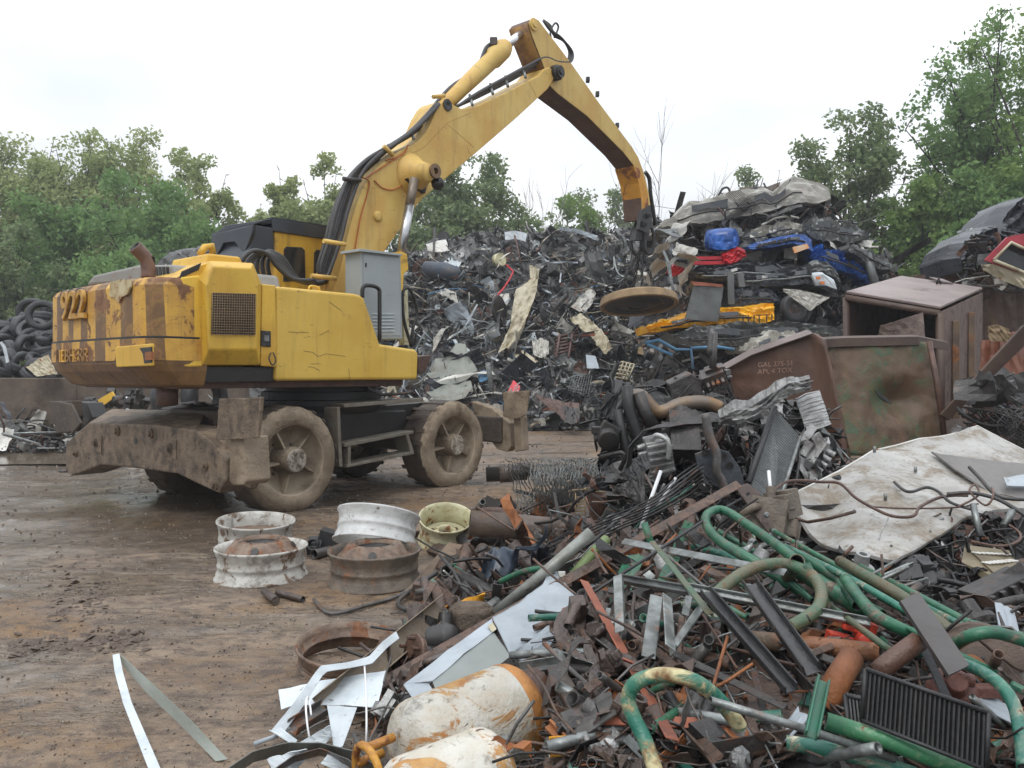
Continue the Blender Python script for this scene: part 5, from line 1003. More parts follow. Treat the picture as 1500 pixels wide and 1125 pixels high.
MB().prism([P(1375, 411, 13.3), P(1395, 414, 13.3), P(1397, 416.5, 13.3), P(1376, 413.5, 13.3)], (0, .3, .1)).build('top_cleat', m_btop, tb_)
# dented open bin in front
m_bin = mat('bin_rust_green', lin((102, 76, 56)), lin((84, 72, 48)), s=1.6, rough=.5, rust=.46, rs=3.2, rcol=lin((70, 92, 72))[:3], rcol2=lin((96, 90, 56)), drip=.6, dirt=.4, dcol=lin((70, 52, 42)), ds=2, bump=.5)
bn = thing('dented_bin', P(1290, 640, 9.6), 'dented rusty bin with green paint patches in front of the tall box', 'steel bin')
patch('front_plate', [P(1207, 502, 9.6), P(1260, 500, 9.7), P(1320, 500, 9.8), P(1358, 502, 9.9)], [P(1243, 668, 9.3), P(1290, 668, 9.3), P(1340, 655, 9.5), P(1384, 640, 9.7)], m_bin, nu=44, nv=30, amp=.05, sc_=.7, seed=3, th=.03, dent=(.22, .60, .55, .24, .15), smooth=True, parent=bn)
rm_ = MB(); q = [P(1206, 497, 9.5), P(1240, 495, 9.55), P(1300, 494, 9.7), P(1345, 493, 9.8), P(1390, 502, 10.2)]; rm_.sheet([[p+Vector((0, .12, .03)) for p in q], q, [p-UP*.10 for p in q]], .02, 0, smooth=False); rm_.build('rim', m_rustp, bn)
patch('hole', [P(1281, 573, 9.33), P(1290, 578, 9.36), P(1300, 584, 9.4)], [P(1283, 575, 9.33), P(1293, 588, 9.36), P(1307, 591, 9.4)], m_dark, nu=6, nv=3, amp=.01, parent=bn)
patch('side_plate', [P(1066, 538, 10.4), P(1100, 518, 10.2), P(1150, 500, 9.9), P(1190, 487, 9.7), P(1208, 497, 9.5)], [P(1078, 580, 10.5), P(1110, 600, 10.2), P(1160, 640, 9.9), P(1205, 660, 9.6), P(1246, 672, 9.3)], mat('brown_bin_side', lin((92, 66, 54)), lin((70, 52, 43)), s=1.6, drip=.5, scr=.4, rough=.5, dirt=.3, dcol=lin((66, 46, 40)), bump=.4), nu=30, nv=14, amp=.05, sc_=.6, th=.03, parent=bn, smooth=True)
fl = MB(); q = [P(1064, 540, 10.3), P(1100, 520, 10.1), P(1150, 502, 9.8), P(1191, 488, 9.6)]; fl.sheet([[p+Vector((-.02, .15, .05)) for p in q], q], .015, 0, smooth=False); fl.build('folded_edge', m_btop, bn)
o_ = P(1108, 538, 9.95); text_mesh('GAL 275-51\nAPL 4 TOX', .085, .0015, o_+Vector((0, -.05, 0)), Vector((1, -.15, .06)).normalized(), UP, 'chalk_writing', mat('chalk', lin((146, 120, 104)), lin((104, 70, 58)), s=40, rough=.8), bn)
patch('back_plate', [P(1290, 478, 10.8), P(1330, 465, 10.8), P(1352, 458, 10.8)], [P(1285, 500, 10.8), P(1320, 505, 10.8), P(1355, 505, 10.6)], m_bside, nu=10, nv=6, amp=.03, parent=bn)
MB().tube([P(1361, 500, 9.7), P(1372, 560, 9.6), P(1384, 640, 9.5)], .035, 6).build('corner_post', m_rust, bn)
bm = MB(); a, b = P(1510, 482, 9.0), P(1384, 612, 9.4); d_ = (b-a).normalized(); n_ = d_.cross(Vector((0, 1, 0))).normalized(); bm.prism([a-n_*.085, a+n_*.085, b+n_*.06, b-n_*.06], Vector((0, .05, 0))); bm.build('diagonal_beam', m_rustp, label='long rusty flat beam leaning diagonally across the right edge', cat='beam', bevel=.01)
patch('container_wall', [P(1340, 404, 16.5), P(1400, 398, 16), P(1450, 394, 15.5), P(1560, 392, 15)], [P(1370, 640, 16.5), P(1420, 640, 16), P(1470, 640, 15.5), P(1560, 640, 15)], m_bside, nu=24, nv=14, amp=.15, th=.05, seed=4, label='large dark rusty container wall behind the tall box', cat='container')
patch('rusty_tank_side', [P(1440, 500, 11.5), P(1470, 490, 11.2), P(1520, 480, 11)], [P(1430, 612, 11.3), P(1470, 612, 11), P(1530, 612, 10.8)], mat('orange_brown_rust', lin((116, 68, 46)), lin((78, 50, 42)), s=1, rough=.55, dirt=.35, dcol=lin((58, 42, 38)), bump=.4), nu=16, nv=10, amp=.08, th=.03, label='orange brown rusted plate behind the diagonal beam', cat='scrap metal')
patch('torn_plate', [P(1445, 478, 10.8), P(1460, 476, 10.8), P(1476, 482, 10.8)], [P(1448, 500, 10.8), P(1462, 500, 10.8), P(1480, 502, 10.8)], m_tanp, nu=10, nv=6, amp=.06, label='pale torn plate above the diagonal beam', cat='scrap metal')
# wrecks above the right edge
patch('crushed_wreck', [P(1405, 378, 15), P(1415, 355, 15), P(1440, 335, 15), P(1456, 330, 15), P(1470, 340, 15)], [P(1408, 398, 15), P(1425, 395, 15), P(1445, 375, 15), P(1460, 368, 15), P(1472, 372, 15)], m_cblack, depth=1.5, amp=.12, nu=30, label='black curved car shell on top of the container wall', cat='crushed car')
patch('crushed_wreck', [P(1455, 360, 15.2), P(1470, 320, 15.2), P(1480, 300, 15.2), P(1500, 288, 15.2), P(1560, 280, 15.2)], [P(1460, 375, 15.2), P(1478, 350, 15.2), P(1490, 345, 15.2), P(1510, 345, 15.2), P(1560, 345, 15.2)], m_cblack, depth=1.5, amp=.14, nu=30, label='dark wreck cut off by the right edge of the frame', cat='crushed car')
wf = thing('scrap_door_skin', P(1480, 395, 14), 'red door with a white edged window hole at the right edge', 'door'); fr_ = [(1443, 381), (1476, 347), (1560, 330), (1560, 440), (1500, 402)]; inn = [(1456, 381), (1481, 355), (1560, 392), (1560, 430), (1497, 398)]
f1 = MB()
for i in range(5):
    j = (i+1) % 5; f1.prism([P(*fr_[i], 14), P(*fr_[j], 14), P(*inn[j], 14), P(*inn[i], 14)], (0, .05, 0))
f1.build('door_skin', mat('faded_red', lin((158, 44, 56)), lin((130, 40, 50)), s=3, rough=.4, dirt=.15), wf)
MB().tube([P(*q, 13.97) for q in inn+inn[:1]], .03, 6).build('window_trim', m_crm, wf)
MB().prism([P(*q, 14.1) for q in inn], (0, .02, 0)).build('pane', m_glass, wf)
patch('torn_board', [P(1438, 388, 14.2), P(1460, 386, 14.2), P(1500, 400, 14)], [P(1440, 396, 14.2), P(1470, 412, 14.2), P(1505, 425, 14)], m_crm, nu=12, nv=5, amp=.08, label='torn cream board hanging under the red door', cat='scrap metal')
def on_rw(rd):
    k = rd.random()
    return P(rd.uniform(1405, 1540), rd.uniform(345, 425), rd.uniform(14.3, 15.8)) if k < .5 else P(rd.uniform(1415, 1530), rd.uniform(560, 650), rd.uniform(8.6, 11))
scatter(on_rw, 520, 57, (.1, .3), (20, 10, 14, 10, 8, 14, 4, 4, 12, 4), 'tangled_wreckage', FAR, 'dark tangled wreckage along the right edge')
mr = MB(); rdm = random.Random(4)
for i in range(120):
    c = P(rdm.uniform(1435, 1530), 0, 8.6); a = rdm.uniform(0, 6.3); r_ = .28+.04*rdm.random(); x0 = rdm.uniform(5.0, 6.2)
    pts = [Vector((x0+.12*math.sin(t*3+a), 8.5+r_*math.cos(t+a), .86+r_*.8*math.sin(t+a))) for t in [q*.35 for q in range(10)]]; mr.tube(pts, .006, 3)
mr.build('wire_netting', m_dsteel, label='dark roll of wire netting behind the white panel', cat='wire netting')
# ---------------------------------------------------------------- foreground scrap bank
def hgt(x, y): return zground(x, y)+zmound(x, y)
def G(u, v, dz=0.0):
    y = 1.7; pz = None
    while y < 14:
        x = (u-750)/FPX*y; z = CAMZ+y*(HOR-v)/FPX; h = hgt(x, y)+dz
        if z <= h: break
        y += .03
    a, b = y-.03, y
    for _ in range(7):
        m_ = (a+b)/2; x = (u-750)/FPX*m_; z = CAMZ+m_*(HOR-v)/FPX
        if z <= hgt(x, m_)+dz: b = m_
        else: a = m_
    return P(u, v, b)
def GT(name, pts, rpx, m, label, cat_='pipe', sub=5, n=12, hollow=.14, **kw):
    "round bar or pipe laid through picture points (u, v, height over the bank)"
    q = [G(*p) if len(p) == 3 and p[2] < 1.5 else P(*p) for p in pts]; r = .86*rpx/FPX*q[len(q)//2].y
    path = smooth_path(q, sub) if len(q) > 2 and sub > 1 else [q[0].lerp(q[-1], i/8) if len(q) == 2 else q[min(len(q)-1, i)] for i in range(9 if len(q) == 2 else len(q))]
    r = [r*(1+.05*noise.noise(p*7)) for p in path]
    return MB().tube(path, r, n, hollow=hollow, mi2=1).build(name, [m, m_dark], label=label, cat=cat_, **kw)
def GB(name, a, b, wpx, m, label, cat_='bar', kind_='angle', h=None, tw=0.0, **kw):
    "straight profile bar between two picture points"
    a, b = [G(*p) if p[2] < 1.5 else P(*p) for p in (a, b)]; d = (b-a).normalized(); side = d.cross(Vector((0, -.75, .66))).normalized(); nn = side.cross(d)
    if tw: q = Matrix.Rotation(tw, 3, d); side, nn = q @ side, q @ nn
    w_ = wpx/FPX*(a.y+b.y)/2; h = h or w_*.7; t = .006
    pr = {'angle': [(0, 0), (w_, 0), (w_, t), (t, t), (t, h), (0, h)], 'channel': [(0, 0), (w_, 0), (w_, h), (w_-t, h), (w_-t, t), (t, t), (t, h), (0, h)], 'box': [(0, 0), (w_, 0), (w_, h), (0, h)], 'flat': [(0, 0), (w_, 0), (w_, t), (0, t)]}[kind_]
    if kind_ == 'channel': nn = -nn
    mb = MB().prism([a+side*(x-w_/2)-nn*y for x, y in pr], b-a); return mb.build(name, m, label=label, cat=cat_, bevel=.0025, seg=1, **kw)
def GP(name, top, bot, m, label, cat_='sheet metal', **kw):
    f = lambda p: G(*p) if p[2] < 1.5 else P(*p)
    return patch(name, [f(p) for p in top], [f(p) for p in bot], m, label=label, cat=cat_, **{**dict(nu=14, nv=8, amp=.012, th=.003, sc_=.8), **kw})
EDG = [(742, 700), (800, 655), (850, 640), (900, 622), (950, 590), (1000, 570), (1060, 560), (1130, 545)]
KEEP = [[(585, 1008), (721, 900), (815, 830), (866, 876), (836, 945), (770, 990), (640, 1030)], [(1000, 1000), (1130, 950), (1250, 1080), (1035, 1116)], [(690, 965), (815, 960), (838, 1130), (690, 1130)], [(585, 1040), (740, 972), (803, 1000), (803, 1112), (700, 1130), (540, 1130)], [(480, 735), (700, 735), (700, 800), (620, 880), (480, 880)], [(1319, 880), (1346, 867), (1420, 974), (1390, 989)], [(1268, 980), (1448, 1044), (1445, 1135), (1262, 1055)],
        [(400, 985), (570, 980), (560, 1100), (400, 1100)], [(700, 795), (770, 790), (770, 850), (700, 850)], [(690, 748), (920, 765), (920, 798), (690, 790)], [(1040, 1010), (1200, 1060), (1320, 1130), (1150, 1130)], [(640, 890), (470, 1040), (450, 1010), (600, 890)]]
def inside(u, v, pg):
    c = False; j = len(pg)-1
    for i in range(len(pg)):
        if (pg[i][1] > v) != (pg[j][1] > v) and u < (pg[j][0]-pg[i][0])*(v-pg[i][1])/(pg[j][1]-pg[i][1])+pg[i][0]: c = not c
        j = i
    return c
def on_bank(rd, lo=748, hi=1135):
    while 1:
        v = rd.uniform(lo, hi); u = rd.uniform(540, 1520)
        if u < interp(EDG, v)-6+rd.gauss(0, 12): continue
        if u > 1150 and v < 856: continue
        if u > 1290 and v < 930: continue
        if any(inside(u, v, k) for k in KEEP): continue
        return u, v
MIXF = [mat('rusty_scrap', (.12, .066, .042), (.06, .04, .03), s=16, rough=.4, dirt=.35, dcol=(.04, .032, .028), ds=12, bump=.8), m_dsteel, m_steel, m_orust, m_rustp, m_gsteel, m_dark, mat('brown_casting', (.055, .038, .032), (.09, .064, .05), s=18, rough=.4, bump=.9), m_green2, m_alu]
def bank_fn(scale_box):
    def f(rd):
        u, v = on_bank(rd); p = G(u, v, 0); scale_box[0] = p.y; return p+Vector((0, 0, rd.uniform(-.02, .10)))
    return f
def scatter_bank(n, seed):
    rd = random.Random(seed); mb = MB()
    for i in range(n):
        u, v = on_bank(rd); c = G(u, v, 0); c = c+Vector((0, 0, rd.uniform(-.03, .035))); s = c.y*(.010+.05*rd.random()**2.6); mi = rd.choices(range(10), (25, 13, 8, 5, 6, 5, 24, 15, 2, 3))[0]; t = rd.random()
        if t < .13: j_sheet(mb, c, s*1.2, rd, mi, th=.003, n=4, amp=.2)
        elif t < .30: j_strip(mb, c, s*1.5, rd, mi, wd=.12*s, th=.004)
        elif t < .42: j_pipe(mb, c, s*1.5, rd, mi, r=.16*s)
        elif t < .68: j_rod(mb, c, s*2.2, rd, mi, r=.0015*c.y*rd.uniform(.5, 1.7), fl=.2)
        elif t < .86: j_chunk(mb, c, s*1.2, rd, mi)
        elif t < .91: j_angle(mb, c, s*1.5, rd, mi, .2*s)
        elif t < .96: j_ring(mb, c, s, rd, mi)
        else: j_disc(mb, c, s*1.2, rd, mi)
    return mb.build('mixed_scrap', MIXF, kind='stuff', label='bed of small rusty scrap filling the bank near the camera')
scatter_bank(8000, 61)
rd3 = random.Random(71)
rc = [(MIXF[0], 'rusty'), (m_dsteel, 'dark steel'), (MIXF[7], 'brown')]
def j_flange(mb, c, s, rd):
    d = UP; mb.lathe(c, d, [(0, .12*s), (0, .5*s), (.08*s, .5*s), (.08*s, .28*s), (.5*s, .22*s), (.5*s, .12*s), (0, .12*s)], 20, smooth=False)
    for i in range(6): a = i*math.pi/3; mb.lathe(c+Vector((math.cos(a), math.sin(a), 0))*.39*s, d, [(.08*s, .05*s), (.16*s, .05*s), (.16*s, 0)], 6, smooth=False)
def j_bolt(mb, c, s, rd): mb.lathe(c, UP, [(0, 0), (0, .16*s), (.15*s, .16*s), (.15*s, .08*s), (1.0*s, .08*s), (1.0*s, 0)], 6, smooth=False)
def j_spring(mb, c, s, rd): mb.tube([c+Vector((math.cos(t)*.2*s, math.sin(t)*.2*s, t*.04*s)) for t in [i*.6 for i in range(50)]], .035*s, 6)
def j_bracket(mb, c, s, rd):
    mb.prism([c+Vector(p)*s for p in [(-.5, 0, 0), (.3, 0, 0), (.5, .2, 0), (.5, .4, 0), (-.1, .4, 0), (-.2, .2, 0), (-.5, .2, 0)]], Vector((0, 0, .03*s))); mb.prism([c+Vector(p)*s for p in [(-.5, 0, .03), (.3, 0, .03), (.3, .03, .03), (-.5, .03, .03)]], Vector((0, 0, .3*s)))
st = stock(rd3, [('short_pipe', 'pipe', lambda mb, c, s, rd: j_pipe(mb, c, s*.8, rd, r=.022), (.2, .3), rc+[(m_gsteel, 'zinc')]), ('flange', 'machine part', lambda mb, c, s, rd: j_flange(mb, c, .14, rd), (.2, .2), rc), ('bolt', 'bolt', lambda mb, c, s, rd: j_bolt(mb, c, .12, rd), (.2, .2), rc),
               ('coil_spring', 'spring', lambda mb, c, s, rd: j_spring(mb, c, .16, rd), (.2, .2), rc[:2]), ('bracket', 'bracket', lambda mb, c, s, rd: j_bracket(mb, c, .2, rd), (.2, .2), rc+[(m_orang, 'orange brown')]), ('casting', 'machine part', j_chunk, (.25, .35), rc+[(m_alu, 'pale')]),
               ('angle_offcut', 'bar', lambda mb, c, s, rd: j_angle(mb, c, .3, rd, w_=.035), (.3, .3), rc+[(m_gsteel, 'zinc')]), ('plate_offcut', 'sheet metal', lambda mb, c, s, rd: j_sheet(mb, c, .25, rd, n=6, amp=.15, th=.004), (.3, .3), rc+[(m_orust, 'orange')]),
               ('steel_rod', 'rod', lambda mb, c, s, rd: j_rod(mb, c, .45, rd, r=.008, n=8), (.3, .4), rc)])
strew(st, 290, 73, lambda rd: (lambda p: p+Vector((0, 0, rd.uniform(-.01, .04))))(G(*on_bank(rd), 0)), 'lying loose in the near scrap bank', 'in the near bank', scl=(.35, .85), flat=True)
def flat_strew(st, n, seed):
    rd = random.Random(seed)
    for i in range(n):
        ob, nm, cat_, cw, used = rd.choice(st); o = ob if not used[0] else ob.copy()
        if used[0]: col.objects.link(o)
        used[0] = True; o.location = G(*on_bank(rd), 0)+Vector((0, 0, rd.uniform(.02, .09))); s = rd.uniform(.6, 1.1); o.scale = (s, s, s); o.rotation_euler = (rd.gauss(0, .35)+.3, rd.gauss(0, .35), rd.uniform(0, 6.3))
        o['label'] = f'{cw} {nm.replace("_", " ")} lying flat across the near scrap bank'; o['group'] = f'{cw} {nm.replace("_", " ")} pieces across the near bank'
        if '_t' in o: del o['_t']
    for ob, nm, cat_, cw, used in st:
        if not used[0]: bpy.data.objects.remove(ob)
def x_tube(r): return lambda mb, c, s, rd: mb.tube(smooth_path([c+Vector((-.28, 0, 0)), c+Vector((0, rd.uniform(-.03, .03), rd.uniform(0, .02))), c+Vector((.28, rd.uniform(-.02, .02), 0))], 3), r, 12, hollow=.2)
def x_bar(kd, w_): return lambda mb, c, s, rd: mb.prism([c+Vector((-.25, y, z)) for y, z in ([(0, 0), (w_, 0), (w_, .006), (.006, .006), (.006, w_), (0, w_)] if kd else [(0, 0), (w_, 0), (w_, .007), (0, .007)])], Vector((.5, 0, 0)))
def x_plate(mb, c, s, rd): j_sheet(mb, c, .24, rd, q=Matrix.Identity(3), n=7, amp=.10, th=.004)
def x_house(mb, c, s, rd):
    mb.lathe(c, Vector((rd.uniform(-.6, .6), 0, 1)), [(-.04, 0), (-.04, .06), (0, .075), (.02, .07), (.03, .04), (.09, .035), (.09, .02), (.05, .02), (.05, 0)], 20, smooth=False)
    for i in range(3): mb.box(c+Vector((rd.uniform(-.08, .08), rd.uniform(-.05, .05), rd.uniform(-.03, .03))), (.09, .04, .05), Matrix.Rotation(rd.uniform(0, 3), 3, 'Z'))
flat_strew(stock(random.Random(72), [('long_tube', 'pipe', x_tube(.017), (.5, .5), [(m_green, 'green'), (m_green2, 'teal'), (MIXF[0], 'rusty'), (m_gsteel, 'zinc'), (m_steel, 'grey')]), ('long_angle_bar', 'bar', x_bar(1, .035), (.5, .5), [(MIXF[0], 'rusty'), (m_gsteel, 'zinc'), (m_dsteel, 'dark steel')]), ('flat_bar', 'bar', x_bar(0, .045), (.5, .5), [(m_orang, 'orange brown'), (m_dsteel, 'dark steel'), (m_gsteel, 'zinc')]), ('thin_tube', 'pipe', x_tube(.010), (.5, .5), [(m_green, 'green'), (MIXF[0], 'rusty'), (m_steel, 'grey')]),
   ('bent_plate', 'sheet metal', x_plate, (.5, .5), [(m_lgrey, 'light grey'), (MIXF[0], 'rusty'), (m_steel, 'grey'), (m_cgrey, 'dark grey')]), ('cast_housing', 'machine part', x_house, (.5, .5), [(MIXF[7], 'brown'), (m_dsteel, 'dark steel'), (m_alu, 'pale')])]), 190, 74)
# chips on the ground
rg_ = random.Random(2); pb = MB()
for i in range(5200):
    v = 600+525*rg_.random()**.8; u = rg_.uniform(-40, 1000); p = G(u, v, 0) if v > 640 else Z(u, v, 0); s = p.y*rg_.uniform(.0006, .0022)*(1 if rg_.random() < .97 else 1.6); q = rmat(rg_); mi = 0 if rg_.random() < .42 else (1 if rg_.random() < .7 else 2)
    vs = [p+q @ (Vector(o)*s*rg_.uniform(.6, 1.3)) for o in ((1, 0, 0), (0, 1, 0), (-1, 0, 0), (0, -1, 0), (0, 0, .7), (0, 0, -.7))]; pb.add(vs, [(0, 1, 4), (1, 2, 4), (2, 3, 4), (3, 0, 4), (1, 0, 5), (2, 1, 5), (3, 2, 5), (0, 3, 5)], mi)
pb.build('gravel', [mat('dark_stone', lin((84, 74, 66)), rough=.7), mat('pale_stone', lin((150, 142, 130)), rough=.7), mat('brown_stone', lin((98, 76, 58)), rough=.7)], kind='stuff', label='small stones and chips scattered over the muddy ground')
cl_ = MB(); rr4 = random.Random(12)
for i in range(420):
    t = rr4.random(); u = 15+200*t; v = 950-12*t+rr4.gauss(0, 7) if i < 260 else 870+rr4.gauss(0, 26); u = u if i < 260 else 70+90*rr4.random()
    c = G(u, v, 0); j = rr4.uniform(.01, .04); q = Matrix.Rotation(rr4.uniform(0, 6.3), 3, 'Z') @ Matrix.Rotation(rr4.gauss(0, .3), 3, 'X'); cl_.add([c+q @ (Vector(o)*j*rr4.uniform(.5, 1.3)*(1 if o[2] == 0 else .45)) for o in ((1, 0, 0), (0, 1, 0), (-1, 0, 0), (0, -1, 0), (0, 0, .6), (0, 0, -.6))], [(0, 1, 4), (1, 2, 4), (2, 3, 4), (3, 0, 4), (1, 0, 5), (2, 1, 5), (3, 2, 5), (0, 3, 5)])
cl_.build('mud_clods', mat('wet_clod', lin((72, 58, 48)), lin((92, 78, 66)), s=20, rough=.6, bump=.6), kind='stuff', label='crumbled mud clods along the rut at the left')
# truck rims
def rim(c, axis, R_, h, ms, label, disc=1, name='rim', hub_dn=0.0, group=None):
    axis = Vector(axis).normalized(); c = Vector(c); root = thing(name, c, label, 'wheel rim', group); b = MB()
    def wob(t, r, hh): return r*(1+.006*math.sin(3*t+R_*9)), hh
    b.lathe(c, axis, [(0, R_*.97), (0, R_), (.012, R_*1.0), (.022, R_*.96), (.05, R_*.955), (.06, R_*.93), (h*.40, R_*.915), (h*.44, R_*.935), (h*.50, R_*.935), (h*.54, R_*.915), (h-.065, R_*.925), (h-.055, R_*.945), (h-.03, R_*.95), (h-.012, R_), (h, R_*.995), (h, R_*.965), (h-.03, R_*.92), (h-.07, R_*.87), (h*.5, R_*.84), (.07, R_*.87), (.03, R_*.92), (0, R_*.97)], 56, fn=wob)
    b.build('barrel', ms[0], root)
    if disc:
        d = MB(); H_ = h+hub_dn; d.lathe(c, axis, [(h*.5, R_*.86), (h*.72, R_*.84), (h*.84, R_*.78), (H_-.008, R_*.60), (H_+.004, R_*.57), (H_+.006, R_*.40), (H_-.02, R_*.39)], 48); d.lathe(c, axis, [(H_-.035, 0), (H_-.03, R_*.39), (H_-.019, R_*.392)], 24, 1)
        a = axis.orthogonal().normalized(); bb = axis.cross(a)
        for i in range(4):
            t = i*math.pi/2+.9; o = a*math.cos(t)+bb*math.sin(t); mid = c+o*R_*.69+axis*((h*.84+H_-.008)*.5+.004); tn = axis.cross(o); nn_ = (axis*R_*.24+o*(H_-h*.8)).normalized(); rr = tn.cross(nn_)
            d.add([mid+nn_*.008+(tn*math.cos(k)+rr*math.sin(k))*R_*.085 for k in [q*math.pi/6 for q in range(12)]], [tuple(range(12))], 1)
        for i in range(10):
            t = i*math.pi/5; o = a*math.cos(t)+bb*math.sin(t); d.add([c+o*R_*.485+axis*(H_+.009)+(a*math.cos(k)+bb*math.sin(k))*R_*.03 for k in [q*math.pi/4 for q in range(8)]], [tuple(range(8))], 1)
        d.build('disc', [ms[1], m_dark], root)
    return root
m_rw = mat('flaking_white_rim', (.50, .49, .45), (.38, .36, .32), s=8, rough=.5, rust=.42, rs=8, rcol=(.07, .04, .028), rcol2=(.2, .13, .08), dirt=.42, dcol=(.16, .13, .1), ds=7, drip=.5, bump=.4)
m_rwc = mat('scuffed_white_rim', (.56, .56, .54), (.46, .46, .44), s=9, rough=.45, rust=.24, rs=18, rcol=(.1, .08, .06), rcol2=(.16, .12, .09), scr=.3, bump=.3)
m_rr = mat('brown_rust_rim', lin((122, 104, 88)), lin((92, 72, 58)), s=9, rough=.55, rust=.42, rs=10, rcol2=(.2, .09, .04), dirt=.4, ds=7, dcol=(.08, .06, .05), bump=.5)
m_rg = mat('muddy_grey_rim', lin((108, 98, 86)), lin((80, 70, 60)), s=7, rough=.55, rust=.3, rs=9, dirt=.45, ds=6, dcol=(.08, .068, .055), bump=.5)
rim(P(373, 0, 6.55)*1+Vector((0, 0, 0)) if 0 else Vector((-2.09, 6.55, .02)), (.05, -.06, 1), .31, .27, (m_rw, m_rr), 'white flaking truck rim lying open side up, behind the rusty faced one', disc=0)
MB().lathe((-2.09, 6.55, .16), (.05, -.06, 1), [(0, 0), (.02, .1), (.02, .26)], 24).build('rim_dish', m_rr, None, label='rusty dish lying inside the open white rim', cat='machine part')
rim((-1.80, 5.78, .015), (0, 0, 1), .325, .225, (m_rw, m_rr), 'white flaking truck rim with rusty hub face, standing left of the others', hub_dn=.04)
rim((-.96, 5.62, .015), (0, 0, 1), .325, .235, (m_rg, m_rr), 'muddy grey truck rim with rusty hub under the tilted white one', hub_dn=.035)
rim((-1.03, 6.02, .20), (.10, .42, 1), .315, .235, (m_rwc, m_wht), 'clean white truck rim tilted on top of the muddy grey one', disc=0)
rim(G(652, 792, .03)+Vector((0, 0, 0)), (.08, -.42, 1), .235, .24, (m_cream, m_cream), 'cream truck rim facing up beside the tilted white one', disc=0)
c_ = G(652, 792, .03)+Vector((.08, -.42, 1)).normalized()*.06
hbm = MB(); hbm.lathe(c_, (.08, -.42, 1), [(.0, .20), (.01, .10), (.05, .09), (.05, .06), (.0, .06)], 30, 0); hbm.lathe(c_, (.08, -.42, 1), [(.0, .061), (.0, 0)], 16, 1)
for i in range(10):
    t = i*math.pi/5; ax_ = Vector((.08, -.42, 1)).normalized(); a = ax_.orthogonal().normalized(); b2 = ax_.cross(a); hbm.lathe(c_+(a*math.cos(t)+b2*math.sin(t))*.125, ax_, [(.008, .016), (.014, .016), (.014, 0)], 8, 1)
hbm.build('hub_plate', [m_cream, m_rust], label='cream hub plate with bolt holes inside the cream rim', cat='machine part')
rim(Vector((-.98, 7.45, -.12)), (0, 0, 1), .33, .2, (m_rust, m_rr), 'rusty rim half sunk in the mud behind the white ones', hub_dn=.02)
rim(Vector((-.17, 7.75, .0)), (.02, 0, 1), .27, .15, (m_rust, m_rust), 'shallow dark red brake drum beyond the big pipe', disc=0)
rim(G(512, 972, .0)-Vector((0, 0, .03)), (.05, -.1, 1), .27, .14, (m_rr, m_rr), 'rusty rim ring half buried near the white plates', disc=0)
# --- long things, back to front
MB().tube([P(688, 766, 6.55), P(800, 776, 6.6), P(1040, 790, 6.9)], .105, 24, hollow=.08, mi2=1).build('large_pipe', [mat('big_pipe_rust', lin((92, 78, 68)), lin((66, 54, 46)), s=4, rough=.45, rust=.3, rs=6, rcol2=(.14, .08, .05), drip=.4, bump=.4), m_dark], label='thick brown pipe lying across the back of the near bank', cat='pipe', bevel=0)
GT('pipe', [(690, 785, .06), (770, 800, .06)], 11, m_dsteel, 'short dark pipe in front of the thick brown one')
GT('pipe', [(694, 752, .12), (707, 735, .30)], 5, m_gsteel, 'thin zinc tube standing up beside the cream rim')
GB('steel_beam', (606, 868, .05), (668, 796, .12), 26, mat('muddy_beam', lin((128, 108, 88)), lin((100, 84, 68)), s=5, rough=.7, dirt=.4, rust=.2, bump=.7), 'muddy round edged beam leaning in front of the cream rim', 'beam', 'box', bevel=None) if 0 else None
GB('steel_beam', (606, 868, .05), (668, 796, .12), 24, mat('muddy_beam', lin((128, 108, 88)), lin((100, 84, 68)), s=5, rough=.7, dirt=.4, rust=.2, bump=.7), 'muddy beam leaning in front of the cream rim', 'beam', 'box')
GB('steel_beam', (632, 800, .06), (728, 832, .10), 22, m_rustp, 'plum brown box beam under the muddy one', 'beam', 'box')
GB('guard_rail', (468, 1040, .05), (645, 893, .16), 34, mat('grey_brown_rail', lin((138, 126, 108)), lin((112, 98, 82)), s=3, rough=.6, dirt=.35, bump=.4), 'long grey brown channel beam running down to the white plates', 'beam', 'channel', tw=.5)
GT('galvanised_pipe', [(728, 897, .10), (795, 842, .22), (866, 780, .34)], 10.5, mat('speckled_zinc', lin((150, 152, 146)), lin((116, 116, 108)), s=9, rough=.45, metal=.4, dirt=.25, dcol=(.15, .13, .1), bump=.2), 'long speckled zinc pipe pointing up behind the grey cabinet', sub=1, n=16)
GB('angle_bar', (556, 1002, .05), (1083, 708, .44), 15, MIXF[0], 'very long rusty angle bar crossing the whole bank', h=.06)
GT('brake_rod', [(838, 888, .16), (940, 822, .25), (1040, 757, .30), (1112, 716, .34)], 2.6, m_blk, 'thin black rod running above the long rusty angle bar', 'rod', n=8, hollow=0)
for i in range(7):
    o = i-3; GT('cable', [(720+o*12, 850-o*3, .06), (800+o*8, 815+o*2, .12), (880+o*3, 775+o*3, .22), (950, 745+o*4, .30), (1000+o*2, 712+o*5, .40), (1030, 690+o*6, .5)], 1.6, m_blk, 'black rubber cable among those trailing from the engines', 'cable', n=6, hollow=0, group='black cables trailing down from the engines')
GB('angle_bar', (856, 850, .22), (986, 1082, .12), 17, m_orang, 'orange brown angle bar sloping down to the green hoop', h=.03, tw=-.4)
GT('pipe', [(838, 846, .15), (868, 810, .22), (888, 790, .24)], 9, m_lgreen, 'pale green pipe behind the orange brown angle bar', sub=1)
GT('green_pipe', [(733, 852, .12), (765, 838, .18), (800, 832, .18), (838, 830, .14)], 5.5, m_green, 'thin green tube curving by the blue grey sheet')
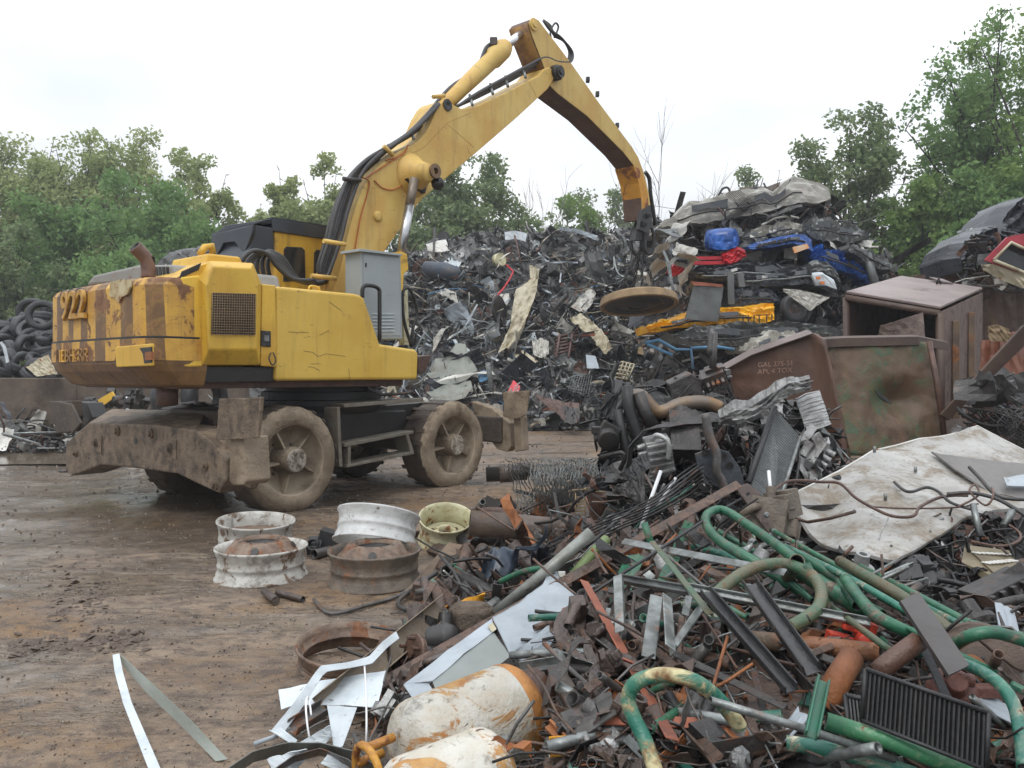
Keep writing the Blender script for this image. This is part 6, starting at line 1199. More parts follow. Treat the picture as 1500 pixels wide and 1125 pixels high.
GP('blue_plastic', [(708, 812, .26), (726, 798, .30), (750, 800, .28), (760, 796, .30)], [(702, 842, .10), (716, 850, .10), (745, 838, .12), (758, 820, .16)], mat('blue_grey_plastic', lin((70, 82, 96)), lin((50, 58, 70)), s=3, rough=.32, dirt=.15, bump=.1), 'blue grey torn plastic sheet curling over the pipes', 'plastic sheet', amp=.06, nu=24, nv=14, smooth=True)
GP('blue_plastic', [(776, 810, .24), (790, 800, .28), (802, 792, .30)], [(778, 826, .14), (792, 822, .15), (806, 815, .16)], mat('blue_grey_plastic', (1, 1, 1)), 'smaller curled blue grey plastic flap beside the torn sheet', 'plastic sheet', amp=.05, smooth=True)
GP('blue_plastic', [(756, 800, .26), (785, 800, .28), (799, 782, .36), (801, 768, .42)], [(758, 806, .24), (786, 806, .25), (803, 786, .33), (803, 770, .40)], mat('blue_grey_plastic', (1, 1, 1)), 'thin blue grey strip curling up from the torn sheet', 'plastic sheet', amp=.01, smooth=True)
GP('yellow_plate', [(652, 888, .16), (680, 876, .18), (710, 868, .2)], [(664, 900, .10), (680, 902, .10), (708, 884, .12)], mat('rusty_yellow_plate', lin((196, 140, 30)), lin((160, 104, 24)), s=5, rough=.6, rust=.35, bump=.3), 'rusty yellow plate edge beside the lump of concrete', th=.01)
cc = MB(); c = G(690, 910, .08); cc.loft([[c+Vector((math.cos(a)*.13*k*(1+.2*math.sin(3*a)), math.sin(a)*.09*k, zz)) for a in [i*math.pi/6 for i in range(12)]] for k, zz in ((.8, -.1), (1, -.02), (.95, .06), (.6, .10))]); cc.build('concrete_lump', mat('clay_lump', lin((112, 98, 84)), lin((86, 74, 64)), s=12, rough=.85, bump=1.2, bs=60), label='rough brown lump of concrete resting on the angle bar', cat='rubble', bevel=.01)
# brake hub with studs
bh = thing('brake_hub', G(605, 955, 0), 'rusty hub disc with studs beside the long channel beam', 'machine part'); c = G(607, 955, .12); ax = Vector((-.75, -.55, .25)).normalized()
MB().lathe(c, ax, [(-.02, 0), (-.02, .085), (0, .09), (.01, .085), (.01, .03), (.03, .03), (.03, 0)], 28, smooth=False).build('disc', MIXF[0], bh)
a = ax.orthogonal().normalized(); b2 = ax.cross(a)
for i in range(5):
    t = i*1.257; MB().lathe(c+(a*math.cos(t)+b2*math.sin(t))*.062, ax, [(0, .01), (.05, .009), (.05, 0)], 8, smooth=False).build('stud', m_rust, bh)
MB().tube([c-ax*.02, c-ax*.14], .035, 12).build('stub', m_dsteel, bh)
MB().lathe(G(645, 935, .12), (.9, -.3, .3), [(-.06, .05)]+[q for i in range(5) for q in ((-.05+i*.024, .07), (-.04+i*.024, .058))]+[(.08, .05), (.08, 0)], 20).build('rubber_bellows', m_hose, label='ribbed rubber bellows beside the rusty hub disc', cat='machine part')
GT('axle_shaft', [(620, 972, .10), (690, 946, .13)], 6, m_steel, 'short steel shaft next to the ribbed bellows', 'rod', sub=1, hollow=0)
cvj = thing('drive_shaft', G(612, 862, 0), 'drive shaft with open toothed joint left of the muddy beam', 'machine part'); GT_ = MB().tube([G(608, 868, .08), G(650, 861, .10)], .022, 12); GT_.build('shaft', m_steel, cvj); MB().lathe(G(662, 858, .11), (.75, -.5, .35), [(-.05, .03), (-.03, .055), (.04, .065), (.05, .06), (.05, .048), (.0, .045), (.0, 0)], 24).build('joint', MIXF[7], cvj)
GT('bent_rod', [(460, 878, .02), (485, 899, .02), (540, 886, .02), (585, 872, .02), (612, 850, .05)], 3.2, m_steel, 'bent thin steel rod lying on the mud before the rims', 'rod', hollow=0, n=8)
GT('rubber_hose', [(640, 838, .10), (612, 858, .06), (584, 880, .03), (592, 892, .03), (622, 893, .04)], 4, m_hose, 'thick hose with metal fittings by the drive shaft', 'hose', hollow=0)
MB().tube([G(388, 866, .03), G(404, 880, .03)], .027, 12).build('steel_roller', MIXF[7], label='short brown steel roller in front of the flaking rim', cat='machine part')
GT('pipe_offcut', [(406, 868, .02), (444, 878, .02)], 5.5, MIXF[7], 'tapered brown pipe piece beside the steel roller', sub=1)
bc = MB(); c = G(462, 800, .06); bc.box(c, (.12, .14, .10), Matrix.Rotation(.5, 3, 'X')); bc.box(c+Vector((.1, .05, .05)), (.16, .12, .14), Matrix.Rotation(.3, 3, 'Y')); bc.lathe(c+Vector((0, -.05, .02)), (0, -1, .3), [(0, .05), (.05, .05), (.05, .035), (0, .03)], 16); bc.build('plastic_housing', m_blk, label='black plastic housing lying between the two rim pairs', cat='machine part', bevel=.008)
GT('pipe_offcut', [(460, 812, .04), (484, 806, .04)], 8, m_steel, 'dirty short pipe in front of the black housing', sub=1)
for (u, v, d_, r_, lb) in [(742, 694, 8.9, .10, 'rusty cylinder lying behind the front wheel'), (768, 684, 9.0, .05, 'short grey pipe end standing behind the front wheel')]:
    MB().tube([P(u-10, v, d_), P(u+10, v-1, d_)], r_, 14, hollow=.15, mi2=1).build('scrap_cylinder', [MIXF[7], m_dark], label=lb, cat='pipe')
for i in range(5): MB().tube([P(735+i*6, 682+i*3, 9.2), P(775+i*5, 686+i*3, 9.1)], .018, 6).build('steel_rod', m_dsteel, label='thin rod among those lying behind the front wheel', cat='rod', group='rods behind the front wheel')
# wire netting roll
nr = MB(); rn = random.Random(8); x0, x1 = P(783, 0, 8.2).x, P(905, 0, 8.2).x; cy, cz = 8.3, .31
for k in range(3):
    rr_ = .33-.07*k
    for i in range(24):
        for sg_ in (1, -1):
            xs_ = x0+(x1-x0)*i/23-(.2 if sg_ > 0 else -.2); pts = []
            for q in range(19):
                t = q/18*6.28+1.5; rw = rr_*(1+.05*math.sin(3*t+k)+.03*rn.gauss(0, 1)); pts.append(Vector((xs_+sg_*.42*(t/6.28)+.02*math.sin(t*9+i), cy+rw*math.cos(t), cz+rw*.92*math.sin(t))))
            nr.tube(pts, .0045, 3, caps=False)
nr.build('wire_netting', m_gsteel, label='grey roll of wire netting lying on the ground beside the engines', cat='wire netting')
bk_ = thing('rusty_bucket', P(880, 745, 7.0), 'rusty bucket with white rim beside the netting roll', 'bucket'); c = P(882, 738, 7.1); MB().lathe(c, (.1, -.25, 1), [(-.12, .10), (.10, .13), (.12, .135), (.12, .12), (-.08, .1), (-.08, 0)], 24).build('drum', m_rust, bk_); MB().tube([c+Vector((math.cos(t)*.15, math.sin(t)*.15, .13)) for t in [i*.3 for i in range(22)]], .008, 6).build('hoop', m_crm, bk_)
rk = MB()
for i in range(6): rk.prism([P(843, 728+i*5, 6.9), P(857, 727+i*5, 6.9), P(857, 729.5+i*5, 6.9), P(843, 730.5+i*5, 6.9)], (0, .02, 0))
for u in (843, 857): rk.tube([P(u, 722, 6.9), P(u, 760, 6.85)], .006, 4)
rk.tube([P(838, 718, 6.9), P(880, 716, 7.0)], .008, 4); rk.build('wire_rack', m_tanp, label='small tan wire rack in front of the netting roll', cat='rack')
MB().prism([P(810, 722, 6.7), P(814, 722, 6.7), P(822, 756, 6.6), P(816, 756, 6.6)], (0, .03, 0)).build('steel_stake', m_dark, label='dark steel stake standing in front of the netting', cat='bar')
GP('cone_scrap', [(864, 760, .22), (870, 758, .24)], [(866, 790, .1), (888, 798, .1)], m_rust, 'rusty folded cone shaped plate behind the angle bar', amp=.03)
# ---------------------------------------------------------------- heap of engines and car front parts
ETOP = [(875, 640), (890, 570), (905, 545), (935, 560), (960, 548), (990, 545), (1030, 560), (1075, 575), (1110, 590), (1150, 575), (1185, 575), (1210, 610), (1240, 690), (1260, 720)]
def eng(u, s):
    vt = interp(ETOP, u)+14; v = 765+(vt-765)*s; return P(u, v, 5.7+1.0*s)
em = MB(); rows = []
for j in range(26):
    s = min(1, j/20); row = []
    for i in range(46):
        u = 905+325*i/45; p = eng(u, s)
        if j > 20: k = (j-20)/5; p = p+Vector((0, 1.6*k, -(p.z-.3)*k))
        row.append(p+Vector((.05*noise.noise(p*7), .12*noise.noise(p*4)+.18, .04*noise.noise(p*9))))
    rows.append(row)
em.sheet(rows, .02, 0, smooth=False).build('engine_mass', m_dark, kind='stuff', label='dark oily mass of small engine parts in the middle heap')
def on_eng(rd): u = rd.uniform(900, 1225); return eng(u, rd.random()*.97)+Vector((0, rd.uniform(-.06, .16), 0))
EM = [m_dark, m_dsteel, m_blk, m_alu, m_steel, MIXF[7], m_gsteel, m_rust, FAR[0], m_cgrey]
scatter(on_eng, 1500, 101, (.08, .24), (22, 18, 22, 6, 8, 7, 3, 4, 8, 4), 'engine_scrap', EM, 'small black hoses, brackets and wiring covering the engine heap', rmul=.5)
def j_engine(mb, c, s, rd):
    q = rmat(rd); mb.box(c, (s*.6, s*.4, s*.42), q)
    for i in range(5): mb.box(c+q @ Vector((-.24*s+.12*s*i, .22*s, 0)), (s*.05, s*.08, s*.4), q)
    for i in range(4): mb.lathe(c+q @ Vector((-.2*s+.13*s*i, 0, .2*s)), q @ Vector((0, .2, 1)), [(0, .055*s), (.16*s, .05*s), (.16*s, .03*s), (.12*s, 0)], 12)
    mb.lathe(c+q @ Vector((.3*s, 0, -.04*s)), q @ Vector((1, 0, 0)), [(0, .17*s), (.05*s, .17*s), (.05*s, .1*s), (.12*s, .1*s), (.12*s, 0)], 20, smooth=False)
    mb.tube(smooth_path([c+q @ Vector(p)*s for p in [(-.3, .1, .1), (-.42, .2, .0), (-.3, .32, -.15), (0, .34, -.1)]]), .045*s, 8); mb.box(c+q @ Vector((0, -.24*s, -.05*s)), (s*.3, s*.12, s*.2), q)
rd5 = random.Random(51)
for (u, v, D, s, m, lb) in [(1000, 640, 6.0, .55, m_dsteel, 'dark engine block with fins in the centre of the engine heap'), (1130, 765, 5.0, .55, mat('muddy_aluminium', lin((118, 108, 94)), lin((86, 76, 66)), s=5, rough=.6, dirt=.4, bump=.8), 'muddy gearbox casting against the white panel'),
                            (1045, 552, 6.5, .30, m_steel, 'small grey compressor sitting on top of the engine heap'), (965, 665, 5.9, .42, m_alu, 'pale aluminium gearbox housing in the engine heap'), (1190, 665, 6.2, .40, m_alu, 'crushed aluminium lamp housing under the ribbed radiator'), (1335, 850, 4.6, .42, m_blk, 'black burnt engine behind the green pipes'),
                            (1385, 880, 4.4, .36, m_dark, 'oily black engine part beside the burnt engine'), (1470, 880, 4.0, .5, m_dsteel, 'upright engine at the right edge beside the tan crate'), (1420, 900, 4.2, .34, MIXF[7], 'brown exhaust manifold beside the upright engine'), (1150, 820, 4.7, .34, m_alu, 'muddy differential housing above the green hoop')]:
    mb = MB(); j_engine(mb, P(u, v, D), s, rd5); j_chunk(mb, P(u, v, D)+Vector((.05, 0, .05)), s*.8, rd5); mb.build('engine', m, label=lb, cat='engine', bevel=.006)
EP = lambda name, top, bot, m, lb, cat_='car part', **kw: patch(name, [P(*p) for p in top], [P(*p) for p in bot], m, label=lb, cat=cat_, **{**dict(nu=18, nv=9, amp=.02, th=.008, sc_=.8), **kw})
# tall black moulding with spring tower at the left of the heap
EP('wheel_arch_liner', [(905, 575, 6.3), (915, 560, 6.3), (930, 562, 6.3)], [(880, 600, 6.2), (886, 612, 6.2), (900, 618, 6.2)], m_blk, 'black curved wheel arch liner at the top of the upright strut', amp=.05)
for pp, r_, lb in [([(918, 565), (922, 600), (936, 640), (945, 680)], .045, 'thick black strut standing at the edge of the engine heap'), ([(935, 575), (945, 605), (960, 630)], .05, 'flat grey strut beside the thick black one'), ([(905, 600), (912, 640), (922, 665), (928, 720)], .035, 'thin black upright beside the struts')]:
    MB().tube([P(u, v, 6.1) for u, v in pp], r_, 6).build('suspension_strut', m_blk if r_ != .05 else m_dsteel, label=lb, cat='strut')
kn = MB(); c = P(890, 636, 6.1); kn.box(c, (.15, .12, .17), Matrix.Rotation(.5, 3, 'Y')); kn.box(c+Vector((-.08, 0, .03)), (.08, .1, .06)); kn.lathe(c+Vector((0, -.04, -.03)), (0, -1, -.3), [(0, .09), (.06, .08), (.06, 0)], 14); kn.build('plastic_tank', m_dark, label='black lumpy tank hanging from the struts', cat='tank', bevel=.01)
EP('bumper_skin', [(922, 690, 5.9), (928, 650, 5.9), (950, 630, 5.9), (1000, 612, 5.95), (1045, 606, 6), (1075, 612, 6)], [(914, 692, 5.85), (920, 655, 5.85), (942, 632, 5.85), (990, 624, 5.85), (1040, 620, 5.9), (1075, 622, 5.9)], m_dsteel, 'long dark crossmember curving over the engine heap', amp=.02, nu=40)
EP('fender_liner', [(918, 690, 5.7), (930, 672, 5.7), (950, 668, 5.7)], [(925, 712, 5.6), (940, 700, 5.6), (955, 690, 5.6)], m_blk, 'black ribbed liner low at the edge of the heap', amp=.05)
EP('control_arm', [(905, 712, 5.6), (925, 702, 5.6), (945, 690, 5.6)], [(900, 722, 5.6), (935, 735, 5.55), (945, 745, 5.5)], m_dsteel, 'stamped grey control arm at the foot of the heap', amp=.03)
MB().tube(smooth_path([P(u, v, 6.3) for u, v in [(918, 581), (938, 580), (950, 592), (962, 603), (975, 602), (992, 594), (1010, 590), (1035, 590), (1055, 598)]]), .055, 14).build('exhaust_tube', mat('heat_stained_pipe', lin((104, 98, 92)), lin((136, 104, 66)), s=2.5, rough=.45, metal=.3, dirt=.2, bump=.3), label='curved exhaust pipe with brown middle lying over the engines', cat='exhaust pipe')
EP('bright_blue_plastic', [(952, 588, 6.6), (965, 582, 6.6), (978, 583, 6.6)], [(950, 600, 6.5), (965, 608, 6.5), (980, 596, 6.5)], mat('bright_blue', lin((40, 150, 190)), rough=.4, bump=0), 'bright blue plastic piece under the curved exhaust pipe', 'plastic piece', amp=.02)
bt = MB(); q = [P(978, 562, 6.5), P(1012, 546, 6.5), P(1030, 560, 6.5), P(1030, 588, 6.5), P(1002, 592, 6.5), P(984, 586, 6.5)]; bt.prism(q, (.03, .3, .02)); bt.build('battery_box', m_dsteel, label='dark battery box standing on the engine heap', cat='box', bevel=.015)
MB().tube(smooth_path([P(u, v, 6.4) for u, v in [(1040, 520), (1042, 500), (1044, 490), (1046, 488)]]+[P(1044, 540, 6.4)][::-1], 2), .03, 8).build('steering_column', m_steel, label='bent pale steering column sticking up above the heap', cat='machine part')
cr_ = EP('crossmember', [(1052, 612, 5.9), (1075, 600, 5.9), (1100, 596, 5.9), (1125, 580, 6), (1150, 562, 6.1), (1185, 556, 6.2)], [(1055, 622, 5.85), (1080, 622, 5.85), (1105, 612, 5.9), (1130, 596, 5.95), (1160, 578, 6.1), (1188, 572, 6.2)], m_alu, 'long pale torn crossmember pointing at the rusty bin', nu=34, nv=10, amp=.04, depth=.06)
rad = thing('radiator', P(1130, 670, 5.7), 'tall grey car radiator leaning in the engine heap', 'radiator')
rq = [P(1134, 597, 6.1), P(1172, 640, 5.95), P(1138, 748, 5.3), P(1096, 708, 5.5)]
MB().prism(rq, (0, .03, .01)).build('core', mat('radiator_fins', lin((92, 94, 94)), lin((72, 74, 74)), s=60, rough=.45, metal=.5, dirt=.25, dcol=(.12, .11, .1), ds=4, bump=.6), rad)
fn_ = MB()
for i in range(34): t = (i+.5)/34; fn_.tube([rq[0].lerp(rq[3], t)+Vector((0, -.004, 0)), rq[1].lerp(rq[2], t)+Vector((0, -.004, 0))], .0022, 3)
fn_.build('fin', m_gsteel, rad)
MB().tube([rq[0], rq[3]], .022, 8).build('side_tank', m_blk, rad); MB().tube([rq[1], rq[2]], .014, 6).build('side_rail', m_gsteel, rad)
cnd = EP('ribbed_condenser', [(1165, 585, 6.3), (1180, 576, 6.35), (1200, 572, 6.4)], [(1180, 632, 6.2), (1200, 628, 6.2), (1217, 622, 6.25)], m_alu, 'curved ribbed condenser between radiator and rusty bin', 'radiator', nu=10, nv=44, amp=.014, aniso=(.2, 18), sc_=1, smooth=False)
MB().tube(smooth_path([P(u, v, 5.4) for u, v in [(1033, 606), (1040, 640), (1050, 665), (1050, 690), (1058, 705), (1064, 730)]]), .030, 8).build('stabiliser_bar', m_steel, label='bent flat stabiliser bar hanging down the front of the heap', cat='bar')
dp = MB(); q = [P(u, v, 5.5) for u, v in [(1018, 665), (1045, 655), (1068, 662), (1084, 685), (1092, 712), (1060, 712), (1036, 700), (1024, 690)]]; dp.prism(q, (0, .02, 0)); dpo = dp.build('pierced_plate', mat('blue_grey_steel', lin((76, 80, 84)), lin((56, 58, 62)), s=4, rough=.42, metal=.3, dirt=.2, bump=.3), label='dark grey pierced steel plate in the middle of the heap', cat='plate', bevel=.004)
for (u, v) in ((1034, 663), (1060, 668), (1069, 682)): MB().lathe(P(u, v, 5.495), (0, -1, 0), [(0, .026), (.004, .026), (.004, .018), (.0, .018), (.0, 0)], 16, smooth=False).build('hole', m_dark, dpo)
for (a, b, r_, lb) in [((968, 690, 5.4), (938, 775, 5.2), .013, 'white plastic tube leaning in front of the engine heap'), ((1126, 690, 5.3), (1129, 722, 5.2), .012, 'short white tube hanging before the radiator'), ((990, 700, 5.35), (958, 750, 5.25), .010, 'thinner white tube beside the leaning one')]:
    MB().tube([P(*a), P(*b)], r_, 10).build('white_tube', m_whtp, label=lb, cat='pipe')
lc = thing('control_arm', P(1115, 740, 4.9), 'brown stamped control arm with holes by the radiator foot', 'car part')
q = [P(u, v, d) for u, v, d in [(1078, 716, 5.0), (1096, 710, 5.0), (1112, 722, 4.95), (1122, 738, 4.9), (1132, 758, 4.85), (1140, 782, 4.8), (1128, 784, 4.8), (1116, 768, 4.82), (1104, 752, 4.86), (1090, 736, 4.95)]]; MB().prism(q, (.0, .02, .01)).build('arm', m_rustp, lc, bevel=.006)
for (u, v, d) in ((1110, 738, 4.9), (1096, 724, 4.97)): MB().lathe(P(u, v, d-.008), (0, -1, .2), [(0, .013), (.002, .013), (.002, 0)], 12, smooth=False).build('hole', m_dark, lc)
for (u, v, d) in ((1122, 755, 4.8), (1128, 785, 4.75), (1134, 779, 4.75), (1139, 786, 4.75)): MB().lathe(P(u, v, d), (0, -1, .3), [(0, .018), (.012, .018), (.02, .01), (.03, .01), (.03, 0)], 8, smooth=False).build('bolt', m_gsteel, lc)
ybx = thing('wire_basket', P(915, 545, 6.6), 'small yellowish wire basket standing on the black liner', 'basket'); wb2 = MB()
bq = [P(913, 530, 6.6), P(929, 534, 6.6), P(920, 556, 6.6), P(905, 553, 6.6)]
for i in range(5): t = i/4; wb2.tube([bq[0].lerp(bq[3], t), bq[1].lerp(bq[2], t), bq[1].lerp(bq[2], t)+Vector((0, .15, 0)), bq[0].lerp(bq[3], t)+Vector((0, .15, 0)), bq[0].lerp(bq[3], t)], .008, 4)
for i in range(4): t = i/3; wb2.tube([bq[0].lerp(bq[1], t), bq[3].lerp(bq[2], t)], .007, 4)
wb2.build('wires', m_crm, ybx)
st = stock(random.Random(91), [('hose', 'hose', lambda mb, c, s, rd: mb.tube(smooth_path([c+Vector((rd.gauss(0, .12), rd.gauss(0, .12), rd.gauss(0, .12))) for _ in range(5)]), .02, 8), (.3, .3), [(m_blk, 'black'), (m_dsteel, 'dark steel')]), ('bracket', 'bracket', lambda mb, c, s, rd: j_bracket(mb, c, .25, rd), (.2, .2), [(m_blk, 'black'), (m_steel, 'dull steel')]), ('engine_cover', 'engine part', lambda mb, c, s, rd: j_sheet(mb, c, .3, rd, n=7, amp=.25, th=.006), (.3, .3), [(m_blk, 'black'), (m_alu, 'pale aluminium'), (m_cgrey, 'grey')]), ('pulley', 'engine part', lambda mb, c, s, rd: j_disc(mb, c, .3, rd), (.3, .3), [(m_dsteel, 'dark steel')]), ('engine_casting', 'engine part', j_chunk, (.3, .35), [(m_alu, 'pale aluminium'), (m_dark, 'oily black')])])
strew(st, 90, 92, lambda rd: on_eng(rd)-Vector((0, .1, 0)), 'among the engine parts in the middle heap', 'in the engine heap', scl=(.5, 1.0))
def on_rt(rd):
    u = rd.uniform(1290, 1520); v = rd.uniform(770, 930); return P(u, v, 5.2-(v-770)/160*1.3)+Vector((0, rd.uniform(0, .2), 0))
scatter(on_rt, 420, 105, (.05, .17), (24, 14, 26, 4, 6, 10, 2, 6, 6, 2), 'oily_scrap', EM, 'oily black scrap behind the green pipes at the right', rmul=.4)
def bed(name, u0, u1, v0, v1, D0, D1, m, lb):
    rows = [[P(u0+(u1-u0)*i/24, v0+(v1-v0)*j/12, D0+(D1-D0)*j/12)+Vector((0, .1*noise.noise(Vector((i*.7, j*.7, u0)))+.12, .05*noise.noise(Vector((i*.9, j*.8, 3)))-.05)) for i in range(25)] for j in range(13)]
    MB().sheet(rows, .02, 0, smooth=False).build(name, m, kind='stuff', label=lb)
bed('oily_bed', 1240, 1560, 755, 935, 5.6, 3.9, m_dark, 'dark bed of oily scrap under the white panel')
bed('rust_bed', 1225, 1560, 668, 800, 7.9, 6.0, m_rust, 'rusty scrap bank under the netting and the bin')
# large white dented panel
m_wp = mat('mud_spattered_white', lin((162, 160, 155)), lin((136, 133, 127)), s=3, rough=.42, dirt=.50, dcol=lin((118, 102, 80)), ds=4, bump=.4, rust=.26, rs=34, rcol=(.1, .08, .06), rcol2=(.14, .11, .08))
wpn = thing('white_sheet', P(1300, 740, 5.6), 'big mud spattered white panel lying bent over the scrap', 'sheet metal')
tp_ = [(1145, 731, 5.6), (1190, 709, 5.8), (1228, 690, 6.0), (1262, 670, 6.2), (1278, 660, 6.3), (1310, 653, 6.4), (1345, 643, 6.6), (1375, 640, 6.7), (1404, 634, 6.9), (1430, 624, 7.0), (1470, 645, 6.9), (1515, 668, 6.7)]
bt_ = [(1146, 733, 5.58), (1168, 750, 5.4), (1188, 778, 5.15), (1205, 794, 4.95), (1235, 808, 4.75), (1275, 818, 4.62), (1311, 826, 4.55), (1345, 806, 4.72), (1380, 782, 4.95), (1415, 757, 5.2), (1460, 748, 5.3), (1515, 745, 5.35)]
patch('sheet', [P(*p) for p in tp_], [P(*p) for p in bt_], m_wp, nu=60, nv=30, amp=.035, sc_=.35, seed=2, th=.02, smooth=True, parent=wpn, dent=(.10, .2, .62, .14, .35))
MB().tube([P(u, v, d)-Vector((0, .012, 0)) for u, v, d in tp_], .009, 6).build('edge_strip', m_wht, wpn)
for (u, v, d) in ((1281, 663, 6.1), (1341, 692, 5.85), (1297, 732, 5.35)): MB().tube([P(u, v, d), P(u, v-9, d)], .012, 8).build('stud', m_gsteel, wpn)
GPp = lambda pts: [P(*p) for p in pts]
patch('grey_sheet', GPp([(1364, 664, 6.2), (1420, 672, 6.1), (1515, 682, 6.0)]), GPp([(1425, 706, 5.7), (1450, 722, 5.6), (1515, 735, 5.5)]), mat('dark_grey_sheet', lin((106, 102, 98)), lin((92, 88, 84)), s=2, rough=.4, metal=.2, dirt=.15, bump=.1), nu=12, nv=8, amp=.015, label='darker grey triangular sheet lying over the white panel', cat='sheet metal')
patch('grey_sheet', GPp([(1470, 700, 5.7), (1515, 694, 5.7)]), GPp([(1475, 712, 5.6), (1515, 714, 5.6)]), m_lgrey, nu=8, nv=4, amp=.01, label='small pale corner of sheet at the right edge above the wires', cat='sheet metal')
for pts, r_, lb in [([(1130, 722, 5.3), (1150, 708, 5.45), (1175, 706, 5.5), (1200, 708, 5.5), (1228, 710, 5.5), (1250, 730, 5.3), (1275, 745, 5.15), (1305, 758, 5.0), (1335, 758, 5.0), (1345, 745, 5.1), (1370, 732, 5.25), (1392, 728, 5.3), (1415, 728, 5.3)], .010, 'thick brown wire snaking over the white panel'),
                    ([(1308, 708, 5.6), (1322, 720, 5.4), (1335, 722, 5.4), (1355, 716, 5.45), (1372, 722, 5.35), (1390, 738, 5.2), (1420, 748, 5.1)], .011, 'twisted brown wire in the middle of the white panel'),
                    ([(1270, 744, 5.2), (1330, 747, 5.1), (1400, 745, 5.15), (1430, 740, 5.2)], .006, 'thin straight wire across the white panel'),
                    ([(1385, 726, 5.25), (1420, 724, 5.2), (1455, 732, 5.1), (1480, 745, 5.0), (1515, 768, 4.9)], .014, 'thickest black cable leaving the white panel to the right'),
                    ([(1417, 686, 5.5), (1435, 705, 5.4), (1450, 722, 5.3), (1470, 732, 5.2), (1515, 734, 5.2)], .012, 'cable rising over the dark grey sheet'),
                    ([(1400, 745, 5.1), (1430, 728, 5.2), (1426, 712, 5.3), (1418, 722, 5.2), (1440, 742, 5.1), (1452, 730, 5.1), (1450, 716, 5.2)], .007, 'looped wire tangle at the corner of the white panel'),
                    ([(1420, 795, 4.6), (1460, 802, 4.6), (1488, 795, 4.7), (1490, 782, 4.8), (1470, 768, 4.9)], .008, 'rusty wire loop above the tan crate')]:
    MB().tube(smooth_path([P(*p)+Vector((0, -.02, .012)) for p in pts], 5), r_, 6).build('wire', m_rust if r_ < .011 else m_hose, label=lb, cat='wire')
tc_ = thing('tan_crate', P(1450, 820, 4.5), 'tan slatted crate tipped at the right behind the engines', 'crate')
cA, cB, cC, cD, cE, cF = P(1414, 798, 4.75), P(1478, 806, 4.75), P(1492, 830, 4.4), P(1459, 842, 4.3), P(1410, 824, 4.55), P(1458, 862, 4.3)
MB().prism([cA, cB, cC, cD], (0, 0, -.015)).build('top', mat('tan_crate_side', lin((128, 116, 92)), lin((106, 96, 74)), s=8, rough=.6, dirt=.3, ds=8), tc_); MB().prism([cA-UP*.015, cD-UP*.015, cF, cE], (0, .01, 0)).build('side', m_tanp if 0 else mat('tan_crate_side', (1, 1, 1)), tc_)
sl3 = MB()
for i in range(8):
    for k in (.3, .65): t = (i+.5)/8; p = cA.lerp(cB, t).lerp(cD.lerp(cC, t), k); sl3.box(p+UP*.003, (.02, .05, .004), Matrix.Rotation(.5, 3, 'Z'))
sl3.build('slot', m_wht, tc_)
for a, b, lb in (((1425, 738, 5.0), (1436, 786, 4.9), 'pale bracket leg under the wire tangle'), ((1484, 748, 4.8), (1470, 770, 4.75), 'short grey bracket end beside the pale leg')): MB().tube([P(*a), P(*b)], .02, 4).build('bracket', m_gsteel, label=lb, cat='bracket')
# ---------------------------------------------------------------- near pipes, bars, cylinders and sheets
GT('green_pipe', [(1180, 872, .12), (1110, 826, .22), (1062, 798, .26), (1038, 775, .28), (1034, 757, .30), (1048, 747, .32), (1066, 750, .32), (1100, 772, .30), (1140, 800, .28), (1168, 822, .27)], 7.5, m_green, 'green hairpin shaped pipe just below the long rusty angle bar', hollow=.2)
GT('green_pipe', [(1046, 872, .22), (1078, 846, .26), (1110, 830, .28), (1150, 826, .28), (1185, 840, .27), (1202, 862, .25), (1200, 888, .22), (1180, 906, .20), (1158, 918, .18)], 10, m_olive, 'olive to green pipe bent like a question mark', n=16, hollow=.2)
GT('green_pipe', [(1168, 822, .30), (1150, 850, .16)], 12, m_olive, 'short open ended olive stub pointing at the camera', sub=1)
GT('green_pipe', [(1168, 835, .20), (1230, 872, .18), (1290, 905, .15)], 15, m_green, 'thick dark green pipe with plum patch behind the bend', sub=1, n=16)
GT('green_pipe', [(1180, 818, .24), (1230, 850, .22), (1256, 888, .2)], 9, m_green, 'green pipe end squeezed above the thick one', sub=1)
GT('green_pipe', [(1238, 848, .26), (1262, 880, .24), (1288, 905, .22), (1340, 930, .16), (1370, 940, .12)], 11, m_green, 'green pipe bending down behind the dark plate')
GT('green_pipe', [(1230, 822, .26), (1290, 856, .25), (1330, 880, .22), (1400, 930, .16)], 11, m_olive, 'brown and green pipe, topmost beneath the white panel', sub=2)
GT('green_pipe', [(1290, 872, .18), (1330, 895, .16), (1410, 955, .1)], 10, m_green, 'darker green pipe just under the brown and green one')
GT('green_pipe', [(1290, 935, .14), (1318, 958, .1), (1325, 965, .1)], 5, m_green, 'thin green tube hanging down to the red valve', sub=1)
GT('green_pipe', [(1398, 945, .18), (1420, 932, .24), (1450, 926, .26), (1480, 932, .25), (1520, 945, .22)], 11, m_green, 'green arched pipe at the right edge')
GT('green_pipe', [(1390, 965, .22), (1430, 980, .24), (1462, 1000, .25), (1484, 1030, .24), (1494, 1070, .22), (1500, 1125, .2)], 11, m_green2, 'worn teal pipe curving down the right edge')
GT('green_pipe', [(1480, 1002, .16), (1520, 1022, .14)], 7, m_green, 'small green tube end at the right edge', sub=1)
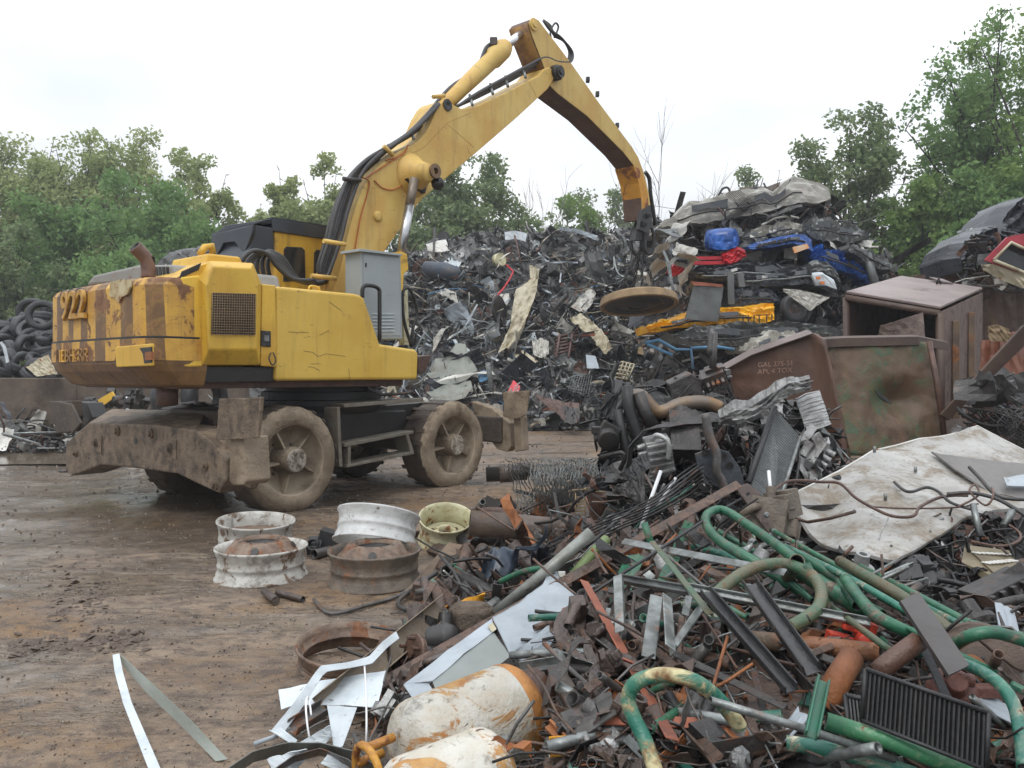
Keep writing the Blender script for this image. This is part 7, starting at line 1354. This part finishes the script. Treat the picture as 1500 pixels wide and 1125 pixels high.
GT('green_hoop', [(962, 1135, .16), (945, 1085, .20), (928, 1050, .24), (920, 1022, .28), (932, 1000, .32), (958, 990, .34), (990, 990, .34), (1022, 1000, .32), (1050, 1022, .26), (1072, 1048, .2), (1084, 1064, .16)], 13, mat('worn_hoop_paint', lin((30, 98, 84)), lin((40, 106, 84)), s=5, rough=.4, rust=.52, rs=8, rcol=lin((110, 78, 44)), rcol2=lin((190, 182, 140)), dirt=.15, ds=10, bump=.5), 'worn green hoop with cream flaking patches closest to the camera', n=20, sub=6, hollow=.2)
GT('zinc_tube', [(1040, 1026, .34), (1180, 1068, .22), (1310, 1112, .14)], 7, m_gsteel, 'bright zinc tube crossing the worn green hoop', sub=1, n=14)
GT('green_pipe', [(1210, 1056, .2), (1300, 1085, .18), (1440, 1140, .14)], 15, mat('fresh_green', lin((56, 116, 76)), lin((42, 94, 66)), s=7, rough=.36, rust=.24, rs=16, rcol2=(.4, .4, .3), dirt=.2, ds=10, bump=.3), 'thick bright green pipe under the black grating', sub=1, n=20)
GT('green_pipe', [(1152, 1088, .12), (1230, 1100, .12), (1340, 1135, .08)], 13, m_green2, 'thick teal pipe with yellow flaking end', sub=1, n=20)
GB('green_bar', (1204, 998, .30), (1186, 1082, .26), 19, mat('teal_flat_bar', lin((44, 116, 92)), lin((70, 84, 70)), s=5, rough=.45, rust=.25, rcol2=(.4, .36, .26), bump=.2), 'short teal flat bar standing before the grating', kind_='channel')
GB('green_bar', (1010, 764, .16), (972, 852, .12), 16, m_green, 'flat green bar behind the zinc frame', kind_='flat')
GP('green_plate', [(920, 816, .14), (935, 812, .14), (945, 818, .14)], [(895, 858, .1), (905, 870, .1), (925, 868, .1)], m_green, 'dark green bent plate behind the orange brown angle bar')
rgt = random.Random(19)
for k, (a, b, w_) in enumerate([((1128, 775), (1300, 868), 5), ((1150, 800), (1345, 905), 6), ((1075, 800), (1190, 880), 5), ((1205, 852), (1395, 968), 5), ((1260, 830), (1450, 930), 7), ((1015, 800), (1140, 850), 6), ((1300, 905), (1460, 985), 5), ((1220, 890), (1320, 965), 6), ((1095, 905), (1010, 850), 5), ((1340, 880), (1500, 960), 6)]):
    mid = ((a[0]+b[0])/2+rgt.uniform(-8, 8), (a[1]+b[1])/2+rgt.uniform(-10, 6)); z0 = rgt.uniform(.14, .24)
    GT('slim_tube', [(a[0], a[1], z0), (mid[0], mid[1], z0+.02), (b[0], b[1], z0-.03)], w_, (m_green, m_green2, m_green, m_olive)[k % 4], 'slim green tube among those running parallel to the right edge', group='slim green tubes in the tangle', sub=4)
for k, (a, b, w_) in enumerate([((905, 905), (1030, 1010), 7), ((985, 955), (1150, 1035), 6), ((860, 1010), (1000, 900), 6), ((1060, 905), (1240, 975), 6), ((1180, 960), (1330, 905), 5), ((930, 870), (1060, 800), 6)]):
    GB('rusty_flat_bar', (a[0], a[1], .14), (b[0], b[1], .12), w_*2, (MIXF[0], m_dsteel)[k % 2], 'long rusty flat bar thrown across the tangle', kind_='angle', group='long rusty flat bars in the tangle')
# zinc frame bars
for a, b, w_, lb, kd, tw in [((912, 792, .30), (1150, 838, .26), 13, 'upper zinc angle bar of those crossing the middle of the bank', 'angle', 0), ((908, 850, .26), (1012, 868, .25), 13, 'left zinc channel piece above the black stand', 'channel', 0), ((1000, 862, .24), (1275, 915, .18), 14, 'long zinc channel running under the black bars', 'channel', 0),
                         ((904, 842, .30), (907, 925, .18), 14, 'upright zinc angle post at the left of the frame', 'angle', .5), ((978, 872, .28), (983, 948, .20), 18, 'upright zinc angle post in the middle of the frame', 'angle', -.5), ((1028, 888, .24), (988, 944, .18), 11, 'slanting zinc brace joining the middle post', 'angle', 0),
                         ((962, 872, .26), (950, 962, .16), 20, 'flat zinc plate hanging beside the middle post', 'flat', 0), ((1010, 872, .2), (1004, 900, .16), 11, 'short zinc post behind the brace', 'angle', 0), ((884, 925, .1), (892, 890, .14), 8, 'small zinc piece left of the frame', 'flat', 0)]: GB('zinc_bar', a, b, w_, m_gsteel, lb, kind_=kd, tw=tw)
GB('angle_bar', (955, 792, .36), (1040, 898, .26), 10, m_olive, 'thin olive angle bar leaning over the zinc frame')
GB('black_channel', (1034, 870, .30), (1160, 1015, .16), 20, m_blk if 0 else mat('wet_black_steel', (.02, .02, .022), (.035, .034, .034), s=4, rough=.3, bump=.3), 'wet black channel bar leaning down from the zinc frame', kind_='channel')
GB('black_channel', (1100, 858, .30), (1192, 988, .20), 24, mat('wet_black_steel', (1, 1, 1)), 'shorter wet black channel beside the question mark pipe', kind_='channel', tw=.3)
GB('rusty_bar', (1105, 980, .12), (1130, 1090, .08), 12, m_dsteel, 'narrow black bar lying on the tray', kind_='angle')
GT('rust_pipe', [(960, 946, .08), (1072, 972, .08)], 11, MIXF[0], 'dark rusty pipe lying flat behind the tray', sub=1, n=16)
GT('rust_pipe', [(1090, 936, .12), (1180, 944, .12), (1290, 956, .12)], 15, mat('grey_orange_pipe', lin((132, 84, 52)), lin((124, 114, 98)), s=3, rough=.55, rust=.4, rs=9, bump=.7), 'thick rust orange pipe running to the red valve', sub=1, n=18)
GT('rust_pipe', [(1200, 1040, .06), (1228, 990, .14), (1246, 962, .14)], 28, m_orust, 'short wide rusty barrel behind the teal flat bar', sub=1, n=24) if 0 else GT('rust_pipe', [(1205, 1040, .06), (1228, 995, .12), (1246, 966, .12)], 22, m_orust, 'short wide rusty barrel behind the teal flat bar', sub=1, n=24, hollow=.1)
GT('rebar', [(1066, 932, .22), (1044, 1008, .14)], 3.2, m_orust, 'short orange reinforcing bar standing over the tray', 'rod', sub=1, hollow=0, n=6)
GT('thin_rod', [(1035, 862, .2), (960, 800, .26)], 2.5, m_steel, 'thin grey rod behind the zinc frame', 'rod', sub=1, hollow=0, n=6)
GT('thin_rod', [(1020, 936, .1), (1165, 975, .1)], 3.4, m_rust, 'ribbed rusty rod lying under the black channel', 'rod', sub=1, hollow=0, n=6)
GT('thin_rod', [(1028, 898, .2), (1080, 980, .1)], 2.5, m_rust, 'thin rusty rod hanging under the slanting brace', 'rod', sub=1, hollow=0, n=6)
GT('thin_rod', [(1110, 912, .16), (1062, 950, .14)], 3, m_steel, 'short grey rod behind the black channel', 'rod', sub=1, hollow=0, n=6)
# dark plate, shaft, saw disc, grating
pl_ = MB(); q = [G(1319, 880, .36), G(1346, 867, .38), G(1420, 974, .30), G(1390, 989, .30)]; pl_.prism(q, (0, .012, -.012)); pl_.build('steel_plate', mat('dark_satin_plate', lin((88, 84, 82)), lin((74, 70, 68)), s=3, rough=.38, metal=.4, dirt=.1, bump=.1), label='smooth dark steel plate leaning across the green pipes', cat='plate')
GT('rusty_shaft', [(1285, 985, .2), (1310, 965, .24), (1345, 940, .28)], 17, m_rust, 'rusty ribbed shaft disappearing under the dark plate', 'machine part', sub=2, n=16, hollow=0)
GB('black_bar', (1352, 945, .24), (1392, 1030, .16), 14, m_blk, 'black flat bar hanging from the rusty shaft', kind_='flat')
sd = thing('round_cover', G(1440, 970, 0), 'round brown steel cover standing behind the teal pipe', 'machine part'); c = G(1450, 985, .10)+Vector((0, .05, 0)); MB().lathe(c, (-.35, -.8, .5), [(-.01, 0), (-.01, .14), (.0, .15), (.01, .14), (.01, .08), (.03, .06), (.03, 0)], 36, smooth=False).build('plate', mat('brown_cover', lin((104, 84, 70)), lin((82, 66, 56)), s=4, rough=.6, dirt=.3, bump=.5), sd)
MB().lathe(c+Vector((-.05, -.03, .0)), (-.35, -.8, .5), [(0, .05), (.03, .045), (.04, .03), (.04, 0)], 24, smooth=False).build('hub', m_orust, sd)
hsg = MB(); rq_ = random.Random(3); c = G(1395, 1012, .12); hsg.lathe(c, (-.2, -.7, .6), [(-.06, 0), (-.06, .06), (.0, .075), (.03, .06), (.04, .035), (.08, .03), (.08, 0)], 20); hsg.box(c+Vector((.08, 0, .0)), (.12, .04, .035)); hsg.lathe(c+Vector((.0, -.04, .05)), (1, -.3, 0), [(-.04, .02), (.04, .02), (.04, .01), (-.04, .01)], 12); hsg.build('pump_housing', mat('red_brown_casting', lin((120, 74, 62)), lin((92, 60, 52)), s=6, rough=.55, bump=.6), label='red brown pump housing behind the black grating', cat='machine part', bevel=.004)
def grating(name, q, nbar, lb, kn=None, depth=.06):
    t_ = thing(name, q[2], lb, 'grating'); f_ = MB()
    for i in range(4): f_.tube([q[i], q[(i+1) % 4]], .007, 4)
    f_.build('frame', m_blk, t_)
    for i in range(nbar):
        t = (i+1)/(nbar+1); a, b = q[0].lerp(q[1], t), q[3].lerp(q[2], t); d = (b-a).normalized(); n_ = (q[1]-q[0]).normalized(); MB().prism([a, a+n_*.0045, b+n_*.0045, b], (0, .016, .004)).build('bar', m_blk, t_)
    a, b = q[0].lerp(q[3], .5), q[1].lerp(q[2], .5); MB().tube([a+Vector((0, .02, 0)), b+Vector((0, .02, 0))], .005, 4).build('cross_bar', m_dsteel, t_)
grating('drain_grating', [G(1268, 980, .34), G(1448, 1044, .34), G(1445, 1128, .22), G(1262, 1055, .22)], 25, 'black slotted grating standing on the bright green pipe')
grating('drain_grating', [G(1238, 1018, .2), G(1290, 1030, .2), G(1300, 1100, .12), G(1244, 1082, .12)], 9, 'second black grating half hidden behind the front one')
# red valve
rv = MB(); c = G(1250, 935, .12)
for o, s in (((-.05, 0, 0), (.09, .05, .035)), ((.03, 0, .01), (.05, .04, .06)), ((.06, .0, .02), (.03, .04, .07)), ((.0, 0, .035), (.08, .03, .02)), ((-.02, 0, -.03), (.04, .04, .04))): rv.box(c+Vector(o), s, Matrix.Rotation(.25, 3, 'Y'))
rv.lathe(c+Vector((.02, -.02, .0)), (0, -1, .2), [(0, .025), (.03, .022), (.03, 0)], 10); rv.build('red_valve', m_redor, label='orange red valve clamp on the end of the rust orange pipe', cat='valve', bevel=.004)
GT('rusty_elbow', [(1225, 915, .08), (1240, 925, .1), (1256, 912, .14)], 10, m_green2, 'open green pipe elbow above the red valve', n=14)
# tray with bits
ty_ = thing('steel_tray', G(1130, 1090, 0), 'rectangular rusty steel tray full of wet bits near the camera', 'tray')
tq = [G(1006, 1000, .06), G(1128, 955, .06), G(1242, 1078, .06), G(1038, 1112, .06)]; MB().prism(tq, (0, 0, -.01)).build('base', MIXF[0], ty_)
for i in range(4): 
    a, b = tq[i], tq[(i+1) % 4]; MB().prism([a, b, b+UP*.045, a+UP*.045], ((b-a).cross(UP)).normalized()*.006).build('edge', m_dsteel, ty_)
for (u, v, m, lb, k) in [(1042, 1090, m_orust, 'small square rusty box on the tray', 0), (1078, 1088, m_orust, 'round orange rusty cap on the tray', 1), (820, 1095, m_cyel, 'small yellow rusty frame among the bits', 2)]:
    mb = MB(); c = G(u, v, .05)
    if k == 0: mb.loft([[c+Vector((x*a, y*a, z)) for x, y in ((-1, -1), (1, -1), (1, 1), (-1, 1))] for a, z in ((.022, 0), (.032, .035), (.034, .036), (.028, .034), (.02, .01))])
    elif k == 1: mb.lathe(c, (0, -.2, 1), [(0, .036), (.012, .042), (.035, .036), (.04, .03), (.035, .02), (.035, 0)], 24)
    else: mb.tube([c+Vector(p) for p in ((-.03, 0, -.02), (-.03, 0, .03), (.04, 0, .035), (.045, 0, -.02), (-.03, 0, -.025))], .005, 6)
    mb.build('rusty_box' if k == 0 else 'rusty_plug' if k == 1 else 'small_bracket', m, label=lb, cat='machine part', bevel=.002 if k < 1 else 0)
tb2 = MB(); rb2 = random.Random(6)
for i in range(90):
    a_, b_ = rb2.random(), rb2.random(); c = tq[0].lerp(tq[1], a_).lerp(tq[3].lerp(tq[2], a_), b_)+UP*.012; s = rb2.uniform(.015, .05); k = rb2.random(); mi = rb2.choice((0, 0, 1, 1, 2, 3))
    if k < .3: j_rod(tb2, c, s*1.6, rb2, mi, r=.0035)
    elif k < .6: j_chunk(tb2, c, s*1.3, rb2, mi)
    elif k < .8: j_ring(tb2, c, s*1.4, rb2, mi)
    else: tb2.lathe(c, rdir(rb2), [(0, 0), (0, .2*s), (.12*s, .2*s), (.12*s, .1*s), (s, .1*s), (s, 0)], 6, mi, smooth=False)
tb2.build('metal_bits', [MIXF[0], m_dsteel, m_orust, m_gsteel], kind='stuff', label='small bolts, rings and rusty bits spilled in the steel tray')
# brown castings and channel behind the tanks
for (u, v, s, lb) in [(855, 925, .26, 'brown cast bracket with round opening behind the grey cabinet'), (905, 1000, .2, 'dark brown casting left of the green hoop'), (885, 955, .16, 'small brown casting beside the orange bar')]:
    mb = MB(); c = G(u, v, .08); rr = random.Random(int(u)); mb.lathe(c, (-.1, -.6, .7), [(-.03, .05*s/.2), (-.03, .09*s/.2), (.03, .1*s/.2), (.03, .05*s/.2), (-.03, .05*s/.2)], 22, smooth=False); j_chunk(mb, c+Vector((-.02, 0, .08)), s*.8, rr); j_chunk(mb, c+Vector((.05, 0, -.03)), s*.7, rr); mb.build('cast_bracket', MIXF[7], label=lb, cat='machine part', bevel=.005)
GB('steel_channel', (812, 975, .12), (860, 1058, .08), 26, mat('flaking_channel', lin((84, 72, 62)), lin((66, 56, 50)), s=3, rough=.5, rust=.2, rcol=(.5, .48, .42), rcol2=(.6, .58, .5), rs=4, bump=.4), 'brown channel with white flaking spots beside the tank', kind_='box', h=.03)
GB('steel_channel', (932, 1000, .1), (880, 1085, .06), 16, MIXF[0], 'rusty channel lying under the orange brown bar', kind_='angle')
GT('rust_pipe', [(845, 885, .22), (832, 918, .16)], 8, MIXF[7], 'short brown tube standing on the cast bracket', sub=1)
GP('rusty_plate', [(885, 1015, .1), (905, 1010, .12)], [(888, 1050, .06), (912, 1040, .08)], m_orust, 'orange rusty bent plate beneath the green hoop', nu=8, nv=6)
# grey cabinet door and sheet
gc = thing('steel_cabinet', G(720, 1000, 0), 'torn light grey steel cabinet lying on the long angle bar', 'cabinet')
GPm = lambda top, bot, m, nm, **kw: patch(nm, [P(*p) for p in top], [P(*p) for p in bot], m, parent=gc, **{**dict(nu=16, nv=10, amp=.010, th=.003, sc_=.7), **kw})
GPm([(721, 906, 3.85), (762, 882, 4.0), (795, 856, 4.15), (802, 842, 4.25), (815, 836, 4.3)], [(748, 962, 3.5), (765, 948, 3.6), (790, 928, 3.72), (816, 906, 3.85), (846, 880, 4.0)], m_lgrey, 'top_sheet', nu=30, nv=18, dent=(.03, .45, .7, .18, .25), smooth=True)
GPm([(748, 961, 3.5), (775, 940, 3.62), (816, 905, 3.85), (847, 879, 4.0)], [(768, 972, 3.5), (800, 956, 3.6), (815, 930, 3.7), (838, 896, 3.9)], m_lgrey, 'side_sheet', amp=.012)
GPm([(633, 997, 3.3), (680, 960, 3.5), (722, 925, 3.75)], [(642, 1022, 3.2), (690, 1005, 3.28), (748, 962, 3.5)], mat('cabinet_inner', lin((146, 152, 148)), lin((132, 138, 134)), s=2, rough=.5, dirt=.1, bump=.06), 'inner_sheet', amp=.004)
GPm([(592, 1003, 3.35), (660, 950, 3.6), (721, 907, 3.85)], [(634, 998, 3.29), (680, 958, 3.5), (724, 926, 3.74)], m_lgrey, 'flange', amp=.006, nv=5)
GPm([(591, 1004, 3.34), (620, 990, 3.36)], [(612, 1034, 3.15), (642, 1022, 3.2)], m_lgrey, 'end_flange', amp=.004, nu=6, nv=5)
MB().prism([P(715, 918, 3.75), P(722, 914, 3.75), P(727, 922, 3.72), P(721, 926, 3.72)], (0, .02, 0)).build('latch', m_crm, gc)
MB().prism([P(818, 838, 4.22), P(828, 838, 4.22), P(828, 845, 4.22), P(820, 845, 4.22)], (0, .02, 0)).build('hinge', m_wht, gc)
# gas cylinders
m_tank = mat('peeling_white_tank', (.56, .54, .48), (.46, .42, .34), s=7, rough=.45, scr=.5, rust=.44, rs=5.5, rcol=(.36, .15, .035), rcol2=(.46, .27, .10), dirt=.3, dcol=(.2, .18, .15), ds=16, bump=.5, bs=80)
m_tor = mat('orange_rust_tank', (.48, .21, .05), (.26, .10, .03), s=9, rough=.6, dirt=.25, dcol=(.12, .06, .03), ds=4, bump=.5)
def gas(a, b, R_, lb, wear, d0=.5):
    a, b = Vector(a), Vector(b); ax = (b-a).normalized(); L = (b-a).length; t_ = thing('gas_cylinder', a.lerp(b, .5)-UP*R_, lb, 'gas cylinder')
    dome = [(R_*.55*math.sin(k), R_*math.cos(k)) for k in [i*math.pi/2/7 for i in range(8)]]
    MB().lathe(a, ax, [(-h, r) for h, r in dome[::-1]]+[(L*.28, R_), (L*.30, R_*1.006), (L*.32, R_), (L, R_)], 48).build('shell', m_tank, t_)
    MB().lathe(b, ax, [(-.0, R_), (.01, R_*1.008), (.02, R_)]+[(h+.02, r) for h, r in dome[1:]], 48).build('dome', wear, t_)
    return t_, a, b, ax, R_
t1, a, b, ax, R1 = gas(P(618, 1100, 2.70), P(742, 1046, 2.92), .172, 'rusty white gas cylinder lying below the grey cabinet', m_tor)
MB().lathe(b+ax*.085, ax, [(.0, R1*.66), (.075, R1*.68), (.078, R1*.64), (.0, R1*.62)], 32).build('foot_ring', m_rust, t1)
cl2 = MB(); o1 = a-ax*.10; 
u1 = UP-ax*ax.z; u1.normalize(); s1 = ax.cross(u1)
for k in (-1, 1): cl2.tube([o1+s1*.085*k-ax*.0, o1+s1*.085*k-ax*.10], .016, 6)
cl2.tube([o1+(u1*math.sin(t)+s1*math.cos(t))*.09-ax*.10 for t in [i*math.pi/8 for i in range(17)]], .014, 6); cl2.tube([o1+u1*.085, o1+u1*.085-ax*.10], .016, 6)
cl2.build('collar', mat('yellow_collar', lin((186, 136, 52)), lin((140, 88, 36)), s=14, rough=.5, rust=.45, rs=12, bump=.5), t1)
t2, a, b, ax, R2 = gas(P(600, 1185, 2.40), P(706, 1142, 2.52), .150, 'second rusty gas cylinder in front of the first, cut by the frame edge', m_tank)
# white plates, straps and hoops at the lower edge
GP('white_plate', [(408, 1012, .08), (450, 1002, .09), (505, 992, .10), (566, 984, .12)], [(412, 1040, .05), (430, 1033, .06), (505, 1034, .06), (552, 1038, .06)], m_white, 'largest white cut plate at the foot of the channel beam', nu=20, amp=.008)
GP('white_plate', [(479, 1034, .12), (492, 1034, .12), (523, 1037, .12)], [(489, 1092, .07), (494, 1096, .06), (502, 1094, .06)], m_white, 'white tapering plate hanging in front of the largest one', nu=8, amp=.004)
GP('white_plate', [(438, 1088, .08), (460, 1075, .1), (483, 1062, .12)], [(462, 1096, .06), (476, 1090, .06), (486, 1078, .08)], m_white, 'white folded plate between the grey hoops', amp=.01)
GP('white_plate', [(395, 1072, .06), (412, 1068, .07)], [(430, 1092, .05), (436, 1086, .05)], m_white, 'small white plate at the end of the bent strap', nu=6, nv=4)
GP('white_strap', [(396, 1072, .06), (430, 1030, .12), (462, 985, .18), (470, 975, .18), (510, 970, .18), (540, 962, .2), (560, 940, .24), (580, 925, .26)], [(412, 1078, .05), (446, 1032, .11), (472, 990, .17), (480, 983, .17), (514, 978, .17), (545, 972, .19), (568, 948, .22), (585, 935, .24)], m_white, 'white bent strap lying over the largest white plate', nu=40, nv=3, amp=.002)
GP('white_strap', [(165, 960, .16), (168, 985, .14), (180, 1030, .10), (218, 1128, .02)], [(175, 958, .16), (180, 985, .14), (193, 1030, .10), (236, 1128, .02)], m_white, 'white leg of the long folded strap on the mud', nu=30, nv=3, amp=.001)
GP('grey_strap', [(175, 958, .16), (222, 1000, .12), (280, 1056, .07), (334, 1112, .02)], [(180, 975, .13), (212, 1012, .09), (262, 1060, .04), (316, 1115, .005)], mat('grey_green_strap', lin((124, 128, 118)), lin((140, 144, 136)), s=2, rough=.4, dirt=.15), 'grey inner leg of the long folded strap on the mud', nu=30, nv=3, amp=.001)
for i, (pts, w_, m, lb) in enumerate([([(330, 1128), (372, 1100), (420, 1088), (470, 1088), (520, 1100), (560, 1128)], 16, m_dsteel, 'wide dark sheet hoop at the lower edge'), ([(400, 1128), (432, 1106), (470, 1096), (510, 1112), (530, 1130)], 10, m_steel, 'inner grey sheet hoop at the lower edge')]):
    top = [G(u, v, .14) for u, v in pts]; bot = [G(u, v+w_, .08) for u, v in pts]; patch('sheet_hoop', top, bot, m if i else mat('hoop_grey', lin((96, 98, 92)), lin((78, 80, 74)), s=3, rough=.4, dirt=.2), nu=30, nv=4, amp=.003, th=.003, label=lb, cat='strap')
GP('white_plate', [(390, 1110, .1), (430, 1100, .12), (448, 1096, .12)], [(400, 1130, .06), (430, 1130, .06), (455, 1104, .08)], m_white, 'white sheet piece caught inside the dark hoop', amp=.01)
GP('white_plate', [(470, 1118, .1), (480, 1105, .12)], [(500, 1132, .06), (515, 1118, .08)], m_white, 'white sheet corner beside the inner hoop', amp=.01, nu=6, nv=4)
for pts, lb in [([(534, 976, .22), (536, 1010, .20), (537, 1060, .14), (536, 1096, .06)], 'upright white wire crossing the largest plate'), ([(455, 1090, .06), (450, 1060, .12), (448, 1030, .16), (452, 1022, .16), (456, 1048, .12)], 'white hooked wire above the folded plate'),
                ([(566, 1038, .08), (550, 1068, .06), (542, 1086, .05), (552, 1100, .04)], 'grey curved wire beside the cylinder collar'), ([(574, 960, .18), (566, 985, .14), (562, 1000, .12)], 'thin wire under the channel beam'), ([(440, 1075, .08), (480, 1054, .1), (530, 1044, .1), (562, 1036, .1), (584, 1040, .08)], 'grey flat wire lying below the largest plate')]:
    GT('white_wire', pts, 1.8, m_whtp if 'white' in lb else m_steel, lb, 'wire', n=6, hollow=0)
GT('aluminium_tube', [(372, 1090, .02), (400, 1080, .03), (425, 1066, .05)], 4, m_lgrey, 'pale flattened tube at the left of the white plates', 'pipe', sub=1)
GB('channel_end', (425, 1072, .04), (475, 1040, .06), 22, m_steel, 'grey channel end sticking out below the largest plate', kind_='channel')
# ---------------------------------------------------------------- damp air
hz = bpy.data.materials.new('damp_air'); hz.use_nodes = True; t_ = hz.node_tree; t_.nodes.clear(); pv = t_.nodes.new('ShaderNodeVolumePrincipled'); ho = t_.nodes.new('ShaderNodeOutputMaterial'); t_.links.new(pv.outputs[0], ho.inputs['Volume'])
pv.inputs['Color'].default_value = (.93, .96, 1, 1); pv.inputs['Density'].default_value = .0013; pv.inputs['Anisotropy'].default_value = .1
MB().box((0, 30, 12.0), (330, 330, 27)).build('haze', hz, kind='stuff')
sc.cycles.volume_bounces = 1
